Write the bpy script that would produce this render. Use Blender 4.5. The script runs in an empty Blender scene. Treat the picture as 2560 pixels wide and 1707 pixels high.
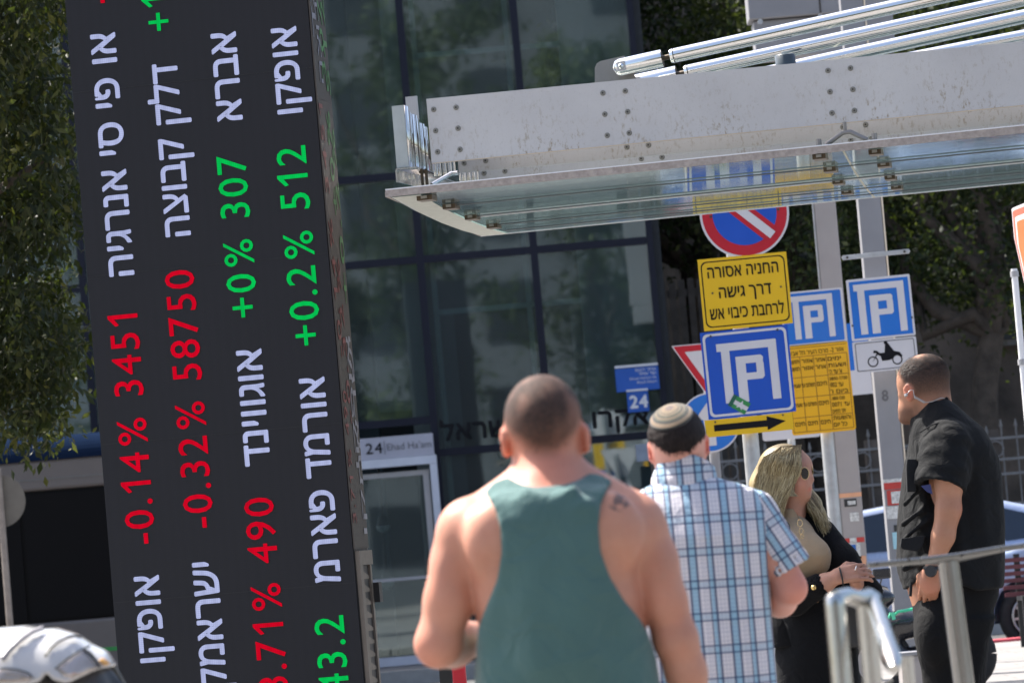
import bpy, math, random
import numpy as np
from mathutils import Vector, Matrix
random.seed(7); rng = np.random.default_rng(7)
SC = bpy.context.scene
COL = SC.collection
# ------------------------------------------------------------------ camera, world, sun, exposure
FPX = 11000.0                      # focal length in photograph pixels (2560 wide)
ROLL = math.radians(4.85)
PITCH = math.atan(530.0 / FPX)
CAMZ = 1.15
R0 = Vector((1, 0, 0)); F = Vector((0, math.cos(PITCH), math.sin(PITCH))); U0 = R0.cross(F)
RT = math.cos(ROLL) * R0 - math.sin(ROLL) * U0
UP = math.sin(ROLL) * R0 + math.cos(ROLL) * U0
CAM = Vector((0, 0, CAMZ))
cd = bpy.data.cameras.new('camera'); cam = bpy.data.objects.new('camera', cd); COL.objects.link(cam)
cd.sensor_width = 36; cd.lens = FPX / 2560 * 36
M = Matrix.Identity(4)
for i in range(3):
    M[i][0] = RT[i]; M[i][1] = UP[i]; M[i][2] = -F[i]; M[i][3] = CAM[i]
cam.matrix_world = M
cd.clip_start = 0.5; cd.clip_end = 1500
cd.dof.use_dof = True; cd.dof.focus_distance = 19.5; cd.dof.aperture_fstop = cd.lens / 19.0
SC.camera = cam
SUN_AZ = -52.0     # degrees from +Y towards +X (negative: to the left)
SUN_EL = 57.0
wd = bpy.data.worlds.new('World'); SC.world = wd; wd.use_nodes = True
nt = wd.node_tree; bg = nt.nodes['Background']
sky = nt.nodes.new('ShaderNodeTexSky'); sky.sky_type = 'NISHITA'; sky.sun_disc = False
sky.sun_elevation = math.radians(SUN_EL); sky.sun_rotation = math.radians(SUN_AZ)
sky.air_density = 1.0; sky.dust_density = 3.5
nt.links.new(sky.outputs[0], bg.inputs[0]); bg.inputs[1].default_value = 0.12
sl = bpy.data.lights.new('sun', 'SUN'); sun = bpy.data.objects.new('sun', sl); COL.objects.link(sun)
sl.energy = 5.0; sl.angle = math.radians(0.5); sl.color = (1.0, 0.95, 0.88)
sd = Vector((math.sin(math.radians(SUN_AZ)) * math.cos(math.radians(SUN_EL)),
             math.cos(math.radians(SUN_AZ)) * math.cos(math.radians(SUN_EL)), math.sin(math.radians(SUN_EL))))
sun.rotation_euler = sd.to_track_quat('Z', 'Y').to_euler()
SC.view_settings.view_transform = 'Standard'; SC.view_settings.look = 'None'
SC.view_settings.exposure = 1.32; SC.view_settings.gamma = 1.0; SC.view_settings.use_curve_mapping = False
SC.render.engine = 'CYCLES'
SC.cycles.use_denoising = True
SC.cycles.max_bounces = 7; SC.cycles.transparent_max_bounces = 12; SC.cycles.caustics_reflective = False; SC.cycles.caustics_refractive = False

# ------------------------------------------------------------------ from photograph pixel to place
def ray(u, v):
    u = float(u); v = float(v)
    return F + ((u - 1280) / FPX) * RT - ((v - 853.5) / FPX) * UP
def P(u, v, d):                    # point on the vertical plane y = d
    d = float(d)
    r = ray(u, v); return CAM + r * (d / r.y)
def PZ(u, v, z):
    r = ray(u, v); return CAM + r * ((z - CAMZ) / r.z)
def PP(u, v, p0, n):
    r = ray(u, v); return CAM + r * ((p0 - CAM).dot(n) / r.dot(n))
def S(d): return FPX / d

# ------------------------------------------------------------------ object helpers
def link(o, parent=None):
    COL.objects.link(o)
    if parent is not None: o.parent = parent
    return o
def thing(name, label, cat, loc=(0, 0, 0), group=None, kind=None):
    o = bpy.data.objects.new(name, None); o.empty_display_size = 0.1; COL.objects.link(o)
    o.location = loc; tag(o, label, cat, group, kind); return o
def tag(o, label=None, cat=None, group=None, kind=None):
    if label: o['label'] = label
    if cat: o['category'] = cat
    if group: o['group'] = group
    if kind: o['kind'] = kind
    return o
def rootloc(parent):
    v = Vector((0, 0, 0))
    while parent is not None:
        v = v + Vector(parent.location); parent = parent.parent
    return v
class MB:
    """collects geometry in world coordinates"""
    def __init__(s): s.v = []; s.f = []; s.sm = []
    def add(s, vs, fs, smooth=False):
        n = len(s.v); s.v += [tuple(x) for x in vs]; s.f += [tuple(i + n for i in f) for f in fs]; s.sm += [smooth] * len(fs); return s
    def obox(s, c, ax, ay, az):    # centre and three half-axis vectors
        c = Vector(c); vs = [c + sx * ax + sy * ay + sz * az for sx in (-1, 1) for sy in (-1, 1) for sz in (-1, 1)]
        return s.add(vs, [(0, 1, 3, 2), (4, 6, 7, 5), (0, 4, 5, 1), (2, 3, 7, 6), (0, 2, 6, 4), (1, 5, 7, 3)])
    def box(s, lo, hi):
        lo = Vector(lo); hi = Vector(hi); c = (lo + hi) / 2; h = (hi - lo) / 2
        return s.obox(c, Vector((h.x, 0, 0)), Vector((0, h.y, 0)), Vector((0, 0, h.z)))
    def prism(s, pts, off):        # pts: planar polygon (Vectors), off: extrusion vector
        n = len(pts); vs = list(pts) + [Vector(p) + off for p in pts]
        fs = [tuple(range(n))[::-1], tuple(range(n, 2 * n))] + [(i, (i + 1) % n, n + (i + 1) % n, n + i) for i in range(n)]
        return s.add(vs, fs)
    def tube(s, pts, rad, n=16, caps=True):
        pts = [Vector(p) for p in pts]
        if not hasattr(rad, '__len__'): rad = [rad] * len(pts)
        vs = []; fs = []; prev = None
        for i, p in enumerate(pts):
            t = (pts[min(i + 1, len(pts) - 1)] - pts[max(i - 1, 0)]).normalized()
            if prev is None: a = t.orthogonal().normalized()
            else: a = (prev - t * prev.dot(t)).normalized()
            prev = a; b = t.cross(a)
            for k in range(n):
                th = 2 * math.pi * k / n; vs.append(p + (math.cos(th) * a + math.sin(th) * b) * rad[i])
        for i in range(len(pts) - 1):
            for k in range(n): fs.append((i * n + k, i * n + (k + 1) % n, (i + 1) * n + (k + 1) % n, (i + 1) * n + k))
        s.add(vs, fs, True)
        if caps:
            m = len(pts) - 1
            s.add(vs[:n], [tuple(range(n))[::-1]]); s.add(vs[m * n:], [tuple(range(n))])
        return s
    def build(s, name, mat, parent=None, bevel=0):
        o = newobj(name, s.v, s.f, mat, parent, s.sm)
        if bevel:
            b = o.modifiers.new('bevel', 'BEVEL'); b.width = bevel; b.segments = 2; b.limit_method = 'ANGLE'
        return o
def newobj(name, vs, fs, mat, parent=None, smooth=False):
    L = rootloc(parent)
    me = bpy.data.meshes.new(name)
    me.from_pydata([(x[0] - L.x, x[1] - L.y, x[2] - L.z) for x in vs], [], fs)
    if isinstance(smooth, list): me.polygons.foreach_set('use_smooth', smooth)
    elif smooth: me.polygons.foreach_set('use_smooth', [True] * len(fs))
    if mat: me.materials.append(mat)
    me.update()
    o = bpy.data.objects.new(name, me); return link(o, parent)
def npobj(name, V, Q, mat, parent=None, smooth=True):
    """fast path: V (n,3) world array, Q (m,3|4) int array"""
    L = np.array(rootloc(parent)); V = V - L
    me = bpy.data.meshes.new(name); k = Q.shape[1]
    me.vertices.add(len(V)); me.vertices.foreach_set('co', V.astype(np.float32).ravel())
    me.loops.add(Q.size); me.loops.foreach_set('vertex_index', Q.astype(np.int32).ravel())
    me.polygons.add(len(Q)); me.polygons.foreach_set('loop_start', np.arange(0, Q.size, k, dtype=np.int32))
    me.polygons.foreach_set('use_smooth', np.full(len(Q), smooth, dtype=bool))
    if mat: me.materials.append(mat)
    me.update(); me.validate()
    return link(bpy.data.objects.new(name, me), parent)
def attr(o, name, vals):
    a = o.data.attributes.new(name, 'FLOAT', 'POINT'); a.data.foreach_set('value', np.asarray(vals, dtype=np.float32))
def attrv(o, name, vals):
    a = o.data.attributes.new(name, 'FLOAT_VECTOR', 'POINT'); a.data.foreach_set('vector', np.asarray(vals, dtype=np.float32).ravel())
def copy_tree(o, parent=None):
    c = o.copy(); link(c, parent)
    for ch in list(o.children): copy_tree(ch, c)
    return c
# ------------------------------------------------------------------ materials
class NT:
    def __init__(s, name):
        s.m = bpy.data.materials.new(name); s.m.use_nodes = True; s.t = s.m.node_tree
        s.b = s.t.nodes['Principled BSDF']; s.out = s.t.nodes['Material Output']; s._tc = None
    def n(s, typ, **kw):
        x = s.t.nodes.new(typ)
        for k, v in kw.items():
            if k.startswith('i_'):
                kk = k[2:]; x.inputs[int(kk) if kk.isdigit() else kk].default_value = v
            else: setattr(x, k, v)
        return x
    def l(s, a, b): s.t.links.new(a, b)
    def co(s, out='Object'):
        if s._tc is None: s._tc = s.t.nodes.new('ShaderNodeTexCoord')
        return s._tc.outputs[out]
    def noise(s, scale, detail=4, rough=.55, vec=None, dist=0):
        x = s.n('ShaderNodeTexNoise'); x.inputs['Scale'].default_value = scale; x.inputs['Detail'].default_value = detail
        x.inputs['Roughness'].default_value = rough; x.inputs['Distortion'].default_value = dist
        s.l(vec if vec else s.co(), x.inputs['Vector']); return x.outputs['Fac']
    def ramp(s, fac, stops, interp='LINEAR'):
        x = s.n('ShaderNodeValToRGB'); x.color_ramp.interpolation = interp; e = x.color_ramp.elements
        while len(e) < len(stops): e.new(0.5)
        for k, (p, c) in enumerate(stops):
            e[k].position = p; e[k].color = (*c, 1) if len(c) == 3 else c
        s.l(fac, x.inputs[0]); return x.outputs[0]
    def mix(s, fac, a, b):
        x = s.n('ShaderNodeMix', data_type='RGBA')
        for inp, val in ((x.inputs[0], fac), (x.inputs[6], a), (x.inputs[7], b)):
            if isinstance(val, (tuple, list)): inp.default_value = (*val, 1) if len(val) == 3 else val
            elif isinstance(val, (int, float)): inp.default_value = val
            else: s.l(val, inp)
        return x.outputs[2]
    def math(s, op, a, b=None, clamp=False):
        x = s.n('ShaderNodeMath', operation=op); x.use_clamp = clamp
        for inp, val in ((x.inputs[0], a), (x.inputs[1], b)):
            if val is None: continue
            if isinstance(val, (int, float)): inp.default_value = val
            else: s.l(val, inp)
        return x.outputs[0]
    def map(s, scale=(1, 1, 1), loc=(0, 0, 0), rot=(0, 0, 0), vec=None):
        x = s.n('ShaderNodeMapping'); x.inputs['Scale'].default_value = scale; x.inputs['Location'].default_value = loc; x.inputs['Rotation'].default_value = rot
        s.l(vec if vec else s.co(), x.inputs['Vector']); return x.outputs[0]
    def attr(s, name, out='Fac'):
        x = s.n('ShaderNodeAttribute'); x.attribute_name = name; return x.outputs[out]
    def bump(s, h, strength=.3, dist=.01):
        x = s.n('ShaderNodeBump'); x.inputs['Strength'].default_value = strength; x.inputs['Distance'].default_value = dist
        s.l(h, x.inputs['Height']); s.l(x.outputs[0], s.b.inputs['Normal']); return x.outputs[0]
    def setp(s, **kw):
        for k, v in kw.items():
            inp = s.b.inputs[k.replace('_', ' ')]
            if isinstance(v, (tuple, list)): inp.default_value = (*v, 1) if len(v) == 3 else v
            elif isinstance(v, (int, float)): inp.default_value = v
            else: s.l(v, inp)
        return s
def sc3(c, k): return tuple(min(1, x * k) for x in c)
def pbr(name, col, rough=.6, metal=0, var=.12, scale=8, bump=.0, bscale=60, bdist=.004, spec=.5, coat=0, dirt=None):
    m = NT(name)
    c = m.ramp(m.noise(scale), [(.3, sc3(col, 1 - var)), (.7, sc3(col, 1 + var))])
    if dirt: c = m.mix(m.ramp(m.noise(dirt[2], 6, .7), [(dirt[3], (0, 0, 0)), (dirt[3] + .1, (dirt[1],) * 3)]), c, dirt[0])
    m.setp(Base_Color=c, Metallic=metal, Specular_IOR_Level=spec, Coat_Weight=coat)
    m.setp(Roughness=m.ramp(m.noise(scale * 3), [(.3, (max(0, rough - .06),) * 3), (.7, (min(1, rough + .06),) * 3)]))
    if bump: m.bump(m.noise(bscale, 3), bump, bdist)
    return m.m
def emis(name, col, strength):
    m = NT(name)
    # fine LED dot grid
    n1 = m.n('ShaderNodeTexVoronoi', feature='F1'); n1.inputs['Scale'].default_value = 110; n1.inputs['Randomness'].default_value = 0.0
    m.l(m.co(), n1.inputs['Vector']); strength = m.math('MULTIPLY', m.ramp(m.noise(5, 3), [(.3, (.86,) * 3), (.7, (1,) * 3)]), strength * .82)
    f = m.ramp(n1.outputs['Distance'], [(.25, (1, 1, 1)), (.62, (.80, .80, .80))])
    m.setp(Base_Color=(.0, .0, .0), Roughness=.8, Specular_IOR_Level=.05, Emission_Color=m.mix(1.0, col, col), Emission_Strength=m.math('MULTIPLY', f, strength)); return m.m
# ------------------------------------------------------------------ text as mesh
_tc = {}
def _raw(body):
    c = bpy.data.curves.new('t', 'FONT'); c.body = body; c.resolution_u = 3
    o = bpy.data.objects.new('t', c); COL.objects.link(o); bpy.context.view_layer.update()
    me = bpy.data.meshes.new_from_object(o.evaluated_get(bpy.context.evaluated_depsgraph_get()))
    V = np.array([v.co[:] for v in me.vertices]) if len(me.vertices) else np.zeros((0, 3)); Fc = [tuple(p.vertices) for p in me.polygons]
    bpy.data.objects.remove(o); bpy.data.curves.remove(c); bpy.data.meshes.remove(me)
    # the letter dalet is drawn as two overlapping bars that do not fill properly: refill it
    D = np.array([(0, 0), (0, .544), (.09, .544), (.09, 0), (-.307, .509), (-.307, .592), (.181, .592), (.181, .509)])
    for i in range(len(V) - 7):
        if np.abs(V[i:i + 8, :2] - V[i, :2] - D).max() < .004:
            Fc = [f for f in Fc if not any(i <= q < i + 8 for q in f)] + [(i, i + 3, i + 2, i + 1), (i + 4, i + 7, i + 6, i + 5)]
            V[i + 1, 1] = V[i + 2, 1] = V[i, 1] + .509
    # likewise the letter tav
    T = np.array([(.497, 0), (.497, .385), (.494, .427), (.483, .459)]) - (.497, 0)
    for i in range(len(V) - 35):
        if np.abs(V[i:i + 4, :2] - V[i, :2] - T).max() < .004 and abs(V[i + 27, 1] - V[i, 1] - .548) < .004:
            g = [(8, 7, 10, 9)] + [(7 - k, 6 - k, 11 + k, 10 + k) for k in range(7)] + [(18, 35, 20, 19)] + [(35 - k, 34 - k, 21 + k, 20 + k) for k in range(7)]
            Fc = [f for f in Fc if not any(i <= q < i + 36 for q in f)] + [tuple(i + q for q in f) for f in g]
            V[i + 27, 1] = V[i + 28, 1] = V[i, 1] + .508
    return V, Fc
ONE = [(.10, .545), (.29, .715), (.36, .715), (.36, 0), (.27, 0), (.27, .58), (.12, .465)]
def text_mesh(body, off=0.0):
    """outline text; the figure 1 gets a flag; off thickens by stacked shifted copies (0.25 mm apart)"""
    k = (body, off)
    if k in _tc: return _tc[k]
    V, Fc = _raw(body.replace('1', '\u2007') if False else body)
    if any(c in '0123456789' for c in body) and not any('A' < c for c in body):
        Vs = []; Fs = []; x = 0.0; n = 0
        for ch in body:
            adv = {' ': .30, '.': .27, '-': .36, '+': .62, '%': .92, '1': .53}.get(ch, .56)
            if ch == '1': v = np.array([(a, b, 0) for a, b in ONE]); f = [(0, 1, 5, 6), (1, 2, 3, 4, 5)]
            elif ch == ' ': v = np.zeros((0, 3)); f = []
            else:
                v, f = _raw(ch); w = v[:, 0].max() - v[:, 0].min(); v = v.copy(); v[:, 0] += (adv - w) / 2 - v[:, 0].min()
            if len(v): v = v.copy(); v[:, 0] += x; Vs.append(v); Fs += [tuple(i + n for i in q) for q in f]; n += len(v)
            x += adv
        V = np.concatenate(Vs); Fc = Fs
    if off > 0:
        L = [(off, 0), (-off, 0), (0, off), (0, -off)]; VV = []; FF = []
        for i, (dx, dy) in enumerate([(0, 0)] + L):
            VV.append(V + np.array([dx, dy, i])); FF += [tuple(q + i * len(V) for q in f) for f in Fc]
        V = np.concatenate(VV); Fc = FF
    _tc[k] = (V, Fc); return V, Fc
HEB = set(chr(i) for i in range(0x5D0, 0x5EB))
def vis(s): return s[::-1]         # Hebrew written in visual order
def text_obj(name, body, o, ex, ey, L, H, mat, parent, off=0.01, hspan=None, thick=None):
    """o: world position of the lower-left of the text, ex/ey unit vectors, L length, H height of a hebrew letter / digit"""
    V, Fc = text_mesh(body, off)
    x0, x1 = V[:, 0].min(), V[:, 0].max()
    ref = hspan if hspan else (0.0, 0.55 if any(c in HEB for c in body) else 0.715)
    sx = L / (x1 - x0); sy = H / (ref[1] - ref[0])
    nn = ex.cross(ey).normalized()
    W = [o + ex * float((x - x0) * sx) + ey * float((y - ref[0]) * sy) + nn * float(w_ * .00025) for x, y, w_ in V]
    if thick is None: return newobj(name, W, Fc, mat, parent)
    n = ex.cross(ey).normalized() * thick
    mb = MB(); mb.add([w + n for w in W], Fc)
    # side walls from boundary edges
    from collections import Counter
    ec = Counter()
    for f in Fc:
        for a, b in zip(f, f[1:] + f[:1]): ec[(min(a, b), max(a, b))] += 1
    bd = [e for f in Fc for e in zip(f, f[1:] + f[:1]) if ec[(min(e), max(e))] == 1]
    for a, b in bd: mb.add([W[a], W[b], W[b] + n, W[a] + n], [(0, 1, 2, 3)])
    return mb.build(name, mat, parent)
# ================================================================== SETTING
X = Vector((1, 0, 0)); Y = Vector((0, 1, 0)); Z = Vector((0, 0, 1))
# ---- ground: lower forecourt near the camera, rises to street level
def ground_z(y): return -0.25 if y < 14 else (0.0 if y > 16 else -0.25 + 0.125 * (y - 14))
m = NT('paving'); br = m.n('ShaderNodeTexBrick'); br.inputs['Scale'].default_value = 1.0
br.inputs['Brick Width'].default_value = .6; br.inputs['Row Height'].default_value = .3; br.inputs['Mortar Size'].default_value = .006
br.inputs['Color1'].default_value = (.23, .22, .21, 1); br.inputs['Color2'].default_value = (.18, .175, .17, 1); br.inputs['Mortar'].default_value = (.12, .11, .1, 1)
m.l(m.co(), br.inputs['Vector'])
m.setp(Base_Color=m.mix(m.ramp(m.noise(1.3, 6), [(.35, (0, 0, 0)), (.75, (.5,) * 3)]), br.outputs[0], (.2, .19, .18)), Roughness=.8); m.bump(m.noise(40), .2)
M_paving = m.m
ys = [-300, -20, 14, 16, 39.6]
mb = MB()
for a, b in zip(ys, ys[1:]):
    mb.add([(-300, a, ground_z(a)), (300, a, ground_z(a)), (300, b, ground_z(b)), (-300, b, ground_z(b))], [(0, 1, 2, 3)])
tag(mb.build('pavement', M_paving), kind='structure')
M_asph = pbr('asphalt', (.06, .06, .062), .85, var=.25, scale=3, bump=.4, bscale=120)
mb = MB().add([(-300, 39.6, -.12), (300, 39.6, -.12), (300, 46.6, -.12), (-300, 46.6, -.12)], [(0, 1, 2, 3)])
tag(mb.build('road', M_asph), kind='structure')
tag(MB().add([(-300, 46.6, 0), (300, 46.6, 0), (300, 600, 0), (-300, 600, 0)], [(0, 1, 2, 3)]).build('pavement', M_paving), kind='structure')
M_kerbg = pbr('kerb_stone', (.33, .32, .3), .8); M_kerbr = pbr('kerb_red', (.42, .05, .07), .6)
kb = thing('kerb', 'painted kerb along the road behind the man in black', 'kerb', (0, 39.5, 0), kind='structure')
k0 = None
for i in range(-16, 17):
    me = None
    if k0 is None:
        s = MB().box((i * 1.0 + .01, 39.42, -.3), (i * 1.0 + .99, 39.62, .03)).build('kerb_stone', M_kerbg, kb, bevel=.015); k0 = s; base = i
    else:
        s = k0.copy(); link(s, kb); s.location = (i - base, 0, 0)
        if i % 2 == 0 and i > 2: s.data = k0.data.copy(); s.data.materials[0] = M_kerbr
tag(MB().box((-16, 46.5, -.3), (17, 46.7, .03)).build('kerb', M_kerbg), kind='structure')

# ---- leaves
def leaf_mat(name, c1, c2, tr=.35):
    m = NT(name); r = m.attr('rnd')
    c = m.ramp(r, [(0, sc3(c1, .6)), (.62, sc3(c1, 1.4)), (1, c2)])  # bright ramp end paints sun highlights into a few leaves, dark end shade
    m.setp(Base_Color=c, Roughness=.55, Specular_IOR_Level=.25)
    t = m.n('ShaderNodeBsdfTranslucent'); m.l(m.mix(.35, c, (.25, .35, .03)), t.inputs[0])
    x = m.n('ShaderNodeMixShader'); x.inputs[0].default_value = tr
    m.l(m.b.outputs[0], x.inputs[1]); m.l(t.outputs[0], x.inputs[2]); m.l(x.outputs[0], m.out.inputs[0]); return m.m
M_leaf_olive = leaf_mat('leaf_olive', (.009, .013, .004), (.105, .098, .018), .2)
M_leaf_green = leaf_mat('leaf_green', (.012, .021, .008), (.115, .125, .04), .3)
M_bark = pbr('bark', (.065, .05, .038), .9, var=.4, scale=6, bump=.8, bscale=25, bdist=.02)
def leaves(centers, n, spread, size, aspect=.45, droop=0.3, seed=0):
    """n leaf quads (two triangles folded) scattered round clump centres -> V,Q,rnd"""
    r = np.random.default_rng(seed); C = np.array(centers)
    ci = r.integers(0, len(C), n); c = C[ci] + r.normal(0, 1, (n, 3)) * np.array(spread)
    d = r.normal(0, 1, (n, 3)); d[:, 2] -= droop * 1.5; d /= np.linalg.norm(d, axis=1)[:, None]
    w = np.cross(d, r.normal(0, 1, (n, 3))); w /= np.linalg.norm(w, axis=1)[:, None]
    L = size * r.uniform(.6, 1.3, n)[:, None]; W = L * aspect
    nrm = np.cross(d, w)
    V = np.stack([c, c + d * L * .5 + w * W * .5 + nrm * L * .05, c + d * L, c + d * L * .5 - w * W * .5 + nrm * L * .05], 1).reshape(-1, 3)
    Q = np.arange(n * 4).reshape(n, 4)
    rc = r.uniform(0, 1, len(C))[ci] * .5 + r.uniform(0, 1, n) * .5
    return V, Q, np.repeat(rc, 4)
def crown(name, centers, n, spread, size, mat, parent, seed=0, **kw):
    V, Q, rr = leaves(centers, n, spread, size, seed=seed, **kw)
    o = npobj(name, V, Q, mat, parent, False); attr(o, 'rnd', rr); return o
def limb(mb, a, b, ra, rb, wob=.15, n=7):
    a = Vector(a); b = Vector(b); pts = []; rad = []
    for i in range(n):
        t = i / (n - 1); p = a.lerp(b, t); 
        if 0 < i < n - 1: p = p + Vector([random.uniform(-1, 1) * wob for _ in range(3)])
        pts.append(p); rad.append(ra + (rb - ra) * t)
    mb.tube(pts, rad, 9)

# ---- left tree: hanging olive-green foliage, crown reaches the pillar
base = P(-330, 900, 27.5); base.z = 0
t = thing('tree', 'dense olive-green tree hanging over the left edge beside the ticker pillar', 'tree', base)
mb = MB(); limb(mb, base, base + Vector((.3, 0, 3.3)), .22, .16, .05); top = base + Vector((.3, 0, 3.3))
rr_ = np.random.default_rng(3); cen = []
edge = [(-60, 215), (100, 175), (250, 165), (400, 215), (520, 195), (600, 165), (760, 175), (850, 215), (960, 175), (1020, 235), (1060, 150), (1090, 40), (1180, 60), (1220, 60)]
for i in range(640):
    v = rr_.uniform(-420, 1190); vv = [e[0] for e in edge]; ue = np.interp(v, vv, [e[1] for e in edge])
    lo = -620
    u = ue - 30 - abs(rr_.normal(0, 1)) * 190 if rr_.random() < .6 else rr_.uniform(lo, ue - 40)
    if v > 1080 and u < 20: continue
    if (math.sin(v * .021) + math.sin(u * .05 + v * .013) > .9): continue
    cen.append(tuple(P(u, v, 27.5 + rr_.uniform(-1.1, 1.4))))
for k in range(9):
    c = Vector(cen[k * (len(cen) // 10)]); limb(mb, top, c, .09, .02, .25)
mb.build('trunk', M_bark, t)
crown('crown', cen, 40000, (.085, .10, .11), .075, M_leaf_olive, t, seed=1, droop=.8, aspect=.42)

# ---- right background trees behind the sign posts
def bg_tree(cu, d, top_v, w, label, n, seed, mat=M_leaf_green, bottom=950, group=None, tu=0):
    base = P(cu, 1500, d); base.z = 0
    t = thing('tree', label, 'tree', base, group)
    r = np.random.default_rng(seed); mb = MB(); s = S(d); H = P(cu, top_v, d).z
    zb = P(cu, bottom, d).z
    tp = base + Vector((tu, 0, zb * .9)); limb(mb, base, tp, .2, .14, .06)
    cen = []
    for i in range(170):
        z = r.uniform(zb, H); fr = math.sin(math.pi * min(1, max(0.05, (z - zb * .9) / (H - zb) * .9 + .1))) ** .5
        cen.append((base.x + r.uniform(-1, 1) * w * fr, d + r.uniform(-1, 1) * 1.2, z))
    for k in range(8): limb(mb, tp, Vector(cen[k * 17]), .1, .025, .3)
    mb.build('trunk', M_bark, t)
    crown('crown', cen, n, (.26, .3, .24), .1, mat, t, seed=seed)
    return t
bg_tree(1800, 55, -330, 1.7, 'dark green tree behind the round no-parking sign', 16000, 11, bottom=560)
bg_tree(2090, 53, -300, 1.8, 'dark green tree behind the two grey sign posts', 19000, 12, bottom=640)
bg_tree(2430, 50, -330, 2.3, 'broad sun-flecked green tree above the man in black', 30000, 13, bottom=760, tu=.5)
bg_tree(2800, 53, -300, 2.0, 'dark green tree beyond the right edge', 12000, 14, bottom=800)

# ---- dark wall / building behind those trees
m = NT('dark_render'); c = m.ramp(m.noise(1.1, 5), [(.35, (.05, .042, .036)), (.5, (.1, .082, .068)), (.7, (.17, .135, .11))])
m.setp(Base_Color=c, Roughness=.9); m.bump(m.noise(14), .4, .03); M_darkwall = m.m
b = thing('apartment_house', 'dark brown rendered house behind the trees on the right', 'building', (7, 60, 0))
MB().box((P(1600, 800, 59).x, 59, 0), (26, 72, 15)).build('wall', M_darkwall, b)
M_dkglass = pbr('dark_window', (.03, .035, .04), .15, var=.1); M_shut = pbr('shutter', (.14, .13, .12), .7)
for k, (u, v) in enumerate([(1790, 380), (2150, 350), (2500, 330), (2560, 720), (2050, 760)]):
    c = P(u, v, 58.9); f = MB().box(c - Vector((.55, .05, .75)), c + Vector((.55, .05, .75))).build('window', M_shut, b)
    MB().box(c - Vector((.47, .07, .67)), c + Vector((.47, -.055, .67))).build('pane', M_dkglass, f)
# slatted dark lattice fence just right of the glass building
lf = thing('lattice_fence', 'dark tall slatted fence beside the glass building', 'fence', (P(1700, 1200, 51.5).x, 51.5, 0))
M_slat = pbr('slat_dark', (.075, .066, .058), .8, var=.25)
x0 = P(1640, 900, 51.5).x; x1 = P(1905, 900, 51.5).x; zt = P(1700, 700, 51.5).z
proto = None; nx = int((x1 - x0) / .11)
for i in range(nx):
    if proto is None: proto = MB().box((x0, 51.45, .02), (x0 + .075, 51.49, zt)).build('slat', M_slat, lf); o = proto
    else: o = link(proto.copy(), lf); o.location = (i * .11, (i % 3) * .012, random.uniform(-.03, .03))
for k, z in enumerate((.3, 2.2, zt - .2)): MB().box((x0 - .1, 51.5, z), (x1 + .1, 51.55, z + .09)).build('rail', M_slat, lf)

# ---- glass office building, facade plane y = 50
FY = 50.0
ob = thing('office_building', 'glass-fronted office building with dark navy mullions', 'building', (P(1200, 1400, FY).x, FY, 0))
M_mull = pbr('mullion_navy', (.006, .008, .019), .5, var=.05, spec=.25)
def glassmat(name, tint, refl, rough=.02):
    m = NT(name); g = m.n('ShaderNodeBsdfGlossy'); g.inputs['Roughness'].default_value = rough; g.inputs['Color'].default_value = (.8, .92, .95, 1)
    t = m.n('ShaderNodeBsdfTransparent'); t.inputs['Color'].default_value = (*tint, 1)
    nb = m.n('ShaderNodeBump'); nb.inputs['Strength'].default_value = .05; nb.inputs['Distance'].default_value = .02
    m.l(m.noise(.8, 2), nb.inputs['Height']); m.l(nb.outputs[0], g.inputs['Normal'])
    fr = m.n('ShaderNodeFresnel'); fr.inputs['IOR'].default_value = 1.5
    fac = m.math('ADD', fr.outputs[0], refl, True)
    x = m.n('ShaderNodeMixShader'); m.l(fac, x.inputs[0]); m.l(t.outputs[0], x.inputs[1]); m.l(g.outputs[0], x.inputs[2])
    df = m.n('ShaderNodeBsdfDiffuse'); m.l(m.ramp(m.noise(.9, 4), [(.3, (.24, .30, .31)), (.7, (.34, .40, .42))]), df.inputs[0]); x3 = m.n('ShaderNodeMixShader'); x3.inputs[0].default_value = .05; m.l(x.outputs[0], x3.inputs[1]); m.l(df.outputs[0], x3.inputs[2]); m.l(x3.outputs[0], m.out.inputs[0]); return m.m  # dusty film; its pale veil also stands in for light inside
M_fglass = glassmat('facade_glass', (.58, .67, .69), .10)
def ux(u, v=560): return P(u, v, FY).x
def vz(u, v): return P(u, v, FY).z
MX = [ux(-330), ux(-60), ux(196), ux(480), ux(760), ux(1043), ux(1329), ux(1621)]
ZT = [vz(1150, 1127), vz(1100, 645), vz(1000, 440) , 8.2, 9.6]
def bar(a, b, parent, w=.045, name='mullion', mat=M_mull, y0=-.04, y1=.1):
    a = Vector(a); b = Vector(b)
    if abs(a.x - b.x) < 1e-6: MB().box((a.x - w, FY + y0, a.z), (a.x + w, FY + y1, b.z)).build(name, mat, parent)
    else: MB().box((a.x, FY + y0 + .003, a.z - w), (b.x, FY + y1 - .003, a.z + w)).build(name, mat, parent)
for x in MX: bar((x, 0, .02), (x, 0, 9.6), ob, .042 if x != MX[-1] else .035)
for i in range(len(MX) - 1):
    a, b2 = MX[i] + .042, MX[i + 1] - .042
    lev = [0.05, ZT[0], ZT[1], ZT[2], 8.3] if i < 5 else [0.05, ZT[0], ZT[1], 8.3]
    if i == 4: lev = [2.75] + lev[2:]                       # entrance below
    for z in lev: bar((a, 0, z), (b2, 0, z), ob, .042, 'transom')
    for z0, z1 in zip(lev, lev[1:] + [9.6]):
        MB().box((a - .01, FY + .02, z0 + .03), (b2 + .01, FY + .032, z1 - .03)).build('glass_pane', M_fglass, ob)
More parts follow.
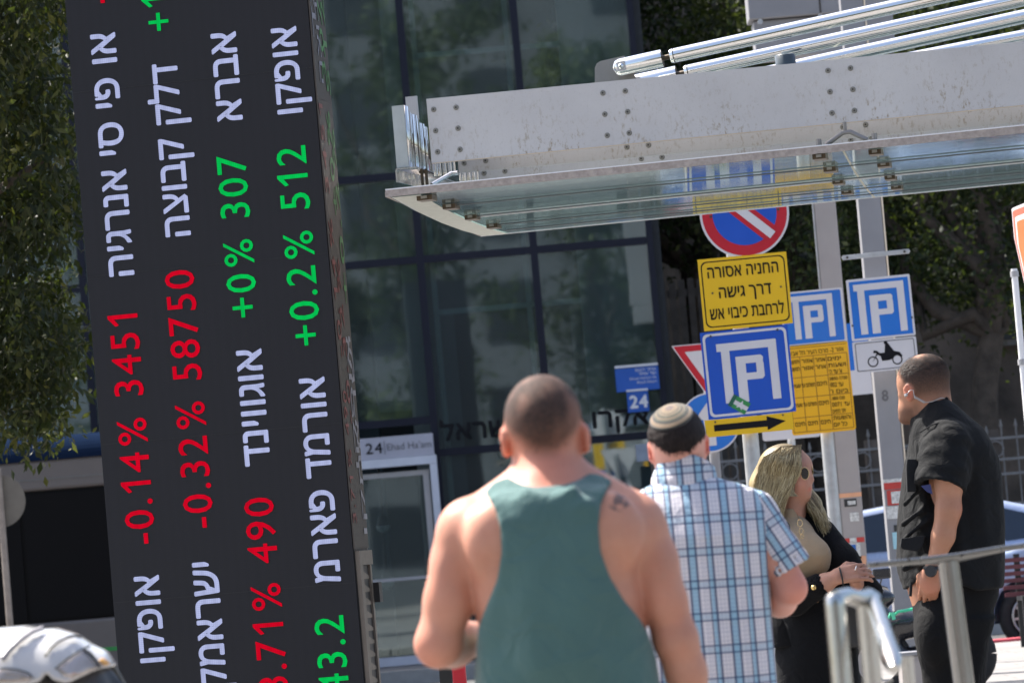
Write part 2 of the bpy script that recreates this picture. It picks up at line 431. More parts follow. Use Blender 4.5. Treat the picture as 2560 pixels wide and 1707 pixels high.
# interior: columns, thin inner frames, back wall, floor, slab
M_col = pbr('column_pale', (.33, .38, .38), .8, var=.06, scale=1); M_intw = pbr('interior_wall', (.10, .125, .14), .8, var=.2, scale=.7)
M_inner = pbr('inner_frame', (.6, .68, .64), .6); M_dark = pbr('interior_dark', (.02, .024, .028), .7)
def icol(u0, u1, yb, name='interior_column', mat=M_col, z0=0.0, z1=9.4, dep=.5):
    MB().box((P(u0, 560, yb).x, yb, z0), (P(u1, 560, yb).x, yb + dep, z1)).build(name, mat, ob)
icol(992, 1034, 50.6); icol(1436, 1612, 50.5); icol(850, 905, 52.4, mat=M_intw); icol(60, 110, 51, mat=M_col); icol(230, 300, 51.5)
for u in (1066, 1300): icol(u, u + 13, 50.25, 'inner_mullion', M_inner, dep=.06)
for (u, v) in ((1025, 141), (1079, 782)):
    z = P(u, v, 50.25).z; MB().box((P(1079, 560, 50.25).x, 50.26, z - .03), (P(1436, 560, 50.25).x, 50.3, z + .03)).build('inner_transom', M_inner, ob)
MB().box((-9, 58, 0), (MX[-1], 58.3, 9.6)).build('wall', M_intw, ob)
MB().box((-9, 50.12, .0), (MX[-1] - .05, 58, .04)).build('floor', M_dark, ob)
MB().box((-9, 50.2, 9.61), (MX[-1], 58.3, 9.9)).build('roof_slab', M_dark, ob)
MB().box((MX[-1] - .03, 50.1, 0.05), (MX[-1] + .12, 58, 9.6)).build('wall', M_dark, ob)
# lift-core partition seen darker inside
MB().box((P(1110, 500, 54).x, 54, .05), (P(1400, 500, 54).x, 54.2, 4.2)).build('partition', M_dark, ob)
# entrance: name board, white door frame, door leaf, pendant lamps
en = thing('entrance_door', 'white-framed glass entrance door under the house number board', 'door', (P(980, 1650, FY).x, FY, 0))
M_white = pbr('white_frame', (.62, .63, .68), .45, var=.05); M_whitesh = pbr('frame_greige', (.45, .43, .42), .5, var=.05)
xl = MX[4] + .05; xr = P(1083, 1100, 49.8).x; zb0 = P(1083, 1082, 49.8).z; zb1 = P(1083, 1136, 49.8).z
MB().box((xl, 49.72, zb1), (xr, 49.95, zb0)).build('name_board', pbr('board_lavender', (.42, .41, .46), .6, var=.04), en)
zf = P(1083, 1158, 49.8).z
MB().box((xl, 49.70, zf), (xr + .02, 49.96, zb1 - .004)).build('lintel', M_white, en)
xj = P(1092, 1200, 49.8).x - .02
MB().box((xr - .06, 49.7, .05), (xr + .02, 49.96, zf - .003)).build('jamb', M_white, en)
zi = P(1070, 1185, 49.8).z
MB().box((xl, 49.80, zi), (xr - .075, 49.93, zf - .06)).build('door_head', M_whitesh, en)
MB().box((xr - .15, 49.80, .12), (xr - .08, 49.93, zi)).build('door_stile', M_whitesh, en)
MB().box((xl, 49.7, .01), (xr - .063, 49.96, .11)).build('sill', M_white, en)
MB().box((xl, 49.85, .12), (xr - .152, 49.862, zi)).build('glass_pane', M_fglass, en)
zh = P(1000, 1447, 49.8).z; MB().box((xl, 49.8, zh - .018), (xr - .152, 49.84, zh + .018)).build('push_rail', M_whitesh, en)
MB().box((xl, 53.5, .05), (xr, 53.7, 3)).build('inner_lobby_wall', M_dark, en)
M_ink = pbr('ink', (.006, .006, .008), .7, var=.02, spec=.2); M_greyink = pbr('grey_ink', (.12, .12, .13), .6, var=.02)
hb = (zb0 - zb1)
text_obj('number_text', '24', Vector((P(912, 1100, 49.7).x, 49.715, zb1 + .27 * hb)), X, Z, .19, hb * .5, M_ink, en, .01)
text_obj('street_text', "Ehad Ha'am", Vector((P(966, 1100, 49.7).x, 49.715, zb1 + .36 * hb)), X, Z, .5, hb * .33, M_greyink, en, .0)
MB().box((P(959, 1100, 49.7).x, 49.712, zb1 + .2 * hb), (P(959, 1100, 49.7).x + .008, 49.718, zb1 + .82 * hb)).build('divider_line', M_greyink, en)
M_lampw = pbr('lamp_glass', (.75, .8, .78), .4); M_black = pbr('black_paint', (.012, .012, .013), .5, var=.1)
for (u, v, w) in ((958, 1318, 'upper'), (968, 1458, 'lower')):
    c = P(u, v, 51.2); pl = thing('pendant_lamp', f'{w} black pendant lamp with a white bowl behind the entrance glass', 'lamp', c, 'pendant lamps in the lobby')
    MB().tube([c + Z * .02, c + Z * .1, c + Z * .16, c + Z * .3, c + Z * .9], [.075, .06, .025, .02, .008], 14).build('shade', M_black, pl)
    MB().tube([c + Z * .02, c, c - Z * .03, c - Z * .055, c - Z * .065], [.078, .08, .065, .035, .004], 16).build('bowl', M_lampw, pl)
# fascia lettering on the glass band
fl = thing('facade_lettering', 'black Hebrew company lettering on the lower glass band', 'lettering', P(1360, 1070, FY))
a = P(1102, 1102, 49.93); bb = P(1623, 1058, 49.93)
text_obj('lettering', vis('אקרו נדל"ן ישראל'), Vector((a.x, 49.93, a.z)), X, Z, bb.x - a.x, .165, M_ink, fl, .02, thick=.02)
# blue house number plates
M_blue = pbr('plate_blue', (.006, .09, .42), .4, var=.05); M_wht = pbr('sign_white', (.68, .68, .7), .5, var=.04)
def plate(name, label, u0, v0, u1, v1, d, mat, cat='sign', th=.01):
    a = P(u0, v0, d); b2 = P(u1, v1, d); c = (a + b2) / 2
    t = thing(name, label, cat, c); MB().box((a.x, d, b2.z), (b2.x, d + th, a.z)).build('plate', mat, t, bevel=.004); return t, a, b2
t, a, b2 = plate('street_name_sign', 'wide blue street name plate on the glass beside the yield sign', 1537, 922, 1650, 972, 49.9, M_blue)
for k, (s_, w_) in enumerate(((vis('אחד העם'), .23), (vis('שד אחד'), .2), ('Ehad Ha\'am St', .3), ('Ehad Haam', .22))):
    text_obj('plate_text', s_, Vector((b2.x - w_ - .03, 49.895, a.z - .05 - k * .046)), X, Z, w_, .028, M_wht, t, .0)
MB().box((a.x, 49.885, a.z + .004), (b2.x, 49.91, a.z + .03)).build('lamp_strip', M_wht, t)
t, a, b2 = plate('house_number_sign', 'small blue square house number plate reading 24', 1566, 979, 1624, 1027, 49.9, M_blue)
text_obj('number', '24', Vector((a.x + .025, 49.893, b2.z + .05)), X, Z, .21, .14, M_wht, t, .04)
MB().box((a.x, 49.885, a.z - .003), (b2.x, 49.91, a.z + .02)).build('lamp_strip', M_wht, t)
t, a, b2 = plate('paper_notice', 'pale paper notice taped inside the lower glass', 1588, 1111, 1636, 1150, 49.96, pbr('paper', (.3, .33, .38), .8), 'notice', .003)

# ---- across-street planting behind the viewer (seen in the glass) and an added backdrop block
M_leaf_back = leaf_mat('leaf_street', (.03, .045, .018), (.20, .24, .10), .3)
def back_tree(x, y, h, w, n, seed, label):
    base = Vector((x, y, -.25)); t = thing('tree', label, 'tree', base, 'street trees behind the viewer')
    mb = MB(); limb(mb, base, base + Vector((0, 0, h * .45)), .25, .17, .08); r = np.random.default_rng(seed); cen = []
    for i in range(90):
        zz = r.uniform(h * .3, h); cen.append((x + r.normal(0, 1) * w * .5, y + r.normal(0, 1) * 1.0, zz - .25))
    for k in range(7): limb(mb, base + Vector((0, 0, h * .42)), Vector(cen[k * 12]), .1, .03, .3)
    mb.build('trunk', M_bark, t); crown('crown', cen, n, (.34, .34, .30), .24, M_leaf_back, t, seed=seed)
back_tree(-2.2, -9, 15, 2.2, 9000, 31, 'tall street tree left of the viewer, seen mirrored in the glass')
back_tree(2.4, -12, 14, 2.0, 8000, 32, 'tall street tree right of the viewer, seen mirrored in the glass')
back_tree(-8.5, -12, 14, 2.6, 8000, 33, 'wide street tree far left of the viewer')
back_tree(8.0, -10, 13, 2.4, 8000, 34, 'wide street tree far right of the viewer')
hb_ = thing('backdrop_block', 'grey backdrop block added behind the viewer to dim the sky mirrored in the glass', 'building', (0, -40, -.25))  # added out of view: keeps bright horizon sky out of the glass
M_farw = pbr('far_plaster', (.13, .14, .15), .9, var=.2, scale=.4)
MB().box((-30, -52, -.25), (30, -40, 24)).build('wall', M_farw, hb_)
for i in range(-6, 7):
    for k in range(6):
        MB().box((i * 4.2 - .8, -40.0, 1.2 + k * 3.4), (i * 4.2 + .8, -39.9, 3 + k * 3.4)).build('window', M_dkglass, hb_)
# ================================================================== LED TICKER PILLAR
def led():
    D = 20.0; yaw = math.radians(11)
    ex = Vector((math.cos(yaw), -math.sin(yaw), 0)); nrm = Vector((-math.sin(yaw), -math.cos(yaw), 0))   # faces viewer, slightly left
    p0 = P(229, 853, D)
    def fp(u, v): p = PP(u, v, p0, nrm); return (p - p0).dot(ex), p.z
    W = fp(841, 853)[0]; ztop = 6.2; zbot = -.0
    orig = Vector((p0.x, p0.y, 0))
    dep = .27; back = -nrm * dep
    t = thing('ticker_pillar', 'tall dark LED stock ticker pillar with sideways Hebrew text', 'display pillar', orig + ex * W / 2)
    M_cab = pbr('cabinet_black', (.012, .012, .014), .45, var=.1)
    q = lambda a, z, o=0: orig + ex * a + Z * z + nrm * o
    # cabinet
    MB().prism([q(0, zbot, -.012), q(W, zbot, -.012), q(W, zbot, -.012) + back, q(0, zbot, -.012) + back], Z * (ztop - zbot)).build('cabinet', M_cab, t)
    m = NT('screen_dark'); br = m.n('ShaderNodeTexBrick'); br.inputs['Scale'].default_value = 1; br.offset = 0
    v1 = m.n('ShaderNodeTexVoronoi'); v1.inputs['Scale'].default_value = 110; v1.inputs['Randomness'].default_value = 0; m.l(m.co(), v1.inputs['Vector'])
    d = m.ramp(v1.outputs['Distance'], [(.2, (.0165, .0165, .021)), (.6, (.0145, .0145, .0175))])
    m.setp(Base_Color=d, Roughness=.6, Specular_IOR_Level=.3); M_scr = m.m
    fs = MB().prism([q(.004, zbot + .02), q(W - .004, zbot + .02), q(W - .004, ztop), q(.004, ztop)], -nrm * .010).build('screen', M_scr, t)
    for z in (fp(400, 210)[1], fp(500, 665)[1], fp(600, 1080)[1], fp(600, 1480)[1]):
        MB().prism([q(.006, z, .0015), q(W - .006, z, .0015), q(W - .006, z + .0022, .0015), q(.006, z + .0022, .0015)], -nrm * .001).build('module_seam', M_cab, fs)
    M_g = emis('led_green', (.0, .62, .10), .50); M_r = emis('led_red', (.80, .0, .02), .46); M_w = emis('led_white', (.49, .54, .85), .50)
    ey = Vector((0, 0, 1))
    cols = [(288, 100), (437, 100), (590, 100), (742, 100)]
    lean = math.tan(math.radians(4.62))
    rows = [
        (0, 'H', 'או פי סי אנרגיה', 80, 687), (0, 'r', '-0.14% 3451', 783, 1356), (0, 'H', 'אופקו', 1435, 1652), (0, 'r', '-0.8%', -300, 6),
        (1, 'g', '+1.26%', -230, 74), (1, 'H', 'דלק קבוצה', 156, 588), (1, 'r', '-0.32% 58750', 672, 1316), (1, 'H', 'ישראמקו', 1401, 1744),
        (2, 'H', 'אברא', 78, 300), (2, 'g', '+0% 307', 385, 790), (2, 'H', 'אוגווינד', 870, 1161), (2, 'r', '-3.71% 490', 1240, 1768), (2, 'g', '+0.9%', -260, -10),
        (3, 'H', 'אופקו', 65, 281), (3, 'g', '+0.2% 512', 363, 860), (3, 'H', 'אורמד פארמ', 940, 1452), (3, 'g', '43.2', 1536, 1729), (3, 'g', '+2%', -200, -20)]
    for ci, kind, s, vt, vb in rows:
        u0, vr = cols[ci]
        ub = u0 + (vb - vr) * lean; ut = u0 + (vt - vr) * lean
        ab, zb_ = fp(ub, vb); at_, zt_ = fp(ut, vt)
        H = (58 if kind == 'H' else 77) / 550.0
        body = vis(s) if kind == 'H' else s
        aa = (ab + at_) / 2
        text_obj('screen_text', body, q(aa, zb_, .003), Z, -ex, zt_ - zb_, H, {'H': M_w, 'r': M_r, 'g': M_g}[kind], fs, .016 if kind == 'H' else .005)
    # side screen (right flank)
    zv = PP(905, 1370, q(W, 0), ex).z
    sx = -nrm
    qs = lambda b, z, o=0: q(W, z) + sx * b + ex * o
    m = NT('screen'); m.setp(Base_Color=m.ramp(m.noise(3), [(.3, (.052, .042, .036)), (.7, (.066, .054, .045))]), Roughness=.6, Specular_IOR_Level=.4); M_side = m.m  # brown base colour holds the sun grazing this dark flank
    ss = MB().prism([qs(-.004, zv, .001), qs(dep, zv, .001), qs(dep, ztop, .001), qs(-.004, ztop, .001)], ex * .006).build('screen', M_side, t)
    for z in (fp(850, 240)[1], fp(850, 925)[1], fp(880, 1230)[1]):
        MB().prism([qs(.014, z, .008), qs(dep, z, .008), qs(dep, z + .002, .008), qs(.014, z + .002, .008)], ex * .0005).build('module_seam', M_cab, ss)
    Mg2 = pbr('side_green', (.07, .20, .06), .5); Mr2 = pbr('side_red', (.18, .04, .035), .5); Mw2 = pbr('side_grey', (.26, .25, .28), .5)
    side = [(.10, 'H', 'אופקו', 5.9, 5.35), (.10, 'H', 'אורמד פארמ', 4.9, 5.25), (.06, 'H', 'אוגווינד', 3.55, 4.35), (.06, 'r', '-0.14% 3451', 2.1, 3.25), (.06, 'r', '3.71% 490', 1.35, 1.95), (.14, 'H', 'דלק קבוצה', 3.35, 4.25),
            (.16, 'H', 'אנרגיה', 4.4, 5.2), (.16, 'r', '-0.32%', 1.8, 2.55), (.22, 'H', 'אברא', 4.3, 5.1), (.22, 'g', '+0% 307', 2.75, 3.75), (.30, 'g', '+0.2% 512', 2.35, 3.75), (.24, 'H', 'אופקו', 1.6, 2.2), (.30, 'H', 'ישראמקו', 1.3, 2.2), (.31, 'H', 'פארמ', 4.5, 5.2), (.26, 'g', '+1.2%', 5.3, 5.8)]
    for b_, kind, s, za, zb2 in side:
        z0, z1 = min(za, zb2), max(za, zb2)
        text_obj('screen_text', vis(s) if kind == 'H' else s, qs(b_ * .78 + .02, z0, .009), Z, -sx, z1 - z0, .055 if kind == 'H' else .07, {'H': Mw2, 'r': Mr2, 'g': Mg2}[kind], ss, .004)
    # louvred vent at the foot of the flank
    M_vent = pbr('vent_bronze', (.17, .142, .118), .5, metal=.3)
    vf = MB()
    vf.prism([qs(.015, .02, .001), qs(.07, .02, .001), qs(.07, zv - .01, .001), qs(.015, zv - .01, .001)], ex * .02)
    vf.prism([qs(.07, zv - .075, .001), qs(dep, zv - .075, .001), qs(dep, zv - .01, .001), qs(.07, zv - .01, .001)], ex * .02)
    vf.prism([qs(dep - .028, .02, .001), qs(dep, .02, .001), qs(dep, zv - .076, .001), qs(dep - .028, zv - .076, .001)], ex * .012)
    vfo = vf.build('vent_frame', M_vent, t)
    bk = MB().prism([qs(.072, .02, .0005), qs(dep, .02, .0005), qs(dep, zv - .078, .0005), qs(.072, zv - .078, .0005)], ex * .002).build('vent_back', M_cab, t)
    n = 19; st = (zv - .12) / n
    for i in range(n):
        z = zv - .08 - (i + 1) * st
        MB().prism([qs(.075, z, .003), qs(dep - .03, z, .003), qs(dep - .03, z + st * .22, .003), qs(.075, z + st * .80, .003)], ex * .0025).build('louvre', M_vent, t)
    # junction box on the far back corner
    c = qs(dep + .03, PP(935, 1480, q(W, 0), ex).z, .02); MB().obox(c, ex * .02, sx * .03, Z * .045).build('junction_box', M_cab, t)
led()

# ================================================================== GLASS AND STEEL CANOPY
def wave_metal(name, col, rough, bumps):
    m = NT(name); m.setp(Base_Color=col, Metallic=1.0, Roughness=rough)
    m.bump(m.noise(*bumps[:1], 2, vec=m.map(bumps[1])), bumps[2], bumps[3]); return m.m
M_polish = wave_metal('polished_steel', (.82, .81, .79), .09, (5, (1, 1, 1), .06, .01))
M_mirror = wave_metal('wavy_steel', (.8, .77, .72), .06, (1.0, (1.5, 26, .6), .9, .03))
m = NT('brushed_steel')
c0 = m.ramp(m.noise(2.2, 5), [(.3, (.52, .505, .50)), (.7, (.60, .585, .575))])
sepz = m.n('ShaderNodeSeparateXYZ'); m.l(m.co(), sepz.inputs[0])
low = m.attr('low')
st_f = m.math('MULTIPLY', m.ramp(m.noise(60, 8, .75, vec=m.map((1, 1, .45))), [(.53, (0, 0, 0)), (.62, (1, 1, 1))]), m.math('ADD', m.math('MULTIPLY', low, .85), .05), True)
st2 = m.math('MULTIPLY', m.ramp(m.noise(5, 5), [(.40, (.1, .1, .1)), (.58, (1, 1, 1))]), st_f, True)
c1 = m.mix(st2, c0, (.30, .235, .15)); c1 = m.mix(m.math('MULTIPLY', m.ramp(m.noise(160, 3), [(.62, (0, 0, 0)), (.7, (1, 1, 1))]), .35), c1, (.34, .33, .31))
m.setp(Base_Color=c1, Metallic=.55, Roughness=m.ramp(m.noise(30), [(.3, (.42,) * 3), (.7, (.56,) * 3)]))
m.bump(m.noise(140, 2, vec=m.map((.1, .1, 1))), .05, .002); M_steel = m.m
M_edge = pbr('slab_edge', (.36, .31, .28), .7, var=.22, scale=45); M_hilite = pbr('edge_bright', (.8, .8, .82), .3, var=.02)
M_bolt = pbr('bolt_steel', (.3, .29, .26), .35, metal=.7); M_boltd = pbr('bolt_recess', (.05, .045, .04), .6)
M_clamp = pbr('clamp_bronze', (.085, .06, .035), .45, metal=.4, var=.3, scale=60)
def canopy():
    ZC = 2.78
    A = PZ(965, 492, ZC); B = PZ(2560, 331, ZC); ex = (B - A).normalized(); ex.z = 0; ex.normalize(); ey = Vector((-ex.y, ex.x, 0))
    DZ = .036; C = PZ(1201, 590, ZC + DZ); D2 = PZ(2188, 494, ZC + DZ)
    def plane_pt(u, v, b):          # on the vertical plane b behind the front edge
        p = PP(u, v, A + ey * b, ey); return (p - A).dot(ex), p.z
    def W(a, b, z): return Vector((A.x, A.y, 0)) + ex * a + ey * b + Z * z
    ca = (C - A).dot(ex); cb = (C - A).dot(ey); LEN = 6.2; s0_, s1_ = -.0153, 2 * DZ / cb + .0153
    def zb(b): return ZC + s0_ * b + (s1_ - s0_) / (2 * cb) * b * b
    t = thing('glass_canopy', 'stainless steel and glass entrance canopy above the signs', 'canopy', W(3, cb / 2, ZC))
    # --- glass slabs (underside mirrors the street)
    m = NT('canopy_glass'); g = m.n('ShaderNodeBsdfGlossy'); g.inputs['Roughness'].default_value = .012; g.inputs['Color'].default_value = (.86, .93, .92, 1)
    mp = m.map((.35, 9.0, 1), rot=(0, 0, -math.atan2(ex.y, ex.x))); nz = m.noise(5.0, 4, .65, vec=mp); nb = m.n('ShaderNodeBump'); nb.inputs['Strength'].default_value = .10; nb.inputs['Distance'].default_value = .0025
    m.l(nz, nb.inputs['Height']); m.l(nb.outputs[0], g.inputs['Normal'])
    tr = m.n('ShaderNodeBsdfTransparent'); tr.inputs['Color'].default_value = (.62, .72, .72, 1)
    df = m.n('ShaderNodeBsdfTranslucent'); df.inputs[0].default_value = (.30, .36, .36, 1)
    x1 = m.n('ShaderNodeMixShader'); x1.inputs[0].default_value = .2; m.l(tr.outputs[0], x1.inputs[1]); m.l(df.outputs[0], x1.inputs[2])
    x2 = m.n('ShaderNodeMixShader'); x2.inputs[0].default_value = .72
    lw = m.n('ShaderNodeLayerWeight'); lw.inputs[0].default_value = .5
    m.l(m.math('ADD', m.math('MULTIPLY', lw.outputs['Facing'], .72), .05, True), x2.inputs[0])
    m.l(x1.outputs[0], x2.inputs[1]); m.l(g.outputs[0], x2.inputs[2]); m.l(x2.outputs[0], m.out.inputs[0]); M_cg = m.m
    aj = (PZ(2110, 378, ZC) - A).dot(ex); aj2 = (D2 - A).dot(ex)
    jd = (aj2 - aj)
    th = .014
    def slab(a0, a1, s0, s1):       # skewed glass slab; s = skew shift at the back
        n = 28; mb = MB()
        rows = [(W(a0 + s0 * b / cb, b, zb(b)), W(a1 + s1 * b / cb, b, zb(b))) for b in np.linspace(.012, cb, n).tolist()]
        vs = [p for r_ in rows for p in r_]; mb.add(vs, [(2 * i, 2 * i + 2, 2 * i + 3, 2 * i + 1) for i in range(n - 1)], True)
        mb.add([v + Z * th for v in vs], [(2 * i, 2 * i + 1, 2 * i + 3, 2 * i + 2) for i in range(n - 1)], True)
        return mb.build('glass_slab', M_cg, t)
    slab(.012, aj - .006, ca, jd); slab(aj + .006, LEN, jd, jd)
    MB().tube([W(aj + jd * f_, .012 + (cb - .012) * f_, zb(cb * f_) - .001) for f_ in (0, .25, .5, .75, 1)], .005, 6).build('glass_joint', pbr('joint_seal', (.5, .5, .42), .6), t)
    M_jt = pbr('joint_line', (.10, .12, .13), .4)
    for fb, wj, mt in ((.20, .008, M_jt), (.42, .014, M_jt), (.445, .006, M_hilite), (.66, .012, M_jt), (.84, .016, M_jt)):
        b = cb * fb; zr_ = zb(b) - .009; MB().prism([W(.2 + ca * fb, b, zr_), W(LEN, b, zr_), W(LEN, b + wj, zr_), W(.2 + ca * fb, b + wj, zr_)], Z * .006).build('glass_rib', mt, t)
    # frosted margin strip on the left end of the glass
    MB().add([W(o_ + ca * f_, .03 + (cb - .06) * f_, zb(cb * f_) - .004) for f_ in (0, .25, .5, .75, 1) for o_ in (.02, .15)], [(2 * i, 2 * i + 1, 2 * i + 3, 2 * i + 2) for i in range(4)], True).build('frosted_margin', pbr('frost', (.55, .57, .52), .75, var=.08, scale=30), t)
    # slab edge strips
    MB().prism([W(0, -.002, ZC - .002), W(LEN, -.002, ZC - .002), W(LEN, .010, ZC - .002), W(0, .010, ZC - .002)], Z * .030).build('edge_strip', M_edge, t)
    MB().prism([W(0, -.004, ZC + .0285), W(LEN, -.004, ZC + .0285), W(LEN, .05, ZC + .0285), W(0, .05, ZC + .0285)], Z * .005).build('edge_capping', M_hilite, t)
    MB().prism([W(-.006, .012, ZC), W(.008, .012, ZC), W(.008 + ca, cb, zb(cb)), W(-.006 + ca, cb, zb(cb))], Z * .022).build('edge_strip', M_edge, t)
    MB().prism([W(ca, cb + .001, zb(cb) - .003), W(LEN + jd, cb + .001, zb(cb) - .003), W(LEN + jd, cb + .014, zb(cb) - .003), W(ca, cb + .014, zb(cb) - .003)], Z * .022).build('edge_strip', M_hilite, t)
    # --- clamps
    for u, v, wd_ in [(1067, 495, .07), (1128, 514, .06), (1181, 541, .055), (1235, 568, .055), (2051, 393, .058), (2077, 421, .056), (2097, 453, .05), (2119, 484, .05),
                 (2190, 381, .055), (2211, 409, .055), (2227, 442, .05), (2243, 472, .05)]:
        p = PZ(u, v, ZC - .012); a = (p - A).dot(ex); b = (p - A).dot(ey)
        zc_ = zb(b); o = MB().obox(W(a, b, zc_ - .012), ex * wd_ * .5, ey * .055, Z * .011).build('glass_clamp', M_clamp, t)
        MB().obox(W(a, b - .062, zc_ - .01), ex * wd_ * .2, ey * .004, Z * .006).build('clamp_bolt', M_bolt, o)
    # --- stepped beam plates
    bfront = .10
    def beam(uL0, vL0, uL1, vL1, uR, vRt, vRb, b, name, th=.012):
        a0, z1 = plane_pt(uL0, vL0, b); a1, z0 = plane_pt(uL1, vL1, b); ar, zr1 = plane_pt(uR, vRt, b); _, zr0 = plane_pt(uR, vRb, b)
        k = LEN / (ar - (a0 + a1) / 2); 
        def ext(za, zr): return za + (zr - za) * k
        pts = [W((a0 + a1) / 2, b, z0), W(LEN, b, ext(z0, zr0)), W(LEN, b, ext(z1, zr1)), W((a0 + a1) / 2, b, z1)]
        mb = MB().prism(pts, ey * th); o = mb.build(name, M_steel, t)
        me = o.data; zs = [v.co.z for v in me.vertices]
        # subdivide along so that 'low' (distance to the bottom edge) interpolates
        attr(o, 'low', [1.0 if v.co.z < (min(zs) + max(zs)) / 2 - .0 else 0.0 for v in me.vertices]); return o
    bm1 = beam(1065, 248, 1080, 409, 2560, 103, 264, bfront, 'beam')
    bm2 = beam(1144, 385, 1146, 433, 2560, 250, 306, bfront + .25, 'beam')
    attr(bm2, 'low2', [1] * len(bm2.data.vertices)) if False else None
    bm3 = beam(1196, 400, 1199, 452, 2560, 280, 330, bfront + .5, 'beam')
    for o in (bm2, bm3): o.data.attributes['low'].data.foreach_set('value', [.75] * len(o.data.vertices))
    # beams further back that carry the tie rods
    for k in (1, 2, 3):
        b = bfront + .5 + k * .5
        if b < cb: 
            _, z0 = plane_pt(1300, 400, b); MB().prism([W(.2 + ca * b / cb, b, ZC + .05), W(LEN, b, ZC + .05), W(LEN, b, ZC + .17), W(.2 + ca * b / cb, b, ZC + .17)], ey * .012).build('purlin', M_steel, t)
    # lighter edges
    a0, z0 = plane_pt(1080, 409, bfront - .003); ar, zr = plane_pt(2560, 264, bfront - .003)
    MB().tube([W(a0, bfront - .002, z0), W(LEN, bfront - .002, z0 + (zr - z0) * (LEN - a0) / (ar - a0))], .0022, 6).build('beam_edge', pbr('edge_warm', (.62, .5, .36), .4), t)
    # --- bolts
    ring = None
    def bolt(u, v, b, par):
        nonlocal ring
        a, z = plane_pt(u, v, b); p = W(a, b, z)
        if ring is None:
            mb = MB(); mb.tube([p, p - ey * .004], [.0125, .0105], 16); mb.tube([p - ey * .004, p - ey * .0055], [.008, .007], 12)
            ring = mb.build('bolt', M_bolt, t); ring['p'] = 1; del ring['p']
            mb = MB(); mb.tube([p - ey * .0056, p - ey * .0062], [.0045, .0045], 8); r2 = mb.build('bolt_socket', M_boltd, ring); ring_p = p
            bolt.p = p
        else:
            c = copy_tree(ring, t); c.location = ring.location + (p - bolt.p)
    for u, v in [(1084, 274), (1140, 269), (1089, 327), (1145, 321), (1094, 380), (1150, 374), (1507, 233), (1563, 228), (1512, 286), (1569, 280), (1518, 339), (1573, 333),
                 (2070, 177), (2126, 171), (2075, 230), (2132, 224), (2080, 283), (2136, 277), (2633, 122), (2690, 116)]: bolt(u, v, bfront - .001, t)
    for u, v in [(1160, 408), (1214, 402), (1567, 368), (1621, 363), (2107, 318), (2164, 312)]: bolt(u, v, bfront + .249, t)
    for u, v in [(1210, 433), (1262, 428), (1603, 397), (1655, 393), (2127, 350), (2178, 343)]: bolt(u, v, bfront + .499, t)
    # --- left end: fascia channel with wavy mirror flank, flange, tab
    f0, fz1 = plane_pt(979, 266, -.0 + .04); f1, _ = plane_pt(1009, 264, .04); _, fz0 = plane_pt(985, 421, .04)
    run = 1.25; sk = ca / cb
    mb = MB().prism([W(f0, .04, fz0), W(f1, .04, fz0), W(f1, .04, fz1), W(f0, .04, fz1)], ey * .012); mb.build('fascia', pbr('end_plate', (.42, .45, .44), .5, metal=.5), t)
    # wavy inner flank built as real folded strip
    n = 26; vs = []; 
    for i in range(n + 1):
        b = .052 + run * i / n; a = f1 + sk * 1.1 * (b - .04) + .008 * math.sin(i * 2.1) + .006 * math.sin(i * .9 + 1)
        vs += [W(a, b, fz0), W(a, b, fz1 - .06 * (i / n))]
    mb = MB(); mb.add(vs, [(2 * i, 2 * i + 2, 2 * i + 3, 2 * i + 1) for i in range(n)], True)
    mb.build('mirror_fascia', M_mirror, t).modifiers.new('solid', 'SOLIDIFY').thickness = .006
    MB().prism([W(f0 + .0, .02, fz0 - .004), W(f1 + .04, .02, fz0 - .004), W(f1 + .10 + sk * run, run, fz0 - .004), W(f0 + sk * run, run, fz0 - .004)], -Z * .006).build('flange', M_polish, t)
    MB().prism([W(f0 - .003, .018, fz0 - .065), W(f0 + .004, .018, fz0 - .065), W(f0 + .14 + sk * .3, .55, ZC + .03), W(f0 + .13 + sk * .3, .55, ZC + .03)], Z * .055).build('gusset', M_polish, t)
    g0, gz1 = plane_pt(1013, 243, .5); g1, _ = plane_pt(1042, 240, .5); _, gz0 = plane_pt(1042, 300, .5)
    MB().prism([W(g0, .5, gz0), W(g1, .5, gz0), W(g1, .5, gz1), W(g0, .5, gz1)], ey * .012).build('tab', M_steel, t)
    for u in (1056, 1067):
        a, z = plane_pt(u, 450, .12); o = MB().tube([W(a, .12, ZC + .02), W(a, .12, z + .05)], .007, 10).tube([W(a, .12, z + .03), W(a, .12, z + .042)], .013, 6).build('stud', M_clamp, t)
    a, z = plane_pt(1080, 462, .14); a2, z2 = plane_pt(1128, 434, .22)
    MB().tube([W(a, .14, z), W(a2, .22, z2), W(a2 + .03, .22, z2)], .010, 8).build('strut', M_polish, t)
    for k, (ua, ub, va, vb, bb) in enumerate([(1083, 1138, 409, 436, .3), (1147, 1196, 434, 452, .48)]):
        a, z = plane_pt(ua, va, bb); a2, z2 = plane_pt(ub, vb, bb)
        n = 8
        for i in range(n):
            mb = MB().tube([W(a + (a2 - a) * (i + .5) / n, bb + .02 * (i % 2), z2 - .0), W(a + (a2 - a) * (i + .5) / n, bb + .02 * (i % 2), z + .03)], (a2 - a) / n * .48, 8)
            mb.build('packer', M_mirror if i % 2 else M_polish, t)
    # --- forked bracket and studs
    a, z = plane_pt(2111, 306, .09); a1, z1 = plane_pt(2113, 332, .09); aL, zL = plane_pt(2066, 362, .09); aR, zR = plane_pt(2168, 350, .09); aM, zM = plane_pt(2125, 330, .09)
    M_fork = pbr('fork_steel', (.28, .26, .24), .4, metal=.6)
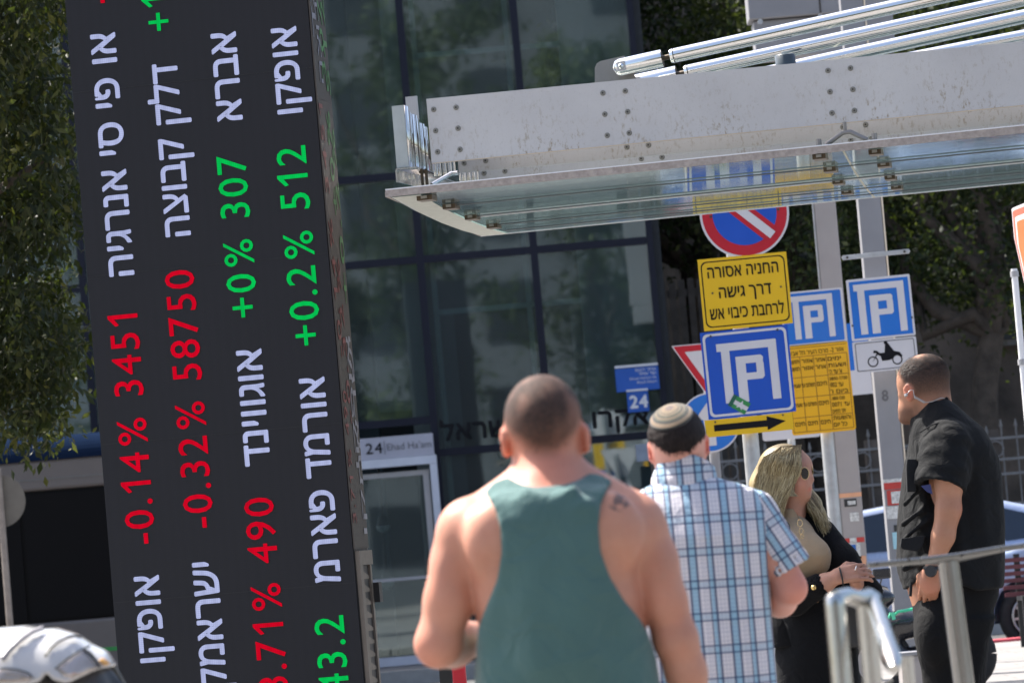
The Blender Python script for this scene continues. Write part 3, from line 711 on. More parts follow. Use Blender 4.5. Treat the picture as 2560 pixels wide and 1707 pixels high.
    mb = MB().tube([W(a, .09, z), W(a1, .09, z1)], .0085, 10).tube([W(aL, .09, zL), W(a1 - .012, .09, z1), W(aM, .09, zM), W(aR, .09, zR)], .011, 10); mb.build('forked_bracket', M_fork, t)
    for u0, v0, v1 in ((2046, 348, 364), (2185, 334, 350)):
        a, z = plane_pt(u0, v0, .07); _, z1 = plane_pt(u0, v1 + 6, .07); MB().tube([W(a, .07, z), W(a, .07, z1)], .0125, 14).build('stud', M_fork, t)
    # --- tie rods, one per beam, rising to the right
    def rod(k, u0, v0, u1, v1, b, cl=None):
        a0, z0 = plane_pt(u0, v0, b); a1, z1 = plane_pt(u1, v1, b); kx = (LEN + 1.2 - a0) / (a1 - a0)
        p0 = W(a0, b, z0); p1 = W(a0 + (a1 - a0) * kx, b, z0 + (z1 - z0) * kx); dr = (p1 - p0).normalized(); r = .0325
        lab = ['foremost polished tie rod ending in a bolted clevis', 'second polished tie rod just behind the foremost one', 'third tie rod, its lower end hidden by the beam', 'rearmost tie rod, only its upper stretch visible at the right'][k]
        tr_ = thing('tie_rod', lab, 'tie rod', p0, 'canopy tie rods')
        MB().tube([p0, p1], r, 28).build('rod', M_polish, tr_)
        mb = MB().tube([p0 - dr * .004, p0 - dr * .018], [.034, .030], 24); mb.build('collar', M_polish, tr_)
        q1 = p0 - dr * .055
        mb = MB(); nn = 9
        for i in range(nn): mb.tube([p0 - dr * (.018 + i * .0042), p0 - dr * (.0205 + i * .0042), p0 - dr * (.0222 + i * .0042)], [.0115, .0125, .0115], 12)
        mb.build('thread', M_clamp, tr_)
        e = q1 - dr * .225
        mb = MB().tube([q1, e + dr * .03, e + dr * .012, e + dr * .0], [.040, .040, .034, .018], 28); cv = mb.build('clevis', M_polish, tr_)
        c = e + dr * .04 - ey * .030
        MB().obox(c, dr * .019, ey * .014, ey.cross(dr) * .021).build('pin_seat', M_steel, cv)
        MB().tube([c - ey * .012, c - ey * .022, c - ey * .028], [.014, .012, .004], 18).build('pin', M_polish, cv)
        return e
    e = rod(0, 1686, 139.5, 2100, 48, .32)
    rod(1, 1722, 180, 2100, 98, .60); 
    b = .95; rod(2, 1850, 198, 2100, 143, b); rod(3, 2050, 192, 2560, 92, 1.3)
    # lug plate behind the clevis
    pts = [plane_pt(u, v, .36) for u, v in [(1487, 215), (1487, 170), (1492, 159), (1502, 153), (1560, 140), (1600, 215)]]
    MB().prism([W(a_, .36, z_) for a_, z_ in pts], ey * .014).build('lug_plate', pbr('lug', (.3, .29, .27), .5, metal=.5), t)
    # grey plastic cap standing behind the beam
    a, z = plane_pt(1963, 146, .4); cp = W(a, .4, z)
    cap = MB().tube([cp - Z * .08, cp + Z * .012, cp + Z * .016], [.046, .046, .04], 24).build('drain_cap', pbr('plastic_slate', (.06, .08, .10), .35), t)
canopy()
# ================================================================== SIGNS AND POSTS
M_postg = pbr('post_grey', (.26, .26, .275), .55, metal=.2, var=.08, scale=3, bump=.1)
M_postt = pbr('post_taupe', (.36, .33, .32), .55, metal=.1, var=.08, scale=3)
M_galv = pbr('galvanised', (.45, .46, .47), .42, metal=.6, var=.15, scale=12)
M_sblue = pbr('sign_blue', (.004, .075, .46), .35, var=.05, scale=3); M_slblue = pbr('sign_light_blue', (.008, .15, .56), .35, var=.1, scale=2)
M_sred = pbr('sign_red', (.48, .005, .02), .4, var=.06); M_syel = pbr('sign_yellow', (.78, .47, .005), .45, var=.04, scale=4); M_syel2 = pbr('sign_amber', (.82, .43, .003), .45, var=.04, scale=4)
M_sback = pbr('sign_back', (.4, .4, .41), .5, metal=.4); M_swhite = pbr('sign_face_white', (.62, .60, .62), .45, var=.05, scale=3)
M_stick = [pbr('sticker_red', (.5, .05, .04), .6), pbr('sticker_white', (.6, .6, .58), .7, var=.3, scale=60), pbr('sticker_blue', (.02, .12, .4), .6), pbr('sticker_cyan', (.35, .6, .68), .6), pbr('tape_orange', (.75, .38, .22), .6), pbr('sticker_black', (.03, .03, .03), .6)]
class Sign:
    """flat sign facing the viewer in the vertical plane y=d (tilted by rot), local metric coordinates (x right, y up) from its centre"""
    def __init__(s, name, label, cu, cv, d, rot=0.0, yaw=0.0, group=None, cat='sign'):
        s.c = P(cu, cv, d); s.ex = Vector((math.cos(yaw) * math.cos(rot), math.sin(yaw) * math.cos(rot), math.sin(rot)))
        n = Vector((math.sin(yaw), -math.cos(yaw), 0)); s.n = n; s.ey = n.cross(s.ex).normalized(); s.ey = s.ey if s.ey.z > 0 else -s.ey
        s.t = thing(name, label, cat, s.c, group); s.k = 0
    def w(s, x, y, o=0): return s.c + s.ex * x + s.ey * y + s.n * o
    def poly(s, pts, mat, name, o, th=.0012, parent=None):
        return MB().prism([s.w(x, y, o) for x, y in pts], s.n * th).build(name, mat, parent or s.t)
    def rrect(s, x0, y0, x1, y1, r=.02, n=5):
        out = []
        for cx, cy, a0 in ((x1 - r, y0 + r, -90), (x1 - r, y1 - r, 0), (x0 + r, y1 - r, 90), (x0 + r, y0 + r, 180)):
            for i in range(n + 1):
                a = math.radians(a0 + 90 * i / n); out.append((cx + r * math.cos(a), cy + r * math.sin(a)))
        return out
    def circ(s, r, n=48, cx=0, cy=0): return [(cx + r * math.cos(2 * math.pi * i / n), cy + r * math.sin(2 * math.pi * i / n)) for i in range(n)]
    def frame(s, outer, inner, mat, name, o, th=.0012):
        n = len(outer); vs = [s.w(x, y, o + th) for x, y in outer] + [s.w(x, y, o + th) for x, y in inner] + [s.w(x, y, o) for x, y in outer]
        return MB().add(vs, [(i, (i + 1) % n, n + (i + 1) % n, n + i) for i in range(n)] + [(i, 2 * n + i, 2 * n + (i + 1) % n, (i + 1) % n) for i in range(n)]).build(name, mat, s.t)
    def text(s, body, x, y, L, H, mat=None, off=.012, o=.0045, name='lettering'):
        return text_obj(name, body, s.w(x, y, o), s.ex, s.ey, L, H, mat or M_ink, s.t, off)
def p_symbol(s, cx, cy, k, mat, o):
    """the house-shaped parking symbol: roof bar with two legs over a letter P; k = half width"""
    e = lambda pts, nm: s.poly([(cx + x * k, cy + y * k) for x, y in pts], mat, nm, o)
    mb = MB()
    def add(pts): mb.prism([s.w(cx + x * k, cy + y * k, o) for x, y in pts], s.n * .0012)
    add([(-1, .74), (1, .74), (1, 1), (-1, 1)])
    add([(-.86, .7399), (-.86, -1), (-.58, -1), (-.58, .7399)]); add([(.72, .7399), (.72, -1), (1, -1), (1, .7399)])
    mb.build('roof_symbol', mat, s.t)
    mb = MB()
    add([(-.40, -1), (-.08, -1), (-.08, .52), (-.40, .52)])
    for q in ([(-.079, .27), (.5, .27), (.52, .45), (.44, .52), (-.079, .52)], [(.27, .2699), (.27, -.0499), (.52, -.0499), (.52, .2699)], [(-.079, -.05), (-.079, -.28), (.44, -.28), (.52, -.2), (.52, -.05)]): add(q)
    mb.build('letter_p', mat, s.t)
def round_post(name, label, u, v, d, r, ztop, mat, group=None, lean=0.0, parts=None):
    b = P(u, v, d); base = Vector((b.x, d, 0)); t = thing(name, label, 'post', base, group)
    MB().tube([base, base + Vector((lean * ztop, 0, ztop))], r, 24).build('pole', mat, t)
    MB().tube([base + Z * .002, base + Z * .02], r * 2.0, 20).build('base_flange', mat, t)
    MB().tube([base + Vector((lean * ztop, 0, ztop)), base + Vector((lean * ztop, 0, ztop + .02))], [r * 1.05, r * .7], 20).build('cap', mat, t)
    return t
D1 = 27.0; s1 = S(D1)
ztop1 = P(1850, 420, D1).z
round_post('sign_post', 'galvanised round post carrying the no-parking and yellow Hebrew signs', 1881, 1150, D1 + .10, .05, ztop1, M_galv)
def screws(s, pts, r=.008):
    for x, y in pts: MB().tube([s.w(x, y, .004), s.w(x, y, .008)], r, 10).build('screw', M_boltd, s.t)
# no-parking disc
s = Sign('no_parking_sign', 'round red-rimmed blue no-parking sign half hidden by the canopy', 1861, 533, D1, rot=math.radians(1.5)); R_ = 112 / s1
s.poly(s.circ(R_), M_swhite, 'plate', -.004, .004); s.poly(s.circ(R_ * .95), M_sred, 'red_ring', .0008); s.poly(s.circ(R_ * .72), M_sblue, 'blue_field', .0025)
def band(hw, mat, nm, o, ext):
    a = math.radians(-44); dx, dy = math.cos(a), math.sin(a); nx, ny = -dy, dx
    s.poly([(dx * ext * i + nx * hw * j, dy * ext * i + ny * hw * j) for i, j in ((-1, -1), (1, -1), (1, 1), (-1, 1))], mat, nm, o)
band(R_ * .2, M_sred, 'red_bar', .0042, R_ * .735); band(R_ * .095, M_swhite, 'white_bar', .0058, R_ * .80)
screws(s, [(-R_ * .76, .0), (R_ * .76, .0)])
# yellow text plate
s = Sign('yellow_notice_sign', 'yellow sign with three lines of black Hebrew below the no-parking disc', 1863, 728.5, D1, rot=math.radians(4.85 - 4.3)); w, h = 111.5 / s1, 90 / s1
s.poly([(-w, -h), (w, -h), (w, h), (-w, h)], M_syel, 'plate', -.003, .004)
s.frame(s.rrect(-w * .945, -h * .92, w * .945, h * .92, .035), s.rrect(-w * .92, -h * .89, w * .92, h * .89, .033), M_ink, 'border', .0015)
k = 1 / s1
s.text(vis('החניה אסורה'), -90 * k, 41 * k, 178 * k, 24 * k); s.text(vis('דרך גישה'), -66 * k, -11 * k, 132 * k, 24 * k); s.text(vis('לרחבת כיבוי אש'), -93 * k, -63 * k, 186 * k, 24 * k)
screws(s, [(-82 * k, 3 * k), (90 * k, 3 * k)], .006)
# near blue P plate
s = Sign('parking_sign', 'large dark blue parking sign with a small green and white sticker', 1870, 930, D1, rot=math.radians(4.85 - 4.0), group='blue parking signs'); w, h = 110 / s1, 109 / s1
s.poly([(-w, -h), (w, -h), (w, h), (-w, h)], M_sblue, 'plate', -.003, .004)
s.frame(s.rrect(-w * .955, -h * .955, w * .955, h * .955, .03), s.rrect(-w * .90, -h * .90, w * .90, h * .90, .025), M_swhite, 'border', .0015)
p_symbol(s, 2 * k, 2 * k, 75 * k, M_swhite, .0018)
st = math.radians(-35); r2 = lambda x, y: (-30 * k + x * k * math.cos(st) - y * k * math.sin(st), -78 * k + x * k * math.sin(st) + y * k * math.cos(st))
M_sgreen = pbr('sticker_green', (.03, .22, .06), .5); M_sgreen2 = pbr('sticker_dark_green', (.01, .10, .06), .5)
stk = s.poly([r2(*q) for q in ((-24, -16), (24, -16), (24, 16), (-24, 16))], M_swhite, 'sticker', .0042)
o = s.poly([r2(*q) for q in ((-24, -16), (-14, -16), (-14, 16), (-24, 16))], M_sgreen2, 'dark_stripe', .0056, parent=stk)
s.poly([r2(*q) for q in ((-13.9, 5), (24, 5), (24, 16), (-13.9, 16))], M_sgreen, 'green_stripe', .0056, parent=stk); s.poly([r2(*q) for q in ((-13.9, -16), (24, -16), (24, -6), (-13.9, -6))], M_sgreen, 'green_stripe', .0056, parent=stk)
s.poly([r2(4 + (13 if i % 2 == 0 else 5.5) * math.cos(math.pi / 2 + i * math.pi / 5), (13 if i % 2 == 0 else 5.5) * math.sin(math.pi / 2 + i * math.pi / 5)) for i in range(10)], M_swhite, 'star', .0072, parent=stk)
screws(s, [(-84 * k, 98 * k), (84 * k, 98 * k)], .007)
# arrow plate
s = Sign('arrow_sign', 'narrow yellow plate with a black arrow pointing right', 1873, 1062, D1, rot=math.radians(4.85 - 4.3)); w, h = 110 / s1, 21.5 / s1
s.poly([(-w, -h), (w, -h), (w, h), (-w, h)], M_syel, 'plate', -.003, .004)
s.poly([(x * k, y * k) for x, y in ((-88, -8), (45, -8), (45, -17), (92, 2), (45, 18), (45, 8), (-88, 8))], M_ink, 'arrow', .0015); screws(s, [(-84 * k, 15 * k), (86 * k, 17 * k)], .006)
# --- second stack: P and price table
D2 = 31.0; s2 = S(D2); k = 1 / s2
zt = P(2030, 780, D2).z
round_post('sign_post', 'thin round post with a clamp ring carrying the yellow table sign', 2067, 1085, D2 + .09, .045, zt, M_galv)
s = Sign('parking_sign', 'blue parking sign standing above the yellow timetable, partly covered', 2033, 793, D2, rot=math.radians(.6), group='blue parking signs'); w, h = 79 * k, 68 * k
s.poly(s.rrect(-w, -h, w, h, .01), M_swhite, 'plate', -.003, .004); s.poly(s.rrect(-w * .93, -h * .93, w * .93, h * .93, .01), M_slblue, 'blue_field', .0012)
p_symbol(s, -2 * k, 2 * k, 54 * k, M_swhite, .0026)
s = Sign('timetable_sign', 'amber parking timetable sign ruled into a table of small black print', 2050, 970, D2, rot=math.radians(.6)); w, h = 80 * k, 112 * k
s.poly(s.rrect(-w, -h, w, h, .02), M_syel2, 'plate', -.003, .004)
M_rule = pbr('rule_brown', (.30, .13, .01), .6, var=.02)
mb = MB()
xs = [-76, -44, -10, 22, 74]; ysr = [104, 82, 30, -20, -70, -106]
for y in ysr: mb.prism([s.w(x_ * k, y_ * k, .0012) for x_, y_ in ((-76, y), (75, y), (75, y + 1.6), (-76, y + 1.6))], s.n * .001)
for x in xs: mb.prism([s.w(x_ * k, y_ * k, .0023) for x_, y_ in ((x, -106), (x + 1.6, -106), (x + 1.6, 83), (x, 83))], s.n * .001)
tag(mb.build('table_rules', M_rule, s.t), kind='stuff')
s.text(vis('אזור 2- מרכז העיר תל אביב'), -70 * k, 87 * k, 138 * k, 9 * k, off=.0)
rowt = [[('תושבים', 64), ('בימים', 46)]]
for x0, L, ln in ((26, 44, ['ימים', 'ושעות', "א' עד ה'", '0800-1700', "עד 200", "ביום ו'", "-0800-1300", 'עד 1700', "יתר הימים", 'והשעות', 'כל יום']),):
    for i, tx in enumerate(ln): s.text(tx if tx[0] in '0-' else vis(tx), x0 * k, (66 - i * 16.5) * k, L * k * (.75 + .25 * (i % 2)), 8.5 * k, off=.006)
for y in (66, 48):
    for x0, L in ((-70, 24), (-40, 28), (-6, 26)): s.text(vis(('תושב', 'אזור', "אחר")[(x0 + 70) // 30 if x0 + 70 < 90 else 2]), x0 * k, y * k, L * k, 8.5 * k, off=.006)
for y, tx in ((6, 'תשלום'), (-42, 'תשלום')):
    s.text(vis('חינם'), (-6) * k, y * k, 24 * k, 9 * k, off=.008); s.text(vis('תשלום עד שעתיים'), -72 * k, y * k, 60 * k, 8 * k, off=.008)
for x0 in (-70, -38, -6): s.text(vis('חינם'), x0 * k, -90 * k, 24 * k, 9 * k, off=.008)
# --- third stack: P and motorcycle
D3 = 30.0; s3 = S(D3); k = 1 / s3
s = Sign('parking_sign', 'blue parking sign on the right-hand grey post above the motorcycle plate', 2202, 769, D3, rot=math.radians(4.85 - 4.0), group='blue parking signs'); w, h = 80 * k, 77 * k
s.poly(s.rrect(-w, -h, w, h, .01), M_swhite, 'plate', -.003, .004); s.poly([(-w * .92, -h * .93), (w * .93, -h * .93), (w * .93, h * .92), (-w * .92, h * .92)], M_slblue, 'blue_field', .0012); p_symbol(s, -1 * k, 0, 63 * k, M_swhite, .0026)
screws(s, [(-75 * k, -38 * k), (75 * k, -32 * k)], .007)
s = Sign('motorcycle_sign', 'white plate with a black motorcycle and rider under the parking sign', 2214, 887, D3, rot=math.radians(4.85 - 4.0)); w, h = 80 * k, 39.5 * k
s.poly(s.rrect(-w, -h, w, h, .01), M_swhite, 'plate', -.003, .004)
s.frame(s.rrect(-w * .93, -h * .9, w * .93, h * .9, .012), s.rrect(-w * .905, -h * .85, w * .905, h * .85, .01), M_greyink, 'border', .0014)
K = k
def ringp(cx, cy, r0, r1, nm):
    mb = MB(); n = 20; vs = [s.w((cx + r * math.cos(2 * math.pi * i / n)) * K, (cy + r * math.sin(2 * math.pi * i / n)) * K, .003) for r in (r0, r1) for i in range(n)]
    mb.add(vs, [(i, (i + 1) % n, n + (i + 1) % n, n + i) for i in range(n)]); mb.build(nm, M_ink, s.t)
ringp(-33, -14, 13.5, 10.5, 'wheel_mark'); ringp(28, -14, 13, 10, 'wheel_mark')
s.poly([(x * K, y * K) for x, y in ((-34, -15), (-33, -13), (-22, 6), (-31, 8), (-28, 14), (-20, 12), (-14, 6), (-2, 6), (1, 26), (-2, 30), (0, 35), (6, 35), (8, 30), (22, 8), (36, 4), (42, -6), (40, -8), (30, -2), (20, -4), (14, -12), (6, -14), (-4, -14), (-10, -14), (-13, -2), (-20, 2))], M_ink, 'rider_mark', .0014)
# --- two tall square grey posts carrying the big sign back
def sq_post(label, u, v, d, wpx, ztop, mat, side):
    c = P(u, v, d); h = wpx / S(d) / 2; base = Vector((c.x, d, 0)); t = thing('square_post', label, 'post', base, 'square posts of the large sign')
    MB().box((c.x - h, d, 0), (c.x + h, d + 2 * h, ztop)).build('shaft', mat, t, bevel=.008)
    MB().box((c.x - h - .03, d - .03, 0), (c.x + h + .03, d + 2 * h + .03, .02)).build('base_plate', M_galv, t)
    MB().box((c.x + side * (h + .006) - .005, d - .004, .02), (c.x + side * (h + .006) + .005, d + .012, ztop)).build('lit_edge', M_galv if side < 0 else pbr('lit_edge_cream', (.8, .68, .52), .5), t)  # bright strip stands in for light caught on the post's edge
    return t, c, h
tA, cA, hA = sq_post('left square taupe post with peeling stickers behind the timetable', 2118, 1150, 32.5, 56, 6.3, M_postt, -1)
tB, cB, hB = sq_post('right square grey post marked 8 beside the man in black', 2236, 1200, 30.25, 58, 6.1, M_postg, 1)
def post_patch(t, c, h, d, v0, v1, fx0, fx1, mat, name='sticker', o=.002):
    z1 = P(c_u, v0, d).z; z0 = P(c_u, v1, d).z
    return MB().box((c.x - h + 2 * h * fx0, d - o - .0015, z0), (c.x - h + 2 * h * fx1, d - o, z1)).build(name, mat, t)
c_u = 2236
text_obj('number', '8', Vector((cB.x - .035, 30.25 - .003, P(2205, 1002, 30.25).z)), X, Z, .045, .075, M_greyink, tB, .02)
for v0, v1, f0, f1, mt in ((1196, 1205, .02, .98, 1), (1205, 1222, .03, .9, 0), (1224, 1262, .12, .95, 0), (1228, 1258, .3, .85, 1), (1264, 1296, .05, .95, 1), (1312, 1328, .3, .6, 5), (1330, 1372, .2, .85, 3)):
    post_patch(tB, cB, hB, 30.25, v0, v1, f0, f1, M_stick[mt], o=.002 if mt != 1 or v0 != 1228 else .0045)
c_u = 2118
for v0, v1, f0, f1, mt in ((1232, 1243, .0, 1, 4), (1247, 1266, .2, .75, 5), (1252, 1262, .35, .7, 1), (1282, 1304, .4, .8, 1), (1345, 1357, .02, .95, 0), (1345, 1357, .3, .6, 1), (1358, 1400, .05, .75, 1), (1362, 1382, .25, .55, 2), (1392, 1440, .5, .95, 4)):
    post_patch(tA, cA, hA, 32.5, v0, v1, f0, f1, M_stick[mt], o=.002 if (v0, mt) not in ((1252, 1), (1345, 1), (1362, 2)) else .005)
# label strip under the motorcycle plate
# large sign box on both posts (its grey back)
bs = thing('large_sign_box', 'large grey sign box seen from behind above the canopy rods', 'sign', P(2060, 60, 31.5))
a = P(1893, 145, 31.5); b2 = P(2236, 48, 31.5); zs = P(2060, 48 - 15, 31.5).z
MB().box((a.x, 31.6, a.z), (b2.x, 31.9, zs - .004)).build('panel', M_postg, bs, bevel=.01); MB().box((a.x - .03, 31.55, zs), (b2.x, 31.9, zs + 1.6)).build('panel', M_postg, bs, bevel=.01)
for u in (1900, 2050): 
    p = P(u, 56 - (u - 1900) * .085, 31.5); MB().tube([p - Y * 0, p - Y * .03], .02, 10).build('bolt', M_galv, bs)
mbx = (P(2050, 0, 31.5).x); MB().box((mbx - .006, 31.545, zs + .01), (mbx + .006, 31.549, zs + 1.59)).build('panel_seam', M_boltd, bs)
# flat steel strap on the right post
st_ = thing('steel_strap', 'flat galvanised steel strap bolted across the right grey post', 'bracket', P(2190, 632, 30.1))
a = P(2107, 645, 30.15); b2 = P(2272, 628, 30.15); d_ = (b2 - a).normalized(); up = Vector((-d_.z, 0, d_.x))
MB().prism([a - up * .016, b2 - up * .016, b2 + d_ * .01, b2 + up * .016, a + up * .016, a - d_ * .01], -Y * .006).build('strap', M_galv, st_, bevel=.002)
for q in (a + d_ * .03, b2 - d_ * .03): MB().tube([q - Y * .006, q - Y * .010], .009, 10).build('hole_bolt', M_boltd, st_)
# partly hidden white/blue plate behind
s = Sign('parking_sign', 'white lower plate of a farther parking sign showing behind the timetable', 2110, 920, 35, rot=math.radians(.7), group='blue parking signs'); k = 1 / S(35)
s.poly([(-66 * k, -70 * k), (66 * k, -70 * k), (66 * k, -8 * k), (-66 * k, -8 * k)], M_swhite, 'white_plate', 0, .003); s.poly([(-66 * k, -7.9 * k), (66 * k, -7.9 * k), (66 * k, 110 * k), (-66 * k, 110 * k)], M_slblue, 'blue_plate', 0, .003)
b_ = P(2110, 1500, 35); MB().tube([Vector((b_.x, 35.06, 0)), Vector((b_.x, 35.06, s.c.z + .3))], .03, 14).build('pole', M_galv, s.t)
# yield and round direction sign on the farther pole
D5 = 33.0; k = 1 / S(D5)
rp = round_post('sign_post', 'pale thin post behind the blue parking sign with two traffic signs', 1787, 1150, D5 + .08, .04, P(1770, 890, D5).z, M_postg)
s = Sign('yield_sign', 'white yield triangle with red border peeking out left of the parking sign', 1789, 915, D5, rot=math.radians(.4))
def tri(q): return [(-105 * k * q, 60 * k * q), (-100 * k * q, 50 * k * q), (-5 * k * q, -110 * k * q), (5 * k * q, -110 * k * q), (100 * k * q, 50 * k * q), (105 * k * q, 60 * k * q)]
s.poly(tri(1.0), M_swhite, 'plate', -.003, .004); s.poly(tri(.96), M_sred, 'red_border', .0012); s.poly([(x, y + .0) for x, y in tri(.70)], M_swhite, 'white_field', .0028)
s = Sign('direction_disc', 'round light blue traffic disc with a white arrow behind the man in the kippah', 1775, 1056, D5)
s.poly(s.circ(75 * k), M_swhite, 'plate', -.003, .004); s.poly(s.circ(71 * k), M_slblue, 'blue_field', .0012)
s.poly([(x * k, y * k) for x, y in ((-16, -58), (12, -58), (12, 8), (34, 8), (-2, 52), (-38, 8), (-16, 8))], M_swhite, 'arrow', .0028)
# bottom of a white plate behind the arrow sign
s = Sign('white_plate_sign', 'pale plate whose lower edge shows under the yellow arrow sign', 1976, 1060, 34); k = 1 / S(34)
s.poly(s.rrect(-72 * k, -37 * k, 72 * k, 30 * k, .02), M_swhite, 'plate', 0, .004)
b_ = P(1976, 1500, 34); MB().tube([Vector((s.c.x, 34.06, 0)), Vector((s.c.x, 34.06, s.c.z))], .03, 14).build('pole', M_galv, s.t)
# yield-type sign at the right border, turned almost edge-on
yw = math.radians(-84); D6 = 15.5
s = Sign('traffic_sign', 'faded orange and red triangular sign turned nearly edge-on at the right border', 2533, 560, D6, yaw=yw)
L_ = .9
def tri2(q, ox=0.0): return [(L_ * .5 - L_ * .5 * q + x * q, y * q + oy) for x, y, oy in [(0, .052, 0), (.03, .055, 0), (L_, .055, 0), (L_, -.01, 0), (L_ * .53, -.78, 0), (L_ * .47, -.78, 0), (.0, -.05, 0)]]
M_sfade = pbr('sign_faded_orange', (.50, .13, .035), .5, var=.1, scale=8); M_sfred = pbr('sign_faded_red', (.5, .10, .06), .5)
s.ex = -s.ex if s.ex.x < 0 else s.ex
s.poly(tri2(1), M_swhite, 'plate', -.003, .004)
def sc(q): 
    cx, cy = L_ * .5, -.24; return [(cx + (x - cx) * q, cy + (y - cy) * q) for x, y in tri2(1)]
s.poly(sc(.965), M_sfred, 'red_border', .0012); s.poly(sc(.88), M_swhite, 'white_line', .0028); s.poly(sc(.82), M_sfade, 'orange_band', .0044); s.poly(sc(.4), M_swhite, 'white_field', .006)
a = P(2535, 672, D6 + .05); pb = P(2572, 1100, D6 + .05); base = Vector((pb.x, D6 + .05, ground_z(15.5)))
tp_ = thing('sign_post', 'thin white post of the edge-on triangular sign at the right border', 'post', base)
MB().tube([base, Vector((a.x, D6 + .05, a.z))], .0115, 16).build('pole', M_hilite, tp_)
for v in (685, 905): p = P(2535 + (v - 672) * .0848, v, D6 + .05); MB().tube([p - Z * .010, p + Z * .010], .015, 16).build('clamp_ring', M_sback, tp_)
# ================================================================== PEOPLE (signed-distance modelling, one continuous surface per body)
class SDF:
    def __init__(s, lo, hi, h):
        s.lo = np.array(lo, float); s.h = h; s.n = np.ceil((np.array(hi) - s.lo) / h).astype(int) + 1
        s.F = np.full(s.n, 1.0, np.float32)
    def sub(s, lo, hi):
        i0 = np.clip(np.floor((np.array(lo) - s.lo) / s.h).astype(int), 0, s.n); i1 = np.clip(np.ceil((np.array(hi) - s.lo) / s.h).astype(int) + 1, 0, s.n)
        sl = tuple(slice(a, b) for a, b in zip(i0, i1)); ax = [(s.lo[k] + np.arange(i0[k], i1[k]) * s.h).astype(np.float32) for k in range(3)]
        return sl, ax[0][:, None, None], ax[1][None, :, None], ax[2][None, None, :]
    def put(s, fn, lo, hi, k=.03, mode='u'):
        m = .05 + k; sl, x, y, z = s.sub(np.array(lo) - m, np.array(hi) + m); A = s.F[sl]
        if A.size == 0: return
        B = np.broadcast_to(fn(x, y, z), A.shape)
        if mode == 'u': h = np.clip(.5 + .5 * (A - B) / k, 0, 1); s.F[sl] = A * (1 - h) + B * h - k * h * (1 - h)
        elif mode == 'd': B = -B; h = np.clip(.5 - .5 * (A - B) / k, 0, 1); s.F[sl] = A * (1 - h) + B * h + k * h * (1 - h)
    def clip(s, fn, k=.004):             # intersect everywhere with the half-space / region fn < 0
        sl, x, y, z = s.sub(s.lo, s.lo + s.n * s.h); B = fn(x, y, z); A = s.F; h = np.clip(.5 - .5 * (A - B) / k, 0, 1); s.F = (A * (1 - h) + B * h + k * h * (1 - h)).astype(np.float32)
    def cone(s, a, b, ra, rb, k=.03, mode='u', sq=(1, 1, 1)):
        a = np.array(a, float); b = np.array(b, float); r = max(ra, rb)
        def fn(x, y, z):
            px, py, pz = (x - a[0]) / sq[0], (y - a[1]) / sq[1], (z - a[2]) / sq[2]; d = (b - a) / np.array(sq); L = d.dot(d) + 1e-9
            t = np.clip((px * d[0] + py * d[1] + pz * d[2]) / L, 0, 1)
            return (np.sqrt((px - t * d[0]) ** 2 + (py - t * d[1]) ** 2 + (pz - t * d[2]) ** 2) - (ra + (rb - ra) * t)) * min(sq)
        s.put(fn, np.minimum(a, b) - r * max(sq), np.maximum(a, b) + r * max(sq), k, mode)
    def chain(s, pts, rad, k=.02, **kw):
        for i in range(len(pts) - 1): s.cone(pts[i], pts[i + 1], rad[i], rad[i + 1], k, **kw)
    def ell(s, c, r, k=.03, mode='u', R=None):
        c = np.array(c, float); r = np.array(r, float); Rm = np.eye(3) if R is None else np.array(R)
        def fn(x, y, z):
            dx, dy, dz = x - c[0], y - c[1], z - c[2]
            q = [(Rm[i, 0] * dx + Rm[i, 1] * dy + Rm[i, 2] * dz) for i in range(3)]
            k0 = np.sqrt(sum((q[i] / r[i]) ** 2 for i in range(3))); k1 = np.sqrt(sum((q[i] / r[i] ** 2) ** 2 for i in range(3))) + 1e-6
            return k0 * (k0 - 1) / k1
        s.put(fn, c - r.max(), c + r.max(), k, mode)
    def loft(s, Lp, Rp, Yc, k=.03, off=0.0, pw=2.3, fold=None):
        """Lp/Rp: silhouette points (Vectors), Yc: list of (z, y_centre, half_depth)"""
        def srt(P_): 
            a = np.array([(p[2], p[0]) for p in P_]); return a[a[:, 0].argsort()]
        A, B = srt(Lp), srt(Rp); C = np.array(sorted(Yc)); z0, z1 = max(A[0, 0], B[0, 0]), min(A[-1, 0], B[-1, 0])
        def fn(x, y, z):
            zz = z.ravel(); xl = np.interp(zz, A[:, 0], A[:, 1]) - off; xr = np.interp(zz, B[:, 0], B[:, 1]) + off
            yc = np.interp(zz, C[:, 0], C[:, 1]); ry = np.interp(zz, C[:, 0], C[:, 2]) + off
            sh = (1, 1, -1); xc = ((xl + xr) / 2).reshape(sh).astype(np.float32); rx = np.maximum((xr - xl) / 2, .01).reshape(sh).astype(np.float32); yc = yc.reshape(sh).astype(np.float32); ry = ry.reshape(sh).astype(np.float32)
            qx = np.abs(x - xc) / rx; qy = np.abs(y - yc) / ry
            g = (qx ** pw + qy ** pw) ** (1 / pw); gr = np.sqrt((x - xc) ** 2 + (y - yc) ** 2) + 1e-6
            d = (g - 1) * gr / np.maximum(g, .2)
            if fold is not None: d = d + fold(x, y, z)
            return np.maximum(d, np.maximum(z0 - off - z, z - z1 - off))
        x0 = min(A[:, 1].min(), B[:, 1].min()); x1 = max(A[:, 1].max(), B[:, 1].max())
        s.put(fn, (x0 - off, (C[:, 1] - C[:, 2]).min() - off, z0 - off), (x1 + off, (C[:, 1] + C[:, 2]).max() + off, z1 + off), k)
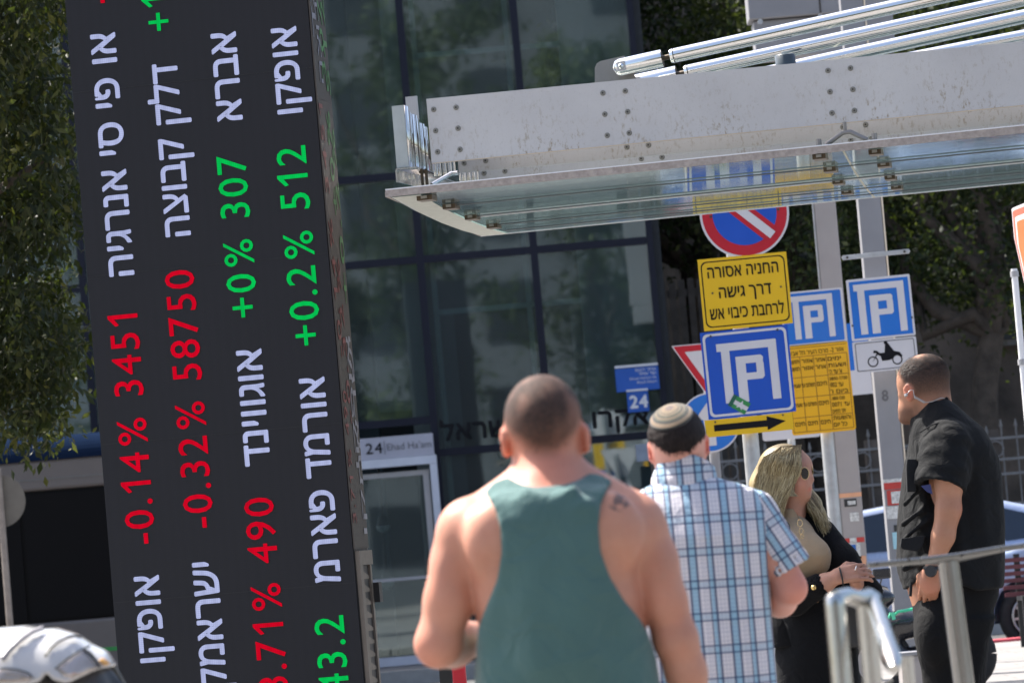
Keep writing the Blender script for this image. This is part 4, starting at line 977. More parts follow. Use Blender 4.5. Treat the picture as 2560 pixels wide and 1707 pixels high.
    def mesh(s):
        F_ = s.F; nx, ny, nz = F_.shape; ins = F_ < 0
        c = [ins[i:nx - 1 + i, j:ny - 1 + j, k:nz - 1 + k] for i in (0, 1) for j in (0, 1) for k in (0, 1)]
        cnt = sum(q.astype(np.int8) for q in c); act = (cnt > 0) & (cnt < 8); I = np.argwhere(act)
        idm = np.full(act.shape, -1, np.int32); idm[act] = np.arange(len(I))
        corner = np.array([(i, j, k) for i in (0, 1) for j in (0, 1) for k in (0, 1)])
        val = np.stack([F_[I[:, 0] + a, I[:, 1] + b, I[:, 2] + d] for a, b, d in corner], 1)
        acc = np.zeros((len(I), 3)); w = np.zeros(len(I))
        for a in range(8):
            for b in range(a + 1, 8):
                if np.abs(corner[a] - corner[b]).sum() != 1: continue
                va, vb = val[:, a], val[:, b]; m = (va < 0) != (vb < 0); t = np.where(m, va / (va - vb + 1e-12), 0)
                acc += m[:, None] * (corner[a] + t[:, None] * (corner[b] - corner[a])); w += m
        V = (I + acc / w[:, None]) * s.h + s.lo
        Q = []
        for ax in range(3):
            o1, o2 = [(0, 1, 0), (1, 0, 0), (1, 0, 0)][ax], [(0, 0, 1), (0, 0, 1), (0, 1, 0)][ax]
            sl0 = [slice(0, -1)] * 3; sl1 = [slice(0, -1)] * 3; sl0[ax] = slice(0, -1); sl1[ax] = slice(1, None)
            a = ins[tuple(sl0)]; b = ins[tuple(sl1)]; E_ = np.argwhere(a != b)
            ok = np.ones(len(E_), bool)
            for k in range(3):
                if k != ax: ok &= E_[:, k] > 0
            E_ = E_[ok]; fl = a[tuple(E_.T)]
            g = lambda d: idm[tuple((E_ - np.array(d)).T)]
            q = np.stack([g((0, 0, 0)), g(o1), g(tuple(np.add(o1, o2))), g(o2)], 1)
            if ax == 1: fl = ~fl
            q[fl] = q[fl][:, ::-1]; Q.append(q)
        Q = np.concatenate(Q); Q = Q[(Q >= 0).all(1)]
        return V, Q[:, ::-1]
def fbm(V, f, seed=0):
    r = np.random.default_rng(seed); o = np.zeros(len(V))
    for i in range(10):
        k = r.normal(0, 1, 3) * f * (1 + i * .35); o += np.sin(V @ k + r.uniform(0, 6.28)) / (1 + i * .35)
    return o / 3
def grid_fbm(f, amp, seed=0, ay=1.0, az=1.0):
    r = np.random.default_rng(seed); K = [(r.normal(0, 1, 3) * f * (1, ay, az) * (1 + i * .4), r.uniform(0, 6.28), 1 / (1 + i * .4)) for i in range(7)]
    def fn(x, y, z): return amp * sum(w * np.sin(k[0] * x + k[1] * y + k[2] * z + p) for k, p, w in K) / 2
    return fn
def poly_region(pts, y0=-9, y1=99):
    """signed distance (x,z) of polygon, extruded along y"""
    P_ = [(p[0], p[2]) for p in pts]
    def fn(x, y, z):
        X_, Z_ = np.broadcast_arrays(x[:, 0, :].astype(np.float32), z[:, 0, :].astype(np.float32)); d = np.full(X_.shape, 1e9, np.float32); sgn = np.ones(X_.shape, bool)
        for i in range(len(P_)):
            ax, az = P_[i]; bx, bz = P_[(i + 1) % len(P_)]; ex, ez = bx - ax, bz - az; wx, wz = X_ - ax, Z_ - az
            t = np.clip((wx * ex + wz * ez) / (ex * ex + ez * ez + 1e-12), 0, 1); d = np.minimum(d, (wx - ex * t) ** 2 + (wz - ez * t) ** 2)
            c = ((Z_ >= az) != (Z_ >= bz)) & (X_ < (bx - ax) * (Z_ - az) / (bz - az + 1e-12) + ax); sgn ^= c
        return (np.sqrt(d) * np.where(sgn, 1, -1))[:, None, :]
    return fn
M_skin = {}
def skin(name, base, hair, blush_glow=(.72, .15, .09), tattoo=None, sss=.12, rough=.5):
    m = NT(name); c = m.ramp(m.noise(9, 4), [(.3, sc3(base, .86)), (.7, sc3(base, 1.1))])
    c = m.mix(m.math('MULTIPLY', m.ramp(m.noise(28, 5, .7), [(.42, (0, 0, 0)), (.75, (1, 1, 1))]), .35), c, sc3((base[0] * .95, base[1] * .72, base[2] * .66), 1))
    c = m.mix(m.math('MULTIPLY', m.ramp(m.noise(150, 2, .5), [(.66, (0, 0, 0)), (.74, (1, 1, 1))]), .30), c, sc3(base, .5))
    c = m.mix(m.math('MULTIPLY', m.attr('blush_glow'), .8), c, blush_glow)
    if tattoo is not None:
        v = m.n('ShaderNodeVectorMath', operation='SUBTRACT'); v.inputs[1].default_value = tattoo[0]; m.l(m.co(), v.inputs[0])
        ln = m.n('ShaderNodeVectorMath', operation='LENGTH'); m.l(v.outputs[0], ln.inputs[0])
        nz = m.n('ShaderNodeTexNoise'); nz.inputs['Scale'].default_value = 62; nz.inputs['Detail'].default_value = 1; m.l(v.outputs[0], nz.inputs['Vector'])
        th = m.math('ADD', m.ramp(nz.outputs['Fac'], [(.47, (0, 0, 0)), (.53, (1, 1, 1))]), m.math('LESS_THAN', ln.outputs['Value'], .011), True)
        f = m.math('MULTIPLY', m.math('MULTIPLY', th, m.math('LESS_THAN', ln.outputs['Value'], tattoo[1])), .75)
        c = m.mix(f, c, (.05, .055, .06))
    hs = m.math('MULTIPLY', m.attr('hair'), m.ramp(m.noise(420, 2, .6), [(.2, (.75,) * 3), (.6, (1,) * 3)]))
    c = m.mix(hs, c, m.ramp(m.noise(260, 3), [(.3, sc3(hair, .5)), (.7, sc3(hair, 1.5))]))
    m.setp(Base_Color=c, Subsurface_Weight=sss, Subsurface_Scale=.012, Specular_IOR_Level=.35)
    m.b.inputs['Subsurface Radius'].default_value = (1, .35, .2)
    m.setp(Roughness=m.math('ADD', m.math('MULTIPLY', m.attr('hair'), .3), rough, True)); m.bump(m.math('ADD', m.noise(300, 3), m.math('MULTIPLY', m.math('MULTIPLY', m.noise(500, 2), m.attr('hair')), 4)), .12, .002)
    return m.m
def cloth(name, col, weave=900, wr=.3, rough=.85, var=.08, sheen=.2):
    m = NT(name); c = m.ramp(m.noise(5, 4), [(.3, sc3(col, 1 - var)), (.7, sc3(col, 1 + var))])
    m.setp(Base_Color=c, Roughness=rough, Sheen_Weight=sheen, Specular_IOR_Level=.2)
    a = m.math('ADD', m.math('MULTIPLY', m.noise(14, 3, .5, dist=1.2), 1.0), m.math('MULTIPLY', m.noise(weave, 1), .05)); m.bump(a, wr, .02); return m.m
def smooth(x, a, b):
    t = np.clip((x - a) / (b - a), 0, 1); return t * t * (3 - 2 * t)
def head(sd, J, c, r, tilt, face, neck_r=None, nose=None):
    pass
def shoes_legs(J0, root, hipc, width, zg, mat_tr, mat_sh, face=(0, 1), h=.012, rr=.085, hipz=None, twist=0):
    """trousers as one mesh + two shoes; face = direction the toes point in (x, y)"""
    hx, hy = hipc[0], hipc[1]; zt = hipc[2]; f = np.array([face[0], face[1], 0.]); f /= np.linalg.norm(f); sd_ = np.array([-f[1], f[0], 0.])
    s = SDF((hx - width - .15, hy - width - .15, zg), (hx + width + .15, hy + width + .15, zt + .08), h)
    for sg in (-1, 1):
        top = np.array(hipc) + sd_ * sg * width * .48; kn = top.copy() - f * -.0; kn[2] = zg + (zt - zg) * .52; kn = kn + f * .02; an = np.array([top[0], top[1], zg + .09]) + sd_ * sg * .02
        s.chain([top, kn, an], [rr, rr * .72, rr * .62], .03)
    s.put(lambda x, y, z: 0 * x + 9, (0, 0, 0), (0, 0, 0))
    V, Q = s.mesh(); V[:, 0] += fbm(V, 14, 5) * .004; V[:, 1] += fbm(V, 12, 6) * .004
    npobj('trousers', V, Q, mat_tr, root)
    for sg in (-1, 1):
        a = np.array(hipc) + sd_ * sg * (width * .48 + .02); a[2] = zg + .045; s = SDF(a - .34, a + .34, .012)
        s.chain([a - f * .05, a + f * .08, a + f * .18], [.045, .043, .034], .03, sq=(1, 1, .95)); s.cone(a, a + np.array([0, 0, .07]), .045, .045); s.clip(lambda x, y, z: (zg + .004) - z)
        V, Q = s.mesh(); npobj('shoe', V, Q, mat_sh, root)
def hand(sd, wrist, dirv, palm_n, scale=1.0, curl=.5, thumb=1):
    """palm and five separate curled fingers added to an SDF; dirv: wrist->knuckles, palm_n: palm normal"""
    w = np.array(wrist, float); d = np.array(dirv, float); d /= np.linalg.norm(d); n = np.array(palm_n, float); n -= d * n.dot(d); n /= np.linalg.norm(n); s_ = np.cross(d, n)
    sc_ = scale; 
    for i, o in enumerate((-1.2, 0, 1.2)): sd.cone(w + s_ * o * .014 * sc_, w + d * .075 * sc_ + s_ * o * .022 * sc_, .017 * sc_, .013 * sc_, .012)
    for i, (o, L) in enumerate(((-1.6, .072), (-.55, .084), (.5, .078), (1.5, .060))):
        p = w + d * .082 * sc_ + s_ * o * .0195 * sc_; dd = d.copy(); pts = [p]; 
        for j in range(3):
            a = curl * (.55, .9, .8)[j]; dd = dd * math.cos(a) + n * math.sin(a); dd /= np.linalg.norm(dd); p = p + dd * L * (.45, .31, .24)[j] * sc_; pts.append(p)
        sd.chain(pts, [.0092 * sc_, .0086 * sc_, .0078 * sc_, .0066 * sc_], .004)
    p = w + d * .02 * sc_ - s_ * thumb * .026 * sc_; d2 = d * .75 - s_ * thumb * .6 + n * .35; d2 /= np.linalg.norm(d2); p1 = p + d2 * .035 * sc_; d3 = d * .9 + n * .5 ; d3 /= np.linalg.norm(d3); p2 = p1 + d3 * .03 * sc_; p3 = p2 + d3 * .024 * sc_
    sd.chain([p, p1, p2, p3], [.014 * sc_, .012 * sc_, .0105 * sc_, .008 * sc_], .008)

def strands(root, V, Q, c, mat, n, L, w, seed=0, down=(0, 0, -1), mask=None, name='hair_strands', lift=.0025, flow=None):
    """short strands laid over the hair surface: thin triangles"""
    r = np.random.default_rng(seed); c = np.array(c); idx = r.integers(0, len(V), n)
    if mask is not None: idx = idx[mask[idx] > r.uniform(0, 1, len(idx))]
    p = V[idx]; nrm = p - c; nrm /= np.linalg.norm(nrm, axis=1)[:, None]
    d = np.tile(np.array(down, float), (len(p), 1)) + r.normal(0, .25, (len(p), 3)) if flow is None else flow(p) + r.normal(0, .2, (len(p), 3)); d -= nrm * (d * nrm).sum(1)[:, None]; d /= np.linalg.norm(d, axis=1)[:, None] + 1e-9
    s_ = np.cross(d, nrm); ll = (L * r.uniform(.6, 1.3, len(p)))[:, None]
    a = p + s_ * w * .5; b = p - s_ * w * .5; m1 = p + d * ll * .55 + nrm * lift; e = p + d * ll + nrm * lift * .4
    VV = np.stack([a, b, m1 - s_ * w * .35, e, m1 + s_ * w * .35], 1).reshape(-1, 3); k = np.arange(len(p)) * 5
    T = np.concatenate([np.stack([k, k + 1, k + 2], 1), np.stack([k, k + 2, k + 4], 1), np.stack([k + 4, k + 2, k + 3], 1)])
    o = npobj(name, VV, T, mat, root); tag(o, kind='stuff'); return o
# ------------------------------------------------------------------ man in the green tank top (nearest)
def tank_man():
    D = 9.2; s = S(D); J = lambda u, v, dy=0.0: P(u, v, D + dy)
    zg = -.25; c0 = J(1400, 1400); root = thing('person', 'man seen from behind in a green tank top, head bent, elbow crooked', 'person', (c0.x, D, zg))
    h = .0075
    lo = (J(1020, 1400).x - .03, D - .28, zg + .8); hi = (J(1790, 1400).x + .03, D + .45, J(1357, 925).z + .02)
    sd = SDF(lo, hi, h)
    z = lambda v, u=1380: J(u, v).z
    Lp = [J(*q) for q in ((1306, 1140), (1298, 1172), (1262, 1208), (1200, 1262), (1170, 1310), (1156, 1350), (1165, 1420), (1180, 1490), (1196, 1560), (1205, 1640), (1208, 1720), (1200, 1850), (1196, 2000))]
    Rp = [J(*q) for q in ((1432, 1130), (1440, 1160), (1478, 1195), (1545, 1238), (1592, 1290), (1606, 1330), (1604, 1400), (1606, 1480), (1612, 1560), (1618, 1640), (1628, 1720), (1640, 1850), (1648, 2000))]
    Yc = [(z(1140), D + .05, .062), (z(1190), D + .02, .075), (z(1240), D, .10), (z(1300), D - .005, .122), (z(1400), D, .132), (z(1500), D, .130), (z(1600), D + .01, .122), (z(1720), D + .01, .118), (z(1900), D + .01, .125), (z(2050), D + .01, .125)]
    def torso(S_, off=0.0, fold=None):
        S_.loft(Lp, Rp, Yc, .03, off, 2.25, fold)
        for a, b in ((J(1338, 1180, .04), J(1200, 1296, .0)), (J(1408, 1172, .04), J(1560, 1276, .0))): S_.cone(a, b, .036 + off, .050 + off, .04)
        for c in (J(1250, 1352, -.088), J(1520, 1330, -.088)): S_.ell(c, (.072 + off, .045 + off, .085 + off), .035)
        for a, b in ((J(1335, 1290, -.095), J(1352, 1640, -.095)), (J(1420, 1282, -.095), J(1440, 1640, -.095))): S_.cone(a, b, .035 + off, .038 + off, .04)
    torso(sd)
    # spine groove
    sd.cone(J(1370, 1240, -.14), J(1397, 1600, -.155), .020, .020, .05, 'd')
    for a, b in ((J(1225, 1420, -.135), J(1185, 1480, -.10)), (J(1545, 1400, -.135), J(1590, 1460, -.10))): sd.cone(a, b, .010, .008, .04, 'd')
    # neck and head, bent forward
    sd.cone(J(1370, 1215, .0), J(1362, 1095, .05), .063, .057, .03)
    sd.ell(J(1357, 1046, .04), (.0815, .098, .093), .02)
    sd.ell(J(1356, 1095, .085), (.068, .078, .078), .03); sd.ell(J(1352, 1150, .125), (.052, .05, .05), .03)
    for u, v, sg in ((1264, 1104, -1), (1461, 1096, 1)):   # ears
        c = J(u, v, .035); sd.ell(c, (.012, .024, .034), .006, R=np.array(Matrix.Rotation(math.radians(-18 * sg), 3, 'Z')))
        sd.ell(J(u + sg * 3, v + 4, .035), (.006, .010, .018), .004, 'd')
    # arms
    sd.ell(J(1160, 1342, -.01), (.058, .058, .070), .035)
    sd.chain([J(1168, 1322, -.0), J(1146, 1400, .0), J(1122, 1500, .0), J(1097, 1603, .0)], [.058, .056, .051, .045], .016)
    sd.ell(J(1118, 1480, -.03), (.030, .030, .07), .03)
    sd.chain([J(1096, 1612, .0), J(1130, 1606, .10), J(1215, 1590, .26)], [.049, .050, .030], .02)
    hand(sd, J(1222, 1588, .27), (.55, .75, .1), (0.1, -.2, 1), 1.0, .6, 1)
    sd.ell(J(1600, 1330, -.01), (.056, .058, .070), .035)
    sd.chain([J(1592, 1310, .0), J(1628, 1400, .0), J(1660, 1500, .0), J(1690, 1595, .01)], [.058, .055, .047, .043], .016)
    sd.ell(J(1650, 1450, -.03), (.030, .028, .07), .03)
    sd.chain([J(1690, 1600, .01), J(1715, 1680, .03), J(1748, 1810, .10)], [.046, .042, .028], .02)
    hand(sd, J(1750, 1822, .105), (.15, .35, -1), (-1, .1, 0), 1.0, .35, 1)
    V, Q = sd.mesh()
    m_t = np.array(J(1538, 1262, -.1)) - np.array(root.location)
    tt = V[np.argmin(((V - np.array(J(1538, 1262, -.1))) ** 2).sum(1))] - np.array(root.location)
    SK = skin('skin_fair', (.52, .255, .175), (.017, .0125, .011), tattoo=(tuple(tt), .027))
    o = npobj('body', V, Q, SK, root)
    x, y, zz = V.T; cx = J(1357, 1040).x
    zl = z(1130, 1357) + .048 * np.minimum(1, ((x - cx) / .075) ** 2)
    hr = (.93 + .07 * smooth(zz, zl + .02, zl + .07)) * smooth(zz + fbm(V, 60, 2) * .004, zl - .022, zl + .022) * (y < D + .14)
    # ears stay skin; sun glowing through them is painted as blush
    ear = np.zeros(len(V))
    for u, v, sg in ((1264, 1104, -1), (1461, 1096, 1)):
        c = np.array(J(u, v, .045)); e = np.exp(-(((V - c) / np.array([.016, .03, .038])) ** 2).sum(1) * .9); ear = np.maximum(ear, e)
    hr = hr * (1 - smooth(ear, .15, .4)) * (1 - .22 * np.clip(fbm(V, 26, 15) + .2, 0, 1)); attr(o, 'hair', hr); bl = ear * .9
    for c, r_, a_ in ((J(1365, 1180, -.05), .08, .35), (J(1395, 1560, 0), .0001, 0), (J(1060, 1640), .06, .35), (J(1640, 1500), .10, .15), (J(1120, 1450), .12, .12)):
        bl = np.maximum(bl, a_ * np.exp(-((V - np.array(c)) ** 2).sum(1) / r_ ** 2 if r_ > .001 else bl * 0))
    attr(o, 'blush_glow', np.clip(bl, 0, 1))
    strands(root, V, Q, J(1357, 1060, .04), pbr('buzz_hair', (.016, .012, .011), .7), 9000, .006, .0011, seed=12, mask=np.clip(hr, 0, 1) * .9, lift=.003, down=(0, -.2, -1))
    # tank top
    tk = SDF((lo[0] + .05, lo[1], zg + .72), (hi[0] - .05, D + .2, z(1165)), h)
    fold = grid_fbm(16, .006, 3, .6, .25)
    def fold2(x, y, z_): 
        w = np.clip((z(1330) - z_) / .2, .12, 1); return fold(x, y, z_) * w - .010 * w
    torso(tk, .009, fold2)
    c = J(1368, 1262, -.11); 
    for k_, (u0, v0, u1, v1) in enumerate(((1318, 1232, 1372, 1262), (1372, 1262, 1432, 1224), (1300, 1255, 1380, 1292), (1380, 1300, 1445, 1262), (1410, 1290, 1470, 1262))): tk.cone(J(u0, v0, -.118), J(u1, v1, -.130), .008, .010, .022)
    pl = [(1269, 1192), (1283, 1200), (1305, 1212), (1340, 1219), (1372, 1217), (1410, 1213), (1445, 1201), (1474, 1183), (1500, 1186), (1533, 1203), (1512, 1232), (1500, 1262), (1494, 1312), (1499, 1378), (1523, 1442), (1560, 1502), (1596, 1543), (1618, 1580), (1640, 1640), (1660, 1760), (1680, 2000), (1160, 2000), (1180, 1760), (1190, 1640), (1197, 1566), (1218, 1510), (1244, 1447), (1255, 1380), (1252, 1320), (1238, 1272), (1212, 1230), (1235, 1205)]
    tk.clip(poly_region([J(*q) for q in pl]))
    # hollow so that it is cloth over the body
    V, Q = tk.mesh()
    M_tank = cloth('tank_cotton', (.072, .142, .136), 700, .6)
    npobj('tank_top', V, Q, M_tank, root)
    shoes_legs(None, root, (J(1400, 1400).x + .02, D + .01, zg + .86), .19, zg, cloth('shorts_dark', (.05, .055, .065)), pbr('trainer', (.3, .3, .3), .7), (0, 1), .014, .095)
tank_man()

# ------------------------------------------------------------------ man in the plaid shirt with a kippah
def plaid_mat():
    m = NT('plaid_cotton'); at = m.n('ShaderNodeAttribute'); at.attribute_name = 'uvw'; sp = m.n('ShaderNodeSeparateXYZ'); m.l(at.outputs['Vector'], sp.inputs[0])
    def stripes(coord, period, items):
        t = m.math('FRACT', m.math('DIVIDE', coord, period)); out = None
        for c0, w in items:
            a = m.math('LESS_THAN', m.math('ABSOLUTE', m.math('SUBTRACT', t, c0)), w / 2); out = a if out is None else m.math('MAXIMUM', out, a)
        return out
    U_, V_ = sp.outputs[0], sp.outputs[1]
    base = (.66, .62, .64)
    bu = stripes(U_, .100, [(.25, .15), (.72, .09)]); bv = stripes(V_, .088, [(.30, .16)])
    nu = stripes(U_, .100, [(.145, .062), (.355, .062), (.65, .035), (.80, .065)]); nv = stripes(V_, .088, [(.19, .06), (.42, .06)])
    tu = stripes(U_, .100, [(.5, .016), (.57, .012), (.92, .016), (.02, .012)]); tv = stripes(V_, .088, [(.55, .018), (.68, .014), (.82, .018), (.95, .014), (.07, .014)])
    c = m.mix(m.math('MULTIPLY', bv, .42), base, (.22, .40, .52)); c = m.mix(m.math('MULTIPLY', bu, .8), c, (.22, .42, .55))
    c = m.mix(m.math('MULTIPLY', tv, .45), c, (.10, .12, .25)); c = m.mix(m.math('MULTIPLY', tu, .45), c, (.10, .12, .25))
    c = m.mix(m.math('MULTIPLY', nv, .72), c, (.02, .05, .13)); c = m.mix(m.math('MULTIPLY', nu, .82), c, (.015, .04, .11))
    m.setp(Base_Color=c, Roughness=.85, Sheen_Weight=.2, Specular_IOR_Level=.2)
    m.bump(m.math('ADD', m.noise(18, 3, .5, dist=1.5), m.math('MULTIPLY', m.noise(900, 1), .05)), .35, .02); return m.m
def plaid_man():
    D = 12.0; J = lambda u, v, dy=0.0: P(u, v, D + dy); s = S(D); zg = -.25
    c0 = J(1760, 1500); root = thing('person', 'man in a blue plaid short-sleeved shirt and knitted kippah, seen from behind', 'person', (c0.x, D, zg))
    z = lambda v, u=1740: J(u, v).z; h = .0075
    # body
    lo = (J(1500, 1400).x, D - .3, zg + .85); hi = (J(2040, 1400).x + .03, D + .42, J(1690, 995).z + .02)
    sd = SDF(lo, hi, h)
    sd.cone(J(1712, 1200, 0), J(1698, 1115, .01), .068, .062, .04)
    sd.ell(J(1693, 1098, .0), (.0765, .096, .088), .02); sd.ell(J(1690, 1130, .045), (.062, .07, .075), .03); sd.ell(J(1690, 1172, .07), (.05, .045, .045), .03)
    for u, v, sg in ((1628, 1130, -1), (1766, 1112, 1)):
        sd.ell(J(u, v, .01), (.009, .019, .031), .008, R=np.array(Matrix.Rotation(math.radians(-22 * sg), 3, 'Z'))); sd.ell(J(u + sg * 2, v + 3, -.0), (.005, .009, .016), .004, 'd')
    Lp = [J(*q) for q in ((1650, 1195), (1630, 1215), (1585, 1240), (1560, 1300), (1570, 1450), (1580, 1700), (1590, 1900))]; Rp = [J(*q) for q in ((1762, 1190), (1790, 1205), (1870, 1228), (1905, 1290), (1905, 1400), (1908, 1600), (1910, 1900))]
    Yc = [(z(1190), D + .01, .065), (z(1240), D, .10), (z(1330), D, .125), (z(1500), D, .13), (z(1900), D, .13)]
    sd.loft(Lp, Rp, Yc, .03, -.004)
    sd.chain([J(1885, 1295, 0), J(1935, 1380, -.005), J(1975, 1468, -.0)], [.058, .050, .043], .03)
    sd.chain([J(1975, 1470, 0), J(1950, 1500, .09), J(1890, 1500, .26)], [.045, .044, .028], .02); hand(sd, J(1885, 1500, .27), (-.5, .8, .1), (.2, .1, 1), 1.0, .5, -1)
    sd.chain([J(1585, 1310, 0), J(1555, 1400, .0), J(1535, 1500, .0)], [.058, .050, .043], .03); sd.chain([J(1535, 1500, 0), J(1560, 1520, .10), J(1600, 1520, .26)], [.045, .044, .028], .02); hand(sd, J(1605, 1520, .27), (.5, .8, .1), (-.2, .1, 1), 1.0, .5, 1)
    V, Q = sd.mesh(); SK = skin('skin_pink', (.60, .30, .23), (.010, .008, .008)); o = npobj('body', V, Q, SK, root)
    ear = np.zeros(len(V))
    for u, v in ((1628, 1130), (1766, 1112)): ear = np.maximum(ear, np.exp(-(((V - np.array(J(u, v, .01))) / np.array([.014, .03, .036])) ** 2).sum(1) * .9))
    attr(o, 'hair', np.zeros(len(V))); 
    bl = np.maximum(ear, .5 * np.exp(-((V - np.array(J(2000, 1470))) ** 2).sum(1) / .07 ** 2)); attr(o, 'blush_glow', np.clip(bl, 0, 1))
    # hair: a fitted cap of hair plus fine strands
    hs = SDF((J(1600, 1080).x, D - .13, J(1690, 1175).z), (J(1790, 1080).x, D + .12, J(1690, 995).z + .02), .005)
    hs.ell(J(1692, 1098, .0), (.082, .103, .094), .02); hs.cone(J(1694, 1100, -.045), J(1694, 1142, -.03), .052, .044, .03)
    def hl(x, y, zz):
        cx = J(1692, 1100).x; yy = y - D; zl = z(1150, 1692) + .02 + .035 * np.clip((np.abs(x - cx) - .03) / .04, 0, 1) + np.clip(yy + .02, 0, .2) * 1.3; return zl - zz + .003 * np.sin(x * 260) * np.sin(x * 97 + 1)
    hs.clip(hl, .01); V, Q = hs.mesh(); V += (fbm(V, 190, 4) * .0012)[:, None]
    M_hair = NT('hair_dark'); M_hair.setp(Base_Color=M_hair.ramp(M_hair.noise(200, 3, vec=M_hair.map((1, 1, .2))), [(.3, (.008, .006, .006)), (.7, (.028, .020, .018))]), Roughness=.7, Specular_IOR_Level=.15); M_hair.bump(M_hair.noise(420, 2, vec=M_hair.map((1, 1, .15))), .6, .004); M_hair = M_hair.m
    ho = npobj('hair', V, Q, M_hair, root)
    strands(root, V, Q, J(1692, 1060, 0), M_hair, 3500, .016, .0011, seed=3, down=(.0, -.15, -1))
    # kippah: knitted shallow cap centred on the crown, rings by radius
    C = np.array(J(1692, 1098, .0)); R_ = np.array((.0845, .1055, .0965)); pole = np.array(J(1672, 1030, 0)) - C; pole[1] = -.040; pole /= np.linalg.norm(pole)
    a_ = np.cross(pole, (0, 1, 0)); a_ /= np.linalg.norm(a_); b_ = np.cross(pole, a_); vs = []; rad = []; nr, na = 26, 72; TH = math.radians(46)
    for i in range(nr + 1):
        th = TH * i / nr
        for j in range(na):
            ph = 2 * math.pi * j / na; d = pole * math.cos(th) + (a_ * math.cos(ph) + b_ * math.sin(ph)) * math.sin(th); q = C + d * R_ * (1 + (.030 if i < nr else .0) + .004 * math.sin(i * math.pi))
            vs.append(q); rad.append(i / nr)
    Q = np.array([(i * na + j, i * na + (j + 1) % na, (i + 1) * na + (j + 1) % na, (i + 1) * na + j) for i in range(nr) for j in range(na)])
    m = NT('kippah_knit'); r_ = m.attr('rad'); ntw = m.math('ADD', r_, m.math('MULTIPLY', m.math('SUBTRACT', m.noise(60, 3), .5), .025))
    tan, dk, ol, brn = (.23, .16, .095), (.03, .031, .026), (.10, .095, .055), (.13, .09, .075)
    c = m.ramp(ntw, [(0, brn), (.16, brn), (.19, tan), (.33, (.21, .155, .09)), (.36, dk), (.40, tan), (.46, ol), (.52, dk), (.57, (.20, .14, .08)), (.64, ol), (.69, dk), (.76, dk), (.80, tan), (.90, (.21, .14, .08)), (.93, dk), (1.0, dk)])
    m.setp(Base_Color=c, Roughness=.9, Sheen_Weight=.3); m.bump(m.noise(520, 2), .8, .004)
    ko = npobj('kippah', np.array(vs), Q[:, ::-1], m.m, root); attr(ko, 'rad', rad)
    sf = ko.modifiers.new('solid', 'SOLIDIFY'); sf.thickness = .004; sf.offset = -1
    # shirt
    M_pl = plaid_mat()
    sh = SDF((J(1500, 1400).x, D - .3, zg + .62), (J(2000, 1400).x, D + .25, z(1165, 1700)), h)
    Ls = [J(*q) for q in ((1655, 1182), (1640, 1204), (1600, 1226), (1560, 1256), (1545, 1320), (1558, 1450), (1568, 1600), (1572, 1750), (1574, 1930))]; Rs = [J(*q) for q in ((1762, 1180), (1780, 1190), (1850, 1208), (1893, 1224), (1920, 1270), (1922, 1350), (1923, 1440), (1930, 1560), (1942, 1720), (1955, 1930))]
    Ys = [(z(1180), D + .01, .07), (z(1215), D, .095), (z(1260), D, .125), (z(1340), D - .01, .15), (z(1500), D, .155), (z(1700), D, .155), (z(1950), D, .165)]
    fo = grid_fbm(13, .009, 8, .6, .22)
    sh.loft(Ls, Rs, Ys, .03, .0, 2.3, lambda x, y, zz: fo(x, y, zz) * np.clip((z(1225) - zz) / .15, .1, 1))
    sh.clip(lambda x, y, zz: (zg + .66) - zz)
    V, Q = sh.mesh(); o = npobj('shirt', V, Q, M_pl, root); x0 = J(1740, 1300).x
    ax_ = V[:, 0] - x0; attrv(o, 'uvw', np.stack([ax_ * (1 + ax_ ** 2) + .05, V[:, 2] + .02 * ax_ + 10, 0 * ax_], 1) + np.array([10, 0, 0]))
    def sleeve(a, b, ra, rb, nm):
        a = np.array(a); b = np.array(b); d = (b - a) / np.linalg.norm(b - a); q = SDF(np.minimum(a, b) - .13, np.maximum(a, b) + .13, h)
        f2 = grid_fbm(22, .006, 5)
        L_ = np.linalg.norm(b - a)
        def fn(x, y, zz):
            px, py, pz = x - a[0], y - a[1], zz - a[2]; t = px * d[0] + py * d[1] + pz * d[2]; tt = np.clip(t, -.02, L_); r = np.sqrt(np.maximum(0, px * px + py * py + pz * pz - t * t)); e = np.sqrt(r * r + np.minimum(0, t + .0) ** 2) - (ra + (rb - ra) * tt / L_) + f2(x, y, zz)
            return np.maximum(e, t - L_)
        q.put(fn, np.minimum(a, b) - .12, np.maximum(a, b) + .12, .005)
        # open cuff
        q.cone(b - d * .03, b + d * .06, rb - .008, rb - .006, .003, 'd')
        V, Q = q.mesh(); o = npobj('sleeve', V, Q, M_pl, o_shirt); s1_ = np.cross(d, (0, 1, 0)); s1_ /= np.linalg.norm(s1_)
        attrv(o, 'uvw', np.stack([(V - a) @ s1_ + 5.02, (V - a) @ d + 5.0, 0 * V[:, 0]], 1)); return o
    o_shirt = o
    sleeve(J(1882, 1290, 0), J(1976, 1427, -.005), .068, .0625, 'right'); sleeve(J(1590, 1300, 0), J(1528, 1440, -.0), .068, .062, 'left')
    # yoke seam and centre pleat as raised seams, and collar
    yk = MB(); pts = []
    cs = SDF((J(1620, 1180).x, D - .12, z(1225, 1700)), (J(1800, 1180).x, D + .14, z(1140, 1700)), .005)
    cs.cone(J(1712, 1204, .0), J(1716, 1158, -.0), .092, .078, .01); cs.cone(J(1712, 1225, .0), J(1716, 1135, -.0), .083, .069, .004, 'd')
    n_ = np.array(J(1722, 1158, .02) - J(1712, 1196, .015)); n_ = n_ / np.linalg.norm(n_); pc = np.array(J(1722, 1157, .02)); cs.clip(lambda x, y, zz: (x - pc[0]) * n_[0] + (y - pc[1]) * n_[1] * .2 + (zz - pc[2]) * n_[2] + (y - pc[1]) * .25, .004)
